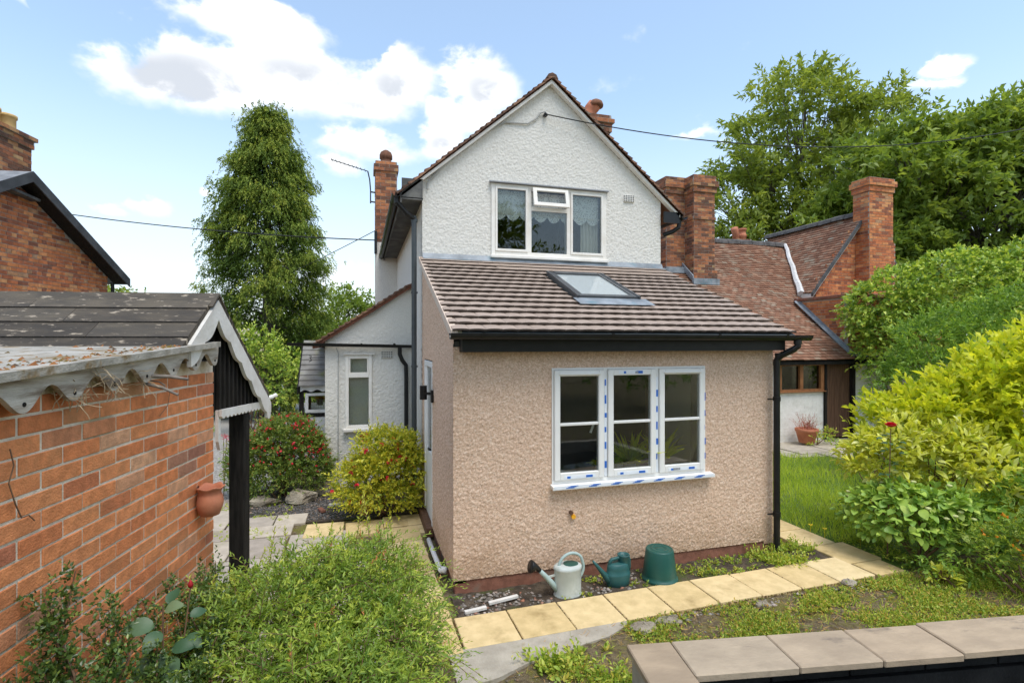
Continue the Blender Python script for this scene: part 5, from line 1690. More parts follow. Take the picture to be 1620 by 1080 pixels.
def sprig_leaves(P0, D, length, k, leaf, ang=.9, droop=0.0, jit=.25, t0=.15):
    """leaves in pairs along many small shoots; returns P, D, L, t"""
    M = len(P0)
    D = nrmz(D)
    a = nrmz(np.cross(D, rng.normal(0, 1, (M, 3))))
    b = np.cross(D, a)
    t = np.linspace(t0, 1, k)[None, :].repeat(M, 0)
    ph = (np.arange(k) % 2 * math.pi + (np.arange(k) // 2) * 1.7)[None, :] + rng.normal(0, .3, (M, k))
    length = np.broadcast_to(np.asarray(length, float).reshape(-1, 1), (M, 1))
    P = P0[:, None, :] + D[:, None, :] * (length * t)[..., None]
    P[..., 2] -= droop * (length * t ** 2)
    side = np.cos(ph)[..., None] * a[:, None, :] + np.sin(ph)[..., None] * b[:, None, :]
    ca = (ang * (1.15 - .75 * t))[..., None]
    LD = np.cos(ca) * D[:, None, :] + np.sin(ca) * side + rng.normal(0, jit, (M, k, 3))
    LD[..., 2] -= droop * .8 * t
    L = leaf * (1.05 - .35 * t) * rng.uniform(.75, 1.2, (M, k))
    return P.reshape(-1, 3), LD.reshape(-1, 3), L.reshape(-1), t.reshape(-1)


def shell(blobs, M, rmin=.72, up=.25, low=-.5):
    """points on and in a union of ellipsoids, with outward directions"""
    B = np.array(blobs, float)
    area = (B[:, 3] * B[:, 4] + B[:, 4] * B[:, 5] + B[:, 3] * B[:, 5])
    idx = rng.choice(len(B), M, p=area / area.sum())
    d = nrmz(rng.normal(0, 1, (M, 3)))
    d[:, 2] = np.where(d[:, 2] < low, -d[:, 2], d[:, 2])
    r = rng.uniform(rmin, 1.0, M) ** .6
    P = B[idx, :3] + d * B[idx, 3:6] * r[:, None]
    n = nrmz(d / B[idx, 3:6])
    n[:, 2] += up
    return P, nrmz(n), idx


def twigs(m, base, tips, r0, r1, rng_mid=.15):
    for t in tips:
        b = Vector(base); t = Vector(t)
        mid = b.lerp(t, .5) + Vector((random.gauss(0, rng_mid), random.gauss(0, rng_mid), abs(random.gauss(0, rng_mid))))
        m.tube([b, mid, t], [r0, (r0 + r1) / 2, r1], 6)


def bush(name, label, cat, base, blobs, M, k, leaf, width, mat, sprig=.16, ang=.9, droop=.1, kind='blade', rmin=.7, low=-.5, up=.25, stems=8, jit=.25, rr=(0, 1), tip_shift=.25, group=None, roll=.6):
    root = thing(name, label, cat, base, group=group)
    P0, D, idx = shell(blobs, M, rmin, up, low)
    D = nrmz(D + rng.normal(0, .35, D.shape))
    P0 = P0 + rng.normal(0, .07, P0.shape) * np.array([b[3:6] for b in blobs])[idx]
    P0[:, 2] = np.maximum(P0[:, 2], .03)
    P, LD, L, t = sprig_leaves(P0, D, sprig * rng.uniform(.6, 1.3, M), k, leaf, ang, droop, jit)
    r = np.clip(rng.uniform(rr[0], rr[1], len(P)) * (1 - tip_shift) + tip_shift * t, 0, 1)
    P[:, 2] = np.maximum(P[:, 2], .015)
    f = leaves('foliage', P, LD, L, L * width, r, kind, mat, root, roll=roll)
    sm = MB()
    B = np.array(blobs)
    for q in range(stems):
        b_ = blobs[q % len(blobs)]
        c = Vector(base) + Vector((random.uniform(-.12, .12), random.uniform(-.12, .12), -.02))
        twigs(sm, c, [(b_[0] + random.uniform(-.5, .5) * b_[3], b_[1] + random.uniform(-.5, .5) * b_[4], b_[2] + random.uniform(0, .6) * b_[5])], .014, .004, .06)
    sm.build('stem', MT['twig'], root)
    return root


def G(*cols):
    n = len(cols)
    return [(i / (n - 1), c) for i, c in enumerate(cols)]

LM = {}
LM['ash'] = leaf_mat('ash leaf', G((.08, .135, .028), (.125, .20, .04), (.18, .265, .055), (.24, .32, .075)), .4)
LM['dark_tree'] = leaf_mat('beech leaf', G((.065, .125, .025), (.105, .185, .035), (.155, .245, .05), (.215, .31, .07)), .4)
LM['conifer'] = leaf_mat('cypress spray', G((.035, .075, .016), (.065, .12, .022), (.11, .18, .032), (.19, .26, .045), (.27, .32, .06)), .25, .6, .2)
LM['willow'] = leaf_mat('honeysuckle leaf', G((.05, .115, .022), (.10, .19, .034), (.17, .28, .05), (.26, .37, .065), (.40, .47, .09)), .35)
LM['cotoneaster'] = leaf_mat('cotoneaster leaf', G((.018, .045, .012), (.035, .075, .018), (.06, .12, .025), (.14, .19, .04)), .2, .3, .5)
LM['fuchsia'] = leaf_mat('fuchsia leaf', G((.045, .10, .024), (.085, .16, .035), (.14, .23, .05), (.24, .25, .07)), .3)
LM['gold'] = leaf_mat('golden leaf', G((.08, .16, .02), (.20, .28, .03), (.38, .41, .045), (.58, .53, .08)), .3)
LM['varieg'] = leaf_mat('variegated leaf', G((.17, .27, .03), (.34, .42, .04), (.56, .56, .07), (.74, .66, .14), (.80, .72, .26)), .3, .35, .45)
LM['lime'] = leaf_mat('lime leaf', G((.16, .27, .02), (.29, .40, .03), (.44, .52, .04), (.60, .62, .06)), .4)
LM['ivy'] = leaf_mat('ivy leaf', G((.045, .11, .02), (.10, .20, .035), (.19, .32, .055), (.33, .46, .085), (.44, .54, .12)), .25, .4, .4)
LM['shrub'] = leaf_mat('mid green leaf', G((.06, .14, .026), (.095, .20, .036), (.15, .28, .052), (.23, .37, .07)), .35)
LM['dead'] = leaf_mat('dry brown leaf', G((.22, .10, .04), (.34, .16, .06), (.42, .24, .10)), .2)
LM['hydrangea'] = leaf_mat('hydrangea leaf', G((.10, .21, .04), (.18, .32, .06), (.26, .41, .08), (.36, .48, .13)), .25, .42, .4)
LM['rose'] = leaf_mat('rose leaf', G((.022, .065, .032), (.038, .09, .045), (.065, .125, .07), (.11, .17, .09)), .2, .45, .4)
LM['grass'] = leaf_mat('grass blade', G((.13, .22, .025), (.22, .35, .04), (.33, .46, .06), (.46, .52, .11)), .35, .5, .2)
LM['weed'] = leaf_mat('weed leaf', G((.07, .14, .02), (.13, .23, .03), (.21, .33, .045), (.32, .40, .07), (.36, .24, .07)), .3)
LM['petal_red'] = leaf_mat('crimson petal', G((.40, .01, .03), (.62, .02, .05), (.75, .06, .10)), .25, .5)
LM['petal_pink'] = leaf_mat('pink petal', G((.55, .10, .20), (.70, .18, .30)), .25, .5)
LM['petal_orange'] = leaf_mat('orange petal', G((.62, .17, .02), (.75, .34, .03), (.80, .55, .06)), .25, .5)
LM['petal_white'] = leaf_mat('white petal', G((.70, .70, .62), (.82, .82, .78)), .25, .5)
LM['heather'] = leaf_mat('heather sprig', G((.20, .07, .07), (.27, .11, .10), (.22, .17, .09)), .2, .7)


# ---------------------------------------------------------------- trees
def tree(name, label, base, blobs, n_clump, per, leaf, width, mat, trunk_r, fork, clump_r=.55, droop=.15, kind='blade', low=-.9, group=None, rmin=.15, jit=.5):
    root = thing(name, label, 'tree', base, group=group)
    base = Vector(base)
    tm = MB()
    fk = Vector(fork)
    tm.tube([base, base.lerp(fk, .5) + Vector((.1, .05, 0)), fk], [trunk_r, trunk_r * .85, trunk_r * .7], 10)
    B = np.array(blobs, float)
    vol = np.cbrt(B[:, 3] * B[:, 4] * B[:, 5]) ** 2.3
    cnt = np.maximum(3, (n_clump * vol / vol.sum()).astype(int))
    CP, CD = [], []
    for bi, b in enumerate(blobs):
        c = Vector(b[:3])
        hub = fk.lerp(c, .85) - Vector((0, 0, b[5] * .25))
        mid = fk.lerp(hub, .5) + Vector((random.gauss(0, .25), random.gauss(0, .25), random.uniform(.1, .6)))
        rb = trunk_r * .42
        tm.tube([fk, fk.lerp(mid, .5) + Vector((random.gauss(0, .1), random.gauss(0, .1), .15)), mid, hub], [rb, rb * .8, rb * .62, rb * .4], 7)
        for q in range(cnt[bi]):
            d = nrmz(rng.normal(0, 1, 3))
            if d[2] < low: d[2] = -d[2]
            r = rng.uniform(rmin, 1) ** .45
            p = np.array(c) + d * np.array(b[3:6]) * r
            CP.append(p); CD.append(d)
            if q % 2 == 0:
                s0 = mid.lerp(hub, random.uniform(.2, 1))
                pv = Vector(p)
                mm = s0.lerp(pv, .5) + Vector((random.gauss(0, .15), random.gauss(0, .15), random.uniform(-.05, .2)))
                tm.tube([s0, mm, pv], [rb * .22, rb * .14, .008], 5, False)
    tm.build('trunk', MT['bark'], root)
    CP, CD = np.array(CP), np.array(CD)
    M = len(CP)
    ns = 7
    P0 = CP[:, None, :] + rng.normal(0, clump_r * .5, (M, ns, 3)) * np.array([1, 1, .6])
    D = CD[:, None, :] + rng.normal(0, .7, (M, ns, 3))
    tone = rng.uniform(0, .45, (M, 1)).repeat(ns, 1)
    P, LD, L, t = sprig_leaves(P0.reshape(-1, 3), D.reshape(-1, 3), clump_r * .9 * rng.uniform(.5, 1.2, M * ns), per, leaf, .95, droop, jit, 0)
    r = np.clip(np.repeat(tone.reshape(-1), per) + rng.uniform(0, .55, len(P)), 0, 1)
    leaves('crown', P, LD, L, L * width, r, kind, mat, root, roll=.8)
    return root


tree('ash_tree', 'tall airy ash tree with gaps of sky, behind the cottage roof', (19.6, 20.5, 0),
     [(20.4, 19.8, 13.6, 2.5, 2.4, 1.6), (18.2, 20.4, 11.3, 2.0, 2.2, 1.7), (23.2, 18.8, 12.7, 1.8, 2, 1.4), (22.0, 19.2, 10.6, 2.2, 2.4, 1.6), (16.9, 20.7, 8.7, 1.6, 2.0, 1.6),
      (19.4, 20.2, 8.8, 2.1, 2.3, 1.5), (16.3, 20.6, 6.6, 1.4, 1.8, 1.3), (18.4, 20.2, 6.3, 1.8, 2, 1.4), (21.8, 19.2, 7.6, 2.4, 2.4, 1.7), (24.6, 18.6, 9.6, 2.0, 2.2, 1.8), (20.4, 19.8, 5.2, 2.4, 2.4, 1.5), (16.6, 20.8, 4.6, 1.4, 1.6, 1.2)],
     600, 9, .33, .40, LM['ash'], .38, (19.8, 20.3, 4.6), .62)
tree('beech_tree', 'broad dense dark green tree at the right edge behind the ivy', (22.5, 12.2, 0),
     [(23.5, 13.9, 9.3, 3.0, 3, 1.8), (20.3, 15.2, 8.6, 2.6, 2.6, 2.0), (26.6, 11.5, 8.7, 3.2, 3, 2.2), (18.8, 15.6, 6.5, 2.0, 2.2, 1.7), (22.4, 13.9, 7.2, 3.0, 3, 2.0), (26.0, 11.2, 6.6, 3.0, 3, 2.2), (19.8, 14.6, 4.4, 2.5, 2.4, 1.8), (23.5, 12.4, 4.2, 3, 3, 2.0), (28.6, 9.6, 7.8, 3, 3, 3)],
     1500, 9, .32, .45, LM['dark_tree'], .42, (22.8, 13.0, 3.4), .60, low=-.7, rmin=.3)
tree('green_tree', 'rounded bright green tree beyond the white wing roof', (-1.1, 24.5, 0),
     [(-1.0, 24.5, 3.4, 1.6, 1.5, 1.3), (.2, 24.6, 2.9, 1.6, 1.5, 1.3), (-1.8, 24.5, 2.2, 1.6, 1.5, 1.4), (1.2, 24.4, 1.9, 1.6, 1.5, 1.2), (-.4, 24.4, 4.1, 1.0, 1.0, .6)], 220, 8, .20, .45, LM['dark_tree'], .18, (-.8, 24.5, 1.4), .45)
tree('small_tree', 'small leafy tree showing past the corner of the left brick house', (-9.6, 22.5, 0),
     [(-9.6, 22.5, 4.0, 1.2, 1.1, .8), (-9.0, 22.4, 3.2, 1.2, 1.0, .8), (-10.3, 22.6, 3.2, 1.2, 1.0, .9)], 90, 8, .20, .45, LM['ash'], .14, (-9.6, 22.5, 2.0), .42)
tree('garden_tree', 'leafy tree standing behind the photographer, mirrored in the upper window', (4.4, -11.5, 0),
     [(4.2, -11.5, 8.4, 2.6, 2.4, 2.2), (6.6, -11.8, 7.0, 2.4, 2.4, 2.2), (5.0, -11.0, 5.6, 2.8, 2.2, 2.0), (8.6, -11.6, 5.2, 2.2, 2, 1.8)], 260, 8, .32, .45, LM['dark_tree'], .3, (4.6, -11.4, 3.6), .6)
bush('reflection_hedge', 'tall dark hedge behind the photographer, added to darken the window reflections', 'hedge', (1.0, -7.0, 0), [(-8, -7, 1.6, 3, 1, 1.7), (-3, -7.2, 1.7, 3, 1, 1.8), (2, -7, 1.6, 3, 1, 1.9), (7, -7.2, 1.8, 3, 1, 1.8), (12, -6.8, 1.6, 3, 1, 1.7)], 1500, 7, .24, .5, LM['shrub'], .4, stems=5, rmin=.8)  # added out of view so that the panes mirror something dark
# far treetops that close the view low down
for i, (x, y, h, w, lab) in enumerate(((-6.5, 46, 4.6, 5, 'far hedgerow tree left of the tall cypress'),)):
    tree('distant_tree', lab, (x, y, 0), [(x, y, h * .62, w * .5, w * .4, h * .38), (x + w * .4, y, h * .45, w * .4, w * .4, h * .35), (x - w * .4, y, h * .42, w * .4, w * .4, h * .35)], 90, 6, .5, .5, LM['dark_tree'], .3, (x, y, h * .3), .9)

# ---- tall cypress
cyp = thing('cypress_tree', 'tall dense yellow-green cypress with drooping sprays, left of the house', 'tree', (-2.75, 17.5, 0))
CB = Vector((-2.75, 17.5, 0))
MB().tube([CB, CB + Vector((.05, 0, 4)), CB + Vector((-.1, 0, 8.8))], [.28, .17, .03], 10).build('trunk', MT['bark'], cyp)
def cyp_r(z):
    return float(np.interp(z, [.4, 2.5, 4, 5, 6, 7, 8, 8.9, 9.6], [1.35, 1.58, 1.55, 1.42, 1.20, .98, .72, .38, .05]))
nb_ = 430
zz = .5 + 9.0 * rng.uniform(0, 1, nb_) ** .85
th = rng.uniform(0, 2 * math.pi, nb_)
lump = 1 + .08 * np.sin(th * 3 + zz * 1.9) + .10 * np.sin(th * 4 - zz * 3.1) + rng.normal(0, .12, nb_) + .4 * (rng.uniform(0, 1, nb_) > .98)
rad = np.array([cyp_r(z) for z in zz]) * lump
# the tree ends in two leaders
lead = np.clip((zz - 7.6) / 1.8, 0, 1) * np.where(rng.uniform(0, 1, nb_) > .45, -.16, .24)
lean = np.stack([lead, np.zeros(nb_)], 1)
out_ = np.stack([np.cos(th), np.sin(th)], 1)
tip = np.stack([CB.x + lean[:, 0] + out_[:, 0] * rad, CB.y + out_[:, 1] * rad, zz - .10 * rad], 1)
inner = np.stack([CB.x + lean[:, 0] + out_[:, 0] * rad * .35, CB.y + out_[:, 1] * rad * .35, zz + .18 * rad], 1)
k_ = 56
csz = (.13 + .07 * rng.uniform(0, 1, nb_))[:, None, None]
P0 = tip[:, None, :] - np.concatenate([out_ * .06, np.zeros((nb_, 1))], 1)[:, None, :] + rng.normal(0, 1, (nb_, k_, 3)) * csz * np.array([1, 1, .75])
Dd = np.stack([out_[:, 0][:, None].repeat(k_, 1) * .7, out_[:, 1][:, None].repeat(k_, 1) * .7, -.85 * np.ones((nb_, k_))], -1) + rng.normal(0, .38, (nb_, k_, 3))
P, LD, L, t = sprig_leaves(P0.reshape(-1, 3), Dd.reshape(-1, 3), .17 * rng.uniform(.5, 1.5, nb_ * k_), 8, .080, .75, .25, .22, .1)
tone = np.repeat(rng.uniform(.0, .40, nb_), k_ * 8)
tip_light = np.repeat(np.clip(((P0 - tip[:, None, :]) * (np.concatenate([out_, np.full((nb_, 1), .8)], 1)[:, None, :])).sum(-1) / .3, -1, 1).reshape(-1), 8)   # yellow light on clump tips and dark recesses, put into the colour
r = np.clip(tone + .20 * t + .24 * tip_light + rng.uniform(-.05, .25, len(P)), 0, 1)
leaves('crown', P, LD, L, L * .48, r, 'blade', LM['conifer'], cyp, roll=.8)
ni = 4200
zi = .5 + 8.8 * rng.uniform(0, 1, ni) ** .85
ti = rng.uniform(0, 2 * math.pi, ni)
ri = np.array([cyp_r(z) for z in zi]) * rng.uniform(.25, .85, ni)
P0 = np.stack([CB.x + np.cos(ti) * ri, CB.y + np.sin(ti) * ri, zi], 1)
P, LD, L, t = sprig_leaves(P0, np.stack([np.cos(ti), np.sin(ti), -.6 * np.ones(ni)], 1) + rng.normal(0, .4, (ni, 3)), .28, 6, .14, .6, .3, .2, .1)
leaves('inner_sprays', P, LD, L, L * .36, rng.uniform(0, .25, len(P)), 'blade', LM['conifer'], cyp, roll=.8)['kind'] = 'stuff'  # only dark tones here: the crown's inner shade is in the colour
bm = MB()
for q in range(0, nb_, 3):
    bm.tube([Vector((CB.x + lean[q, 0], CB.y, zz[q] + .1)), Vector(inner[q]), Vector(tip[q])], [.035, .022, .006], 5, False)
bm.build('branch', MT['bark'], cyp)

# ---------------------------------------------------------------- shrubs, left side
bush('fuchsia_bush', 'round green fuchsia bush full of small red flowers, beside the white wing', 'bush', (-1.1, 8.35, 0),
     [(-1.08, 8.36, .50, .60, .46, .50), (-1.45, 8.45, .38, .36, .36, .40), (-.78, 8.38, .42, .32, .34, .42), (-1.05, 8.3, .86, .42, .36, .28), (-1.1, 8.25, .25, .55, .35, .25), (-1.62, 8.5, .5, .22, .25, .35)], 3300, 8, .050, .5, LM['fuchsia'], .13, up=.3)
bush('golden_fuchsia', 'yellow-leaved fuchsia bush with red flowers beside the side door', 'bush', (.30, 7.05, 0),
     [(.30, 7.05, .40, .44, .40, .42), (.02, 7.15, .34, .34, .32, .34), (.35, 6.95, .20, .36, .28, .22), (.58, 7.0, .48, .26, .28, .40), (.28, 7.1, .78, .34, .30, .30), (.50, 6.95, .80, .24, .22, .26)], 1900, 8, .056, .5, LM['gold'], .15, up=.3)
def flowers(parent, blobs, M, size, mat, name='flower', hang=True, rmin=.95, low=-.3):
    P, n, _ = shell(blobs, M, rmin, 0, low)
    P = P + n * .03
    k = 4
    D = np.repeat(n * .35 + np.array([0, 0, -.8 if hang else .6]), k, 0) + rng.normal(0, .45, (M * k, 3))
    Pq = np.repeat(P, k, 0)
    L = size * rng.uniform(.7, 1.25, M * k)
    return leaves(name, Pq, D, L, L * .55, rng.uniform(0, 1, M * k), 'blade', mat, parent)
fb = bpy.data.objects['fuchsia_bush']
flowers(fb, [(-1.08, 8.34, .60, .60, .48, .50), (-1.05, 8.3, .92, .42, .38, .30), (-.78, 8.4, .5, .32, .36, .42), (-1.45, 8.44, .5, .36, .38, .40)], 360, .036, LM['petal_red'])['kind'] = 'stuff'
gb = bpy.data.objects['golden_fuchsia']
flowers(gb, [(.30, 7.03, .50, .44, .42, .42), (.28, 7.08, .80, .36, .32, .30), (.02, 7.13, .42, .34, .34, .34)], 46, .065, LM['petal_red'])['kind'] = 'stuff'

def valerian(x, y, h, lab):
    root = thing('valerian_plant', lab, 'flower', (x, y, 0))
    sm = MB()
    tips = []
    for k in range(3):
        t_ = Vector((x + random.uniform(-.07, .07), y + random.uniform(-.07, .07), h * random.uniform(.85, 1.0)))
        sm.tube([(x, y, 0), ((x + t_.x) / 2, (y + t_.y) / 2, h * .5), t_], [.006, .005, .003], 5)
        tips.append(t_)
    sm.build('stem', MT['twig'], root)
    T = np.repeat(np.array(tips), 26, 0) + rng.normal(0, .022, (78, 3))
    leaves('flower_head', T, rng.normal(0, 1, (78, 3)) + np.array([0, 0, .6]), np.full(78, .022), np.full(78, .012), rng.uniform(0, 1, 78), 'blade', LM['petal_pink'], root)
    z = rng.uniform(.1, .75, 30)
    leaves('leaf', np.stack([np.full(30, x), np.full(30, y), z * h], 1) + rng.normal(0, .03, (30, 3)), rng.normal(0, 1, (30, 3)), np.full(30, .07), np.full(30, .025), rng.uniform(0, 1, 30), 'blade', LM['shrub'], root)['kind'] = 'stuff'
valerian(-1.95, 8.6, .98, 'pink flowering stems left of the black post')
valerian(-1.72, 8.95, 1.35, 'tall pink flowering stems just right of the black post')
valerian(-1.52, 9.3, 1.42, 'pink flower heads above the red fuchsia, farther back')
valerian(-.86, 8.75, 1.18, 'pink flower spike against the porch boards')

bush('white_rose_bush', 'bush dotted with white blooms below the cypress', 'bush', (-2.6, 14.2, 0), [(-2.6, 14.2, 1.3, .7, .5, 1.0), (-2.4, 14.1, 2.0, .5, .4, .5), (-1.8, 14.3, 1.2, .6, .5, .8)], 420, 8, .11, .5, LM['ivy'], .3)
flowers(bpy.data.objects['white_rose_bush'], [(-2.75, 14.0, 2.05, .45, .4, .5), (-3.2, 14.0, 1.0, .35, .3, .3)], 40, .085, LM['petal_white'], hang=False)['kind'] = 'stuff'
bush('laurel_hedge', 'dark green bank of leafy plants behind the low stone wall', 'hedge', (-3.2, 22.4, 0), [(-5.5, 22.6, .9, 1.8, .9, .9), (-3.2, 22.4, 1.0, 1.5, .9, .9), (-1.4, 22.6, 1.0, 1.3, .8, .9), (-7.6, 22.6, 1.2, 1.6, .9, 1.2), (.4, 22.8, .8, 1.2, .8, .8)], 900, 7, .22, .4, LM['shrub'], .4, stems=6)
bush('far_shrub', 'low green shrub along the drive left of the outbuilding post', 'bush', (-5.2, 17.2, 0), [(-5.2, 17.2, .6, 1.0, .8, .7), (-6.6, 17.6, .8, 1.1, .8, .9)], 360, 7, .16, .45, LM['fuchsia'], .3)
fw_ = thing('low_stone_wall', 'low grey stone retaining wall at the far end of the drive', 'wall', (-3, 21.4, 0))
x = -6.5
while x < .3:
    w_ = random.uniform(.7, 1.1)
    MB().box(x, x + w_ - .02, 21.3 + random.uniform(-.03, .03), 21.6, 0, .34 + random.uniform(-.03, .03), .03).build('stone', MT['concrete'], fw_)
    x += w_

# foreground arching shrub
fs_base = (-.25, 2.9, 0)
fblobs = [(-.30, 3.15, .62, .62, .46, .46), (.06, 2.80, .50, .36, .38, .40), (-.48, 2.85, .58, .36, .40, .44), (.02, 3.30, .66, .44, .34, .38), (.08, 2.48, .42, .26, .32, .32), (-.26, 2.45, .56, .40, .40, .38)]
fsh = thing('honeysuckle_shrub', 'big feathery light green shrub of arching sprays in the left foreground', 'shrub', fs_base)
M = 3300
P0, D, idx = shell(fblobs, M, .45, .15, -.35)
D = nrmz(D * np.array([1, 1, .55]) + rng.normal(0, .45, D.shape))
sl_ = .20 * rng.uniform(.5, 1.5, M)
P, LD, L, t = sprig_leaves(P0, D, sl_, 16, .040, 1.0, .30, .12, .05)
tone = np.repeat(rng.uniform(-.08, .55, M), 16)
r = np.clip(tone + .26 * t + rng.uniform(0, .22, len(P)), 0, 1)
leaves('foliage', P, LD, L, L * .30, r, 'blade', LM['willow'], fsh, roll=.35)
sm = MB()
for q in range(0, M, 3):
    p = P0[q]; e = p + D[q] * sl_[q]; e[2] -= .28 * sl_[q]
    mid = p + D[q] * sl_[q] * .5; mid[2] -= .07 * sl_[q]
    sm.tube([p, mid, e], [.0022, .0018, .001], 4, False)
for q in range(60):
    b_ = fblobs[q % len(fblobs)]
    sm.tube([Vector(fs_base) + Vector((random.uniform(-.15, .15), random.uniform(-.1, .1), 0)), Vector((b_[0] * .6 - .1, b_[1] * .6 + 1.15, b_[2] * .75)), Vector((b_[0] + random.uniform(-.3, .3), b_[1] + random.uniform(-.3, .3), b_[2] + .2))], [.010, .007, .003], 5, False)
sm.build('stem', MT['twig'], fsh)
nq = 26
P0, D, idx = shell(fblobs, nq, .8, .3, .1)
P, LD, L, t = sprig_leaves(P0, D, .12, 14, .026, .8, .2, .3)
leaves('dry_sprig', P, LD, L, L * .35, rng.uniform(0, 1, len(P)), 'blade', LM['dead'], fsh)['kind'] = 'stuff'
# upright young shoots that stand above the shrub
shoots = [(-.55, 3.35, .75, .42), (-.42, 3.45, .8, .36), (-.05, 3.5, .85, .48), (.08, 3.45, .85, .44), (.22, 3.4, .80, .40), (-.2, 3.5, .8, .34), (-.68, 3.3, .7, .40), (.35, 3.2, .7, .34), (-.85, 3.1, .7, .36)]
S0 = np.array([(a, b, c) for a, b, c, d in shoots]); SL = np.array([d for *_, d in shoots])
SD = nrmz(np.array([0, 0, 1.0]) + rng.normal(0, .22, (len(S0), 3)))
P, LD, L, t = sprig_leaves(S0, SD, SL, 40, .038, 1.0, .0, .14, .05)
leaves('young_shoot', P, LD, L, L * .34, np.clip(.55 + .4 * t, 0, 1), 'blade', LM['willow'], fsh, roll=.4)['kind'] = 'stuff'
sm = MB()
for p, d, l in zip(S0, SD, SL):
    sm.tube([p, p + d * l * .5, p + d * l], [.003, .0022, .001], 5, False)
sm.build('shoot_stem', MT['twig'], fsh)['kind'] = 'stuff'

# cotoneaster at the foot of the brick wall
def cotoneaster(lab, lines, n, base):
    root = thing('cotoneaster', lab, 'shrub', base)
    Ps, Ds = [], []
    sm = MB()
    for (a, b) in lines:
        a, b = Vector(a), Vector(b)
        mid = a.lerp(b, .5) + Vector((random.gauss(0, .05), random.gauss(0, .05), random.uniform(.02, .08)))
        sm.tube([a, mid, b], [.007, .005, .002], 5, False)
        for k in range(n):
            t = random.random()
            p = (a.lerp(mid, t * 2) if t < .5 else mid.lerp(b, t * 2 - 1)) + Vector((random.gauss(0, .022), random.gauss(0, .022), random.gauss(0, .022)))
            Ps.append(p); Ds.append((b - a).normalized() * .6 + Vector((random.gauss(0, .6), random.gauss(0, .6), random.gauss(.2, .6))))
    sm.build('stem', MT['twig'], root)
    P, LD, L, t = sprig_leaves(np.array(Ps), np.array(Ds), .055, 7, .024, 1.0, .05, .3, .1)
    leaves('foliage', P, LD, L, L * .6, np.clip(rng.uniform(0, .8, len(P)) + .2 * t, 0, 1), 'blade', LM['cotoneaster'], root)
def fan(o, tips):
    return [(o, t) for t in tips]
ln = fan((-.98, 2.25, .75), [(-1.05, 2.38, 1.42), (-1.12, 2.32, 1.30), (-.96, 2.42, 1.24), (-1.10, 2.22, 1.18), (-.92, 2.38, 1.08), (-1.0, 2.5, 1.12), (-1.16, 2.2, 1.1), (-1.14, 2.35, 1.36), (-1.0, 2.2, 1.0), (-1.06, 2.1, .98)])
cotoneaster('dark small-leaved cotoneaster climbing the lower left of the brick wall', ln, 95, (-1.0, 2.3, 0))
ln = fan((-.75, 2.55, .55), [(-.95, 2.75, 1.10), (-.82, 2.85, 1.05), (-.70, 2.95, 1.02), (-.62, 2.75, .98), (-.85, 2.6, .96), (-.9, 2.9, 1.12), (-.78, 3.1, 1.1), (-.66, 2.5, .9), (-.74, 2.42, .88), (-.9, 2.45, .94)])
ln += fan((-.72, 3.2, .6), [(-.82, 3.4, .88), (-.70, 3.4, .84), (-.88, 3.3, .92), (-.62, 3.35, .82), (-.84, 3.5, .98), (-.9, 3.15, .95)])
cotoneaster('dark cotoneaster branches between the brick wall and the feathery shrub', ln, 100, (-.72, 2.75, 0))
bush('ground_shrub', 'dark low foliage filling the bottom left corner', 'shrub', (-.75, 1.95, 0), [(-.80, 2.02, .62, .26, .26, .30), (-.5, 2.15, .55, .28, .28, .28), (-.98, 1.95, .78, .16, .18, .22)], 420, 9, .034, .45, LM['shrub'], .10, stems=6)


def leaf_mesh(kind, mat, rnd, L, w, fold=.0):
    V, F = tpl(kind)
    V = V * np.array([L, L * w, L])
    rv_ = np.full(len(V), rnd)
    if 'variegated' in mat.name:
        rv_[1::3] = .12 + .25 * rnd      # green along the midrib, cream margin
        rv_[0::3] = .62 + .38 * rnd
        rv_[2::3] = .62 + .38 * rnd
    me = fast_mesh('leaf', V, F, mat, rv_, True)
    return me


def single_leaves(parent, mat, pts, dirs, sizes, w, kinds=7, name='leaf', up=None):
    """large leaves, each an object of its own, sharing a few meshes"""
    ms_ = [leaf_mesh('big', mat, (i + .5) / kinds, 1.0, w) for i in range(kinds)]
    for i, (p, d, s) in enumerate(zip(pts, dirs, sizes)):
        d = Vector(d).normalized()
        u = Vector((random.gauss(0, .25), random.gauss(0, .25), 1)) if up is None else Vector(up[i])
        sd = u.cross(d)
        if sd.length < 1e-3:
            sd = Vector((1, 0, 0))
        sd.normalize()
        nn = d.cross(sd)
        M = Matrix((d * s, sd * s, nn * s)).transposed().to_4x4()
        M.translation = Vector(p) - off(parent)
        o = link(name, random.choice(ms_), parent)
        o.matrix_local = M


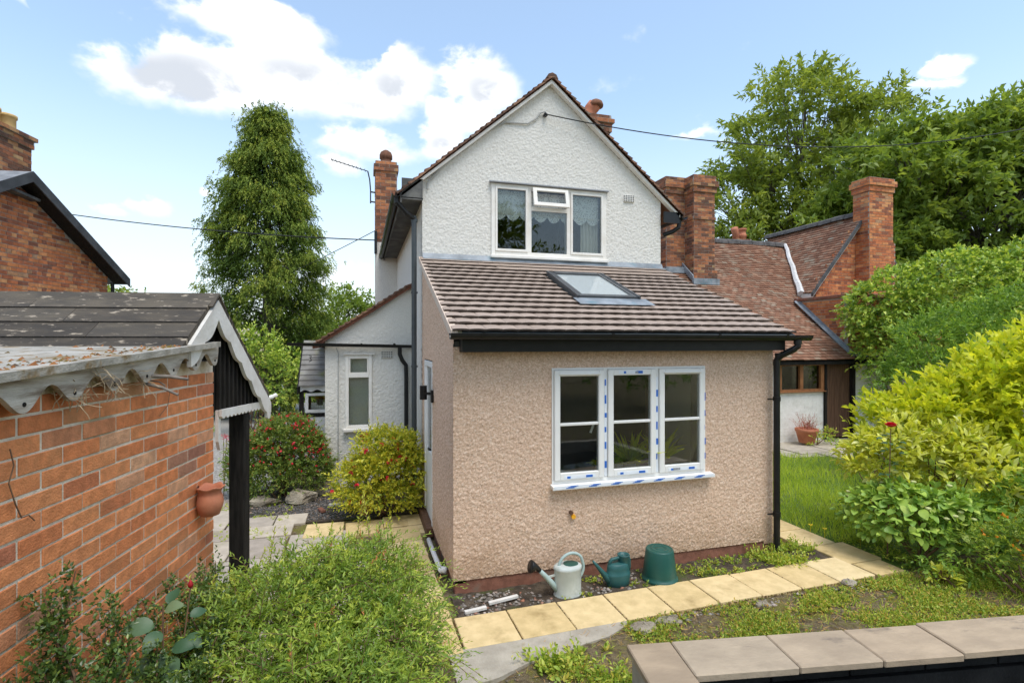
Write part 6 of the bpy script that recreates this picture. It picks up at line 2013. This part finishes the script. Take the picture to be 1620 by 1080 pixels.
# rose with large grey-green leaves near the wall
rose = thing('rose_plant', 'rose with large grey-green leaves and one red bud by the brick wall', 'rose', (-.84, 2.62, 0))
rc = Vector((-.84, 2.62, 0))
MB().tube([rc, rc + Vector((.0, .02, .6)), rc + Vector((-.01, .05, 1.12))], [.008, .007, .004], 6).tube([rc + Vector((0, .02, .6)), rc + Vector((.06, .08, .9)), rc + Vector((.085, .10, 1.16))], [.005, .004, .003], 6).build('stem', MT['twig'], rose)
spots = [((-.03, .02, 1.04), (-.9, -.1, .1), .105), ((-.01, .02, 1.02), (-.3, -.8, -.35), .085), ((0, .04, 1.10), (.7, -.2, .25), .07), ((.01, .05, 1.12), (.2, .5, .4), .065), ((.01, .03, .90), (-.75, -.5, -.25), .115), ((.02, .02, .90), (.35, -.75, -.45), .10),
         ((.03, .03, .93), (.8, -.2, .1), .08), ((.07, .08, .95), (.7, -.5, -.2), .08), ((.02, .05, .82), (.5, -.6, -.3), .09), ((.0, .04, .8), (-.7, -.4, -.2), .09), ((.08, .1, 1.03), (.6, .3, .1), .06), ((.09, .09, .85), (.8, -.3, -.2), .085), ((.1, .1, .78), (.4, -.7, -.3), .08)]
single_leaves(rose, LM['rose'], [rc + Vector(a) for a, b, c in spots], [b for a, b, c in spots], [c * 1.25 for a, b, c in spots], .72, 5, up=[(random.gauss(0, .2), -.55, .9) for _ in spots])
MB().lathe([(.003, 0), (.011, .008), (.012, .018), (.006, .032), (.001, .04)], tuple(rc + Vector((.085, .10, 1.16))), 10).build('bud', MT['red_petal'], rose, True)

# ---------------------------------------------------------------- shrubs, right side
ivy_bl = [(11.9, 8.95, 3.15, 1.0, .7, .75), (12.9, 8.3, 3.5, 1.3, .9, .75), (14.3, 7.6, 3.6, 1.5, 1.0, .75), (11.6, 8.9, 2.3, .55, .5, .8), (12.4, 8.5, 2.2, .9, .7, .9), (13.6, 7.8, 2.4, 1.5, .9, 1.1), (11.2, 9.05, 3.0, .55, .45, .55), (11.35, 9.2, 2.0, .25, .25, .3), (12.35, 8.9, 1.2, .55, .45, .8), (15.8, 7.0, 3.2, 1.6, 1.2, 1.1)]
bush('ivy_mass', 'big mound of glossy ivy over the wall beside the plank door', 'ivy', (12.4, 9.2, 0), ivy_bl, 5200, 8, .115, .62, LM['ivy'], .24, droop=.35, rmin=.75, low=-.8, stems=10, jit=.3)
bush('green_shrub', 'mid green long-leaved shrub in front of the ivy', 'shrub', (9.6, 5.9, 0), [(9.4, 6.2, 2.0, .9, .7, .75), (10.2, 5.6, 2.2, .9, .8, .9), (9.0, 6.3, 1.3, .8, .7, .8), (10.2, 5.5, 1.2, 1.0, .8, .9), (11.3, 5.0, 2.1, .9, .8, .9)], 1700, 9, .115, .30, LM['shrub'], .26, droop=.2)
bush('lime_shrub', 'tall lime yellow-green shrub at the right edge', 'shrub', (6.95, 3.95, 0), [(7.0, 4.0, 1.55, .48, .42, .62), (6.75, 4.25, 1.5, .34, .34, .42), (7.3, 3.7, 1.25, .55, .5, .75), (6.95, 3.6, .8, .5, .4, .6), (7.45, 3.9, 1.9, .35, .35, .5), (6.45, 4.45, 1.30, .42, .36, .42), (6.75, 4.35, 1.2, .40, .36, .5), (6.15, 4.7, 1.15, .30, .30, .34)], 1150, 9, .115, .50, LM['lime'], .25, up=.6, droop=-.05, kind='oval')
# variegated shrub: the largest leaves are single pieces
vs_ = thing('variegated_shrub', 'cream and yellow variegated laurel-leaved shrub behind the hydrangea', 'shrub', (6.0, 4.2, 0))
vbl = [(5.95, 4.35, .95, .48, .42, .48), (6.25, 4.1, .95, .42, .42, .48), (5.75, 4.55, .85, .38, .36, .40), (6.3, 3.75, .75, .40, .36, .42)]
Pv, Nv, _ = shell(vbl, 340, .88, .1, -.25)
Dv = nrmz(Nv + rng.normal(0, .55, Nv.shape))
campos = np.array([0, 0, 2.3])
front = ((campos - Pv) * Nv).sum(1) > 0
single_leaves(vs_, LM['varieg'], Pv[front][:260], Dv[front][:260], rng.uniform(.09, .16, 260), .42, 7)
M = 620
P0, D, _ = shell(vbl, M, .5, .3, -.4)
P, LD, L, t = sprig_leaves(P0, nrmz(D + rng.normal(0, .4, D.shape)), .12, 6, .115, 1.0, .05, .3)
leaves('foliage', P, LD, L, L * .42, np.clip(rng.uniform(0, .9, len(P)), 0, 1), 'oval', LM['varieg'], vs_)['kind'] = 'stuff'
sm = MB()
for q in range(10):
    b_ = vbl[q % 4]
    twigs(sm, (6.0, 4.2, 0), [(b_[0] + random.uniform(-.3, .3), b_[1] + random.uniform(-.3, .3), b_[2] + .2)], .014, .004, .05)
sm.build('stem', MT['twig'], vs_)
# hydrangea
hy = thing('hydrangea', 'broad-leaved green hydrangea with pale flower buds beside the path end', 'hydrangea', (5.45, 4.0, 0))
hbl = [(5.42, 4.02, .48, .34, .32, .34), (5.68, 3.82, .45, .30, .30, .36), (5.32, 4.28, .42, .28, .28, .30), (5.85, 3.65, .40, .26, .26, .32)]
Ph, Nh, _ = shell(hbl, 420, .90, .15, -.45)
fr_m = ((campos - Ph) * Nh).sum(1) > -.05
Dh = nrmz(Nh * np.array([1, 1, .4]) + np.array([0, 0, -.25]) + rng.normal(0, .4, Nh.shape))
single_leaves(hy, LM['hydrangea'], Ph[fr_m][:270], Dh[fr_m][:270], rng.uniform(.08, .135, 270), .78, 7)
P0, D, _ = shell(hbl, 420, .4, .2, -.6)
P, LD, L, t = sprig_leaves(P0, D, .08, 4, .085, 1.0, .2, .3)
leaves('foliage', P, LD, L, L * .7, rng.uniform(0, .6, len(P)), 'oval', LM['hydrangea'], hy)['kind'] = 'stuff'
Pb, Nb, _ = shell(hbl, 26, .98, .3, 0)
for p in Pb:
    MB().lathe([(.004, -.02), (.02, -.006), (.026, .002), (.022, .010), (.008, .014)], tuple(p + np.array([0, 0, .05])), 10).build('flower_bud', bpy.data.materials.get('pale bud') or surf('pale bud', (.48, .50, .20), (.60, .60, .30), 60, .8, .5, 150), hy)
sm = MB()
for q in range(8):
    b_ = hbl[q % 4]
    twigs(sm, (5.55, 3.98, 0), [(b_[0] + random.uniform(-.2, .2), b_[1] + random.uniform(-.2, .2), b_[2] + .2)], .010, .004, .04)
sm.build('stem', MT['twig'], hy)

# red rose above the hydrangea
rr = thing('red_rose', 'single deep red rose bloom on a tall stem above the hydrangea', 'rose', (5.35, 4.15, 0))
fh = Vector((5.40, 4.15, 1.40))
MB().tube([(5.35, 4.15, 0), (5.38, 4.15, .8), (5.40, 4.15, 1.38)], [.008, .006, .004], 6).build('stem', MT['twig'], rr)
for k in range(22):
    a_ = k * 2.4
    tl = .15 + .95 * k / 22
    d = Vector((math.cos(a_) * math.sin(tl), math.sin(a_) * math.sin(tl), math.cos(tl)))
    me = leaf_mesh('oval', LM['petal_red'], random.random(), .058 + .016 * k / 22, 1.25)
    o = link('petal', me, rr)
    side = d.cross(Vector((0, 0, 1)))
    side = side.normalized() if side.length > 1e-3 else Vector((1, 0, 0))
    nn = side.cross(d)
    Mx = Matrix((d, side, nn)).transposed().to_4x4()
    Mx.translation = fh - off(rr) + Vector((0, 0, -.01))
    o.matrix_local = Mx
n_ = 34
Pz = np.stack([np.full(n_, 5.39), np.full(n_, 4.15), rng.uniform(.75, 1.32, n_)], 1)
Dz = rng.normal(0, 1, (n_, 3)); Dz[:, 2] = abs(Dz[:, 2]) * .3
single_leaves(rr, LM['rose'], Pz + nrmz(Dz) * rng.uniform(.02, .10, (n_, 1)), Dz, rng.uniform(.055, .09, n_), .75, 5)

# young rose in front of the door
yr = thing('young_rose', 'sparse leggy rose with pale leaves in front of the plank door', 'rose', (7.6, 6.2, 0))
sm = MB()
pts_, dirs_ = [], []
for k in range(9):
    tip_ = Vector((7.6 + random.uniform(-.75, .75), 6.2 + random.uniform(-.4, .4), random.uniform(.6, 1.15)))
    mid = Vector((7.6, 6.2, 0)).lerp(tip_, .5) + Vector((0, 0, .15))
    sm.tube([(7.6, 6.2, 0), mid, tip_], [.009, .006, .003], 5)
    for q in range(16):
        t = random.uniform(.35, 1)
        p = mid.lerp(tip_, t)
        d = Vector((random.gauss(0, 1), random.gauss(0, 1), random.gauss(.1, .4)))
        pts_.append(p + d.normalized() * .03); dirs_.append(d)
sm.build('stem', MT['twig'], yr)
single_leaves(yr, LM['hydrangea'], pts_, dirs_, [random.uniform(.06, .11) for _ in pts_], .75, 5)

# orange flowering plant at the lower right
of = bush('wallflower_plant', 'orange flowering plant at the lower right edge above the coping', 'plant', (5.75, 3.15, 0), [(5.72, 3.2, .34, .26, .22, .28), (5.9, 3.0, .36, .24, .24, .34), (5.62, 3.42, .30, .22, .2, .24)], 330, 9, .055, .25, LM['willow'], .14, up=.5)
flowers(of, [(5.72, 3.2, .40, .28, .24, .30), (5.9, 3.0, .45, .26, .26, .34)], 60, .034, LM['petal_orange'], hang=False)['kind'] = 'stuff'
bush('hosta_plant', 'small white-edged hosta tuft under the hydrangea', 'plant', (5.28, 3.55, 0), [(5.28, 3.55, .06, .12, .10, .08)], 26, 4, .075, .45, LM['varieg'], .04, kind='oval', rr=(.2, .8))
bush('edge_shrub', 'loose dark green shrub filling the bed behind the orange flowers', 'shrub', (6.2, 3.3, 0), [(6.25, 3.35, .5, .45, .4, .45), (6.6, 3.1, .6, .5, .4, .55), (5.6, 3.65, .22, .4, .25, .22)], 620, 8, .075, .35, LM['shrub'], .18)

# heather in the cottage pot
he = thing('heather', 'pink and rusty heather growing in the terracotta pot', 'plant', (9.55, 9.25, .31))
M = 90
P0 = np.array([9.55, 9.25, .32]) + rng.normal(0, .07, (M, 3)) * np.array([1, 1, .1])
D = nrmz(np.array([0, 0, 1.0]) + rng.normal(0, .55, (M, 3)))
P, LD, L, t = sprig_leaves(P0, D, .36 * rng.uniform(.5, 1.2, M), 14, .032, .7, .0, .2)
leaves('sprig', P, LD, L, L * .45, rng.uniform(0, 1, len(P)), 'blade', LM['heather'], he)
bush('pot_weeds', 'green weeds at the foot of the terracotta pot', 'weeds', (9.75, 9.05, 0), [(9.7, 9.0, .08, .3, .15, .14), (10.0, 9.15, .15, .15, .15, .2)], 70, 7, .06, .45, LM['weed'], .12, stems=2)

# ---------------------------------------------------------------- lawn, weeds, gravel, rubble
def inside_poly(x, y, poly):
    c = np.zeros(len(x), bool)
    n = len(poly)
    for i in range(n):
        x1, y1 = poly[i]; x2, y2 = poly[(i + 1) % n]
        cond = ((y1 > y) != (y2 > y)) & (x < (x2 - x1) * (y - y1) / (y2 - y1 + 1e-12) + x1)
        c ^= cond
    return c
lawn_poly = [(5.24, 4.55), (6.0, 4.6), (8.5, 5.2), (10.8, 6.6), (11.6, 8.0), (8.4, 8.4), (5.2, 8.9), (5.20, 5.2)]
n_ = 42000
X = rng.uniform(5.2, 11.6, n_); Y = rng.uniform(4.5, 8.9, n_)
k = inside_poly(X, Y, lawn_poly) & (rng.uniform(0, 1, n_) < np.clip(1.5 - .10 * np.hypot(X, Y), .2, 1))
X, Y = X[k], Y[k]
n_ = len(X)
patch = .5 + .5 * np.sin(X * 2.1 + 1.3 * np.sin(Y * 1.7)) * np.sin(Y * 2.6 + X)
Dg = np.stack([rng.normal(0, .38, n_), rng.normal(0, .38, n_), np.ones(n_)], 1)
Lg = rng.uniform(.06, .17, n_) * (.6 + 1.0 * patch)
o = leaves('lawn_grass', np.stack([X, Y, np.zeros(n_)], 1), Dg, Lg, np.full(n_, .007), np.clip(.25 + .4 * patch + rng.uniform(-.25, .35, n_), 0, 1), 'strap', LM['grass'], None, roll=3)
tag(o, 'long bright green lawn grass right of the house', 'grass', kind='stuff')


def weeds(name, lab, area, M, h, leaf, mat, rr=(0, 1), dens=None, kind='blade', k=7):
    n = M * 4
    X = rng.uniform(area[0], area[1], n); Y = rng.uniform(area[2], area[3], n)
    f = np.sin(X * 5.1 + 2 * np.sin(Y * 4.3)) * np.sin(Y * 6.7 + X * 2.2) + rng.normal(0, .4, n)
    keep = f > .15
    if dens is not None:
        keep &= dens(X, Y)
    X, Y = X[keep][:M], Y[keep][:M]
    M = len(X)
    D = np.stack([rng.normal(0, .6, M), rng.normal(0, .6, M), np.full(M, .8)], 1)
    P, LD, L, t = sprig_leaves(np.stack([X, Y, np.full(M, .005)], 1), D, h * rng.uniform(.3, 1.2, M), k, leaf, 1.1, .1, .3, .1)
    P[:, 2] = np.maximum(P[:, 2], .01)
    o = leaves(name, P, LD, L, L * .5, rng.uniform(rr[0], rr[1], len(P)), kind, mat)
    tag(o, lab, 'weeds', kind='stuff')
weeds('bed_weeds', 'green weeds in the soil strip below the pink wall', (1.75, 4.75, 4.26, 4.62), 260, .07, .034, LM['weed'], (.1, .9))
weeds('corner_weeds', 'lush green weeds at the foot of the black downpipe', (4.0, 4.75, 4.27, 4.75), 330, .15, .042, LM['weed'], (.2, .85))
weeds('moss_weeds', 'low mossy weeds between the path and the pond', (1.2, 6.4, 2.75, 3.80), 6500, .06, .027, LM['weed'], (0, 1), dens=lambda x, y: (y > 2.9 + (x - 1.6) * -.17) & (y < 3.72 + .02 * x) & ((x > 2.0) | (y < 3.45)))
weeds('pond_side_weeds', 'taller weeds beside the left end of the pond coping', (1.15, 1.75, 2.75, 3.5), 150, .14, .05, LM['weed'], (.2, .85), kind='oval')
weeds('path_edge_weeds', 'weeds growing over the right end of the path', (5.0, 5.7, 3.4, 4.7), 260, .13, .04, LM['weed'], (.1, .8), dens=lambda x, y: (x > 5.28) | (y < 3.80))
weeds('patio_moss', 'grass and moss in the joints of the patio by the post', (-2.6, -.9, 6.6, 8.2), 260, .05, .03, LM['grass'], (.2, .9))
weeds('verge_grass', 'grass along the edge of the gravel drive', (-7, -1.0, 12.5, 15), 500, .16, .07, LM['grass'], (.1, .8), dens=lambda x, y: (x < -3.6) | (x > -1.1))
n_ = 5200
X = rng.uniform(1.0, 6.6, n_); Y = rng.uniform(2.6, 3.8, n_)
Dg = np.stack([rng.normal(0, 1, n_), rng.normal(0, 1, n_), np.abs(rng.normal(0, .22, n_))], 1)
o = leaves('dry_grass', np.stack([X, Y, np.full(n_, .012)], 1), Dg, rng.uniform(.02, .09, n_), np.full(n_, .0035), rng.uniform(0, 1, n_), 'strap',
           leaf_mat('dry grass', G((.26, .17, .06), (.36, .26, .10), (.22, .22, .05), (.18, .26, .05)), .1, .8), None, roll=2)
tag(o, 'matted dry grass and litter on the earth before the pond', 'litter', kind='stuff')
yp = thing('yellow_poppies', 'a few yellow poppy flowers at the right edge of the path', 'flowers', (4.95, 5.2, 0))
for (x, y) in ((4.95, 5.35), (5.17, 4.95), (5.22, 4.80), (5.4, 4.5)):
    me = MB()
    for q in range(4):
        a_ = q * math.pi / 2
        me.add([(x, y, .10), (x + .022 * math.cos(a_ - .6), y + .022 * math.sin(a_ - .6), .11), (x + .030 * math.cos(a_), y + .030 * math.sin(a_), .118), (x + .022 * math.cos(a_ + .6), y + .022 * math.sin(a_ + .6), .11)], [(0, 1, 2, 3)])
    me.tube([(x, y, 0), (x, y, .10)], .002, 4)
    me.build('poppy', bpy.data.materials.get('yellow petal') or surf('yellow petal', (.80, .55, .02), (.85, .62, .04), 30, .6), yp)


def rubble(name, lab, area, M, smin, smax, mat, z=.0, dens=None, cat='rubble'):
    V0 = np.array([(1, 0, -.3), (-.5, .87, -.3), (-.5, -.87, -.3), (.5, .87, .25), (-1, 0, .3), (.5, -.87, .3), (0, 0, .75)], float)
    F0 = np.array([(0, 3, 5), (3, 0, 1), (3, 1, 4), (4, 1, 2), (5, 4, 2), (5, 2, 0), (3, 6, 5), (3, 4, 6), (4, 5, 6)], int)
    X = rng.uniform(area[0], area[1], M); Y = rng.uniform(area[2], area[3], M)
    if dens is not None:
        k = dens(X, Y); X, Y = X[k], Y[k]; M = len(X)
    s = rng.uniform(smin, smax, M) * rng.uniform(.5, 1, M)
    a = rng.uniform(0, 6.28, M)
    V = V0[None] * (1 + rng.normal(0, .22, (M, 7, 1))) * s[:, None, None] * np.array([1, .75, .55])
    c, sn = np.cos(a)[:, None], np.sin(a)[:, None]
    VX = V[..., 0] * c - V[..., 1] * sn + X[:, None]; VY = V[..., 0] * sn + V[..., 1] * c + Y[:, None]
    VZ = V[..., 2] + z + s[:, None] * .12
    me = fast_mesh(name, np.stack([VX, VY, VZ], -1).reshape(-1, 3), (F0[None] + (np.arange(M) * 7)[:, None, None]).reshape(-1, 3), mat, np.repeat(rng.uniform(0, 1, M), 7))
    tag(link(name, me), lab, cat, kind='stuff')
rubble('slate_chippings', 'dark slate chippings in the bed beside the fuchsias', (-1.6, .2, 7.0, 8.3), 5200, .012, .026, MT['slate_chip'], .004, dens=lambda x, y: y > 7.05 - .12 * x)
MT['rubble'] = surf('mixed rubble', (.8, .8, .8), (1.1, 1.1, 1.1), 20, .95, .4, 60, rnd='attr', rstops=[(0, (.14, .12, .10)), (.4, (.26, .23, .20)), (.75, (.38, .34, .30)), (.9, (.34, .15, .09)), (1, (.55, .52, .48))])
rubble('wall_rubble', 'broken stones and mortar in the soil strip below the pink wall', (.82, 2.6, 4.25, 4.60), 420, .012, .036, MT['rubble'], .008)
rubble('edge_rubble', 'broken stones along the front edge of the yellow path', (1.75, 5.0, 3.70, 3.80), 230, .012, .040, MT['rubble'], .0)
rubble('soil_pebbles', 'scattered pebbles in the mossy earth before the pond', (.7, 5.4, 2.95, 3.75), 700, .005, .014, MT['rubble'], .003)
rubble('drive_gravel', 'loose pale gravel covering the drive', (-3.4, -1.2, 8.2, 13.0), 6500, .010, .022, surf('pale gravel stone', (.8, .8, .8), (1.1, 1.1, 1.1), 30, .9, 0, rnd='attr', rstops=[(0, (.20, .19, .175)), (.5, (.38, .36, .33)), (1, (.60, .58, .54))]), .003)


def rock(x, y, z, sx, sy, sz, lab):
    n, m_ = 14, 9
    ph = [random.uniform(0, 6) for _ in range(6)]
    mb = MB()
    prof = []
    vs2, fs2 = [], []
    for i in range(m_):
        el_ = -math.pi / 2 + math.pi * i / (m_ - 1)
        for k in range(n):
            t = 2 * math.pi * k / n
            q = 1 + .16 * math.sin(3 * t + ph[0] + 2 * el_) + .12 * math.sin(5 * t + ph[1]) * math.cos(2 * el_) + .10 * math.sin(4 * el_ + ph[2] + t)
            vs2.append((x + sx * q * math.cos(el_) * math.cos(t), y + sy * q * math.cos(el_) * math.sin(t), z + sz * q * math.sin(el_)))
    for i in range(m_ - 1):
        for k in range(n):
            fs2.append((i * n + k, i * n + (k + 1) % n, (i + 1) * n + (k + 1) % n, (i + 1) * n + k))
    mb.add(vs2, fs2)
    tag(mb.build('rock', MT['rock'], None), lab, 'rock')
rock(-.83, 7.92, .08, .20, .12, .11, 'large pale rock at the foot of the red fuchsia')
rock(-.58, 8.25, .12, .16, .10, .14, 'rock tucked between the fuchsia and the white wing corner')
rock(-1.30, 7.95, .05, .18, .10, .08, 'flat dark rock under the left of the fuchsia')
rock(2.42, 3.70, .02, .11, .05, .04, 'jagged stone under the middle of the path edge')
rock(2.16, 3.66, .02, .12, .06, .045, 'broken concrete lump beside the footing end')
rock(3.35, 3.70, .02, .07, .04, .03, 'small grey stone under the path edge farther right')
rock(4.42, 3.80, .02, .09, .05, .035, 'grey stone near the right end of the path edge')
bk = MB().tube([(.06, 7.18, 0), (.06, 7.18, .30)], .075, 14)
tag(bk.build('clay_gully', MT['terracotta'], None), 'short clay pipe standing by the golden fuchsia', 'pipe')
for i, (x, y, a_, lab) in enumerate(((-.33, 7.62, .4, 'white broken bar lying on the slate chippings'), (-.5, 7.42, 1.9, 'broken red brick piece on the slate chippings'))):
    m = MB().box(-.09, .09, -.03, .03, 0, .035, .005)
    o = m.build('broken_piece', MT['white_board'] if i == 0 else MT['plinth_brick'])
    o.location = (x, y, .015); o.rotation_euler = (0, .05, a_)
    tag(o, lab, 'debris')

# house plants behind the front window
def houseplant(name, lab, x, y, z, n, L, w, mat, spread):
    root = thing(name, lab, 'plant', (x, y, z))
    MB().lathe([(.05, 0), (.065, .10), (.07, .11), (.06, .11), (.05, .09)], (x, y, z), 16).build('pot', MT['room_light'], root, True)
    D = np.stack([rng.normal(0, spread, n), rng.normal(0, spread, n), np.full(n, .8)], 1)
    leaves('leaf', np.tile(np.array([x, y, z + .10]), (n, 1)) + rng.normal(0, .015, (n, 3)), D, L * rng.uniform(.6, 1.1, n), np.full(n, L * w), rng.uniform(.2, 1, n), 'strap', mat, root, bend=.25)
n_ = 5200
X = rng.uniform(3.6, 6.8, n_); Y = rng.uniform(2.4, 3.7, n_)
k = rng.uniform(0, 1, n_) < np.clip((X - 3.4) / 2.2, 0, 1) * (.5 + .5 * np.sin(X * 4 + Y * 5))
X, Y = X[k], Y[k]; n_ = len(X)
o = leaves('edge_grass', np.stack([X, Y, np.zeros(n_)], 1), np.stack([rng.normal(0, .5, n_), rng.normal(0, .5, n_), np.ones(n_)], 1), rng.uniform(.04, .11, n_), np.full(n_, .006), rng.uniform(0, .9, n_), 'strap', LM['grass'], None, roll=3)
tag(o, 'short grass behind the right part of the pond coping', 'grass', kind='stuff')
houseplant('yucca_plant', 'spiky green house plant behind the middle casement', 2.76, 4.95, .90, 40, .52, .10, LM['lime'], .55)
houseplant('palm_plant', 'spiky green house plant behind the right casement', 3.12, 4.97, .90, 40, .55, .10, LM['lime'], .6)
houseplant('fern_plant', 'low bushy fern behind the middle casement', 2.62, 4.97, .90, 60, .14, .16, LM['grass'], .9)
houseplant('cress_plant', 'small pale green plant at the left of the middle casement', 2.42, 4.97, .90, 50, .14, .28, LM['lime'], .9)
houseplant('hanging_basket', 'basket of red flowers behind the porch window', -.70, 9.92, 1.16, 70, .12, .3, LM['petal_orange'], 1.2)
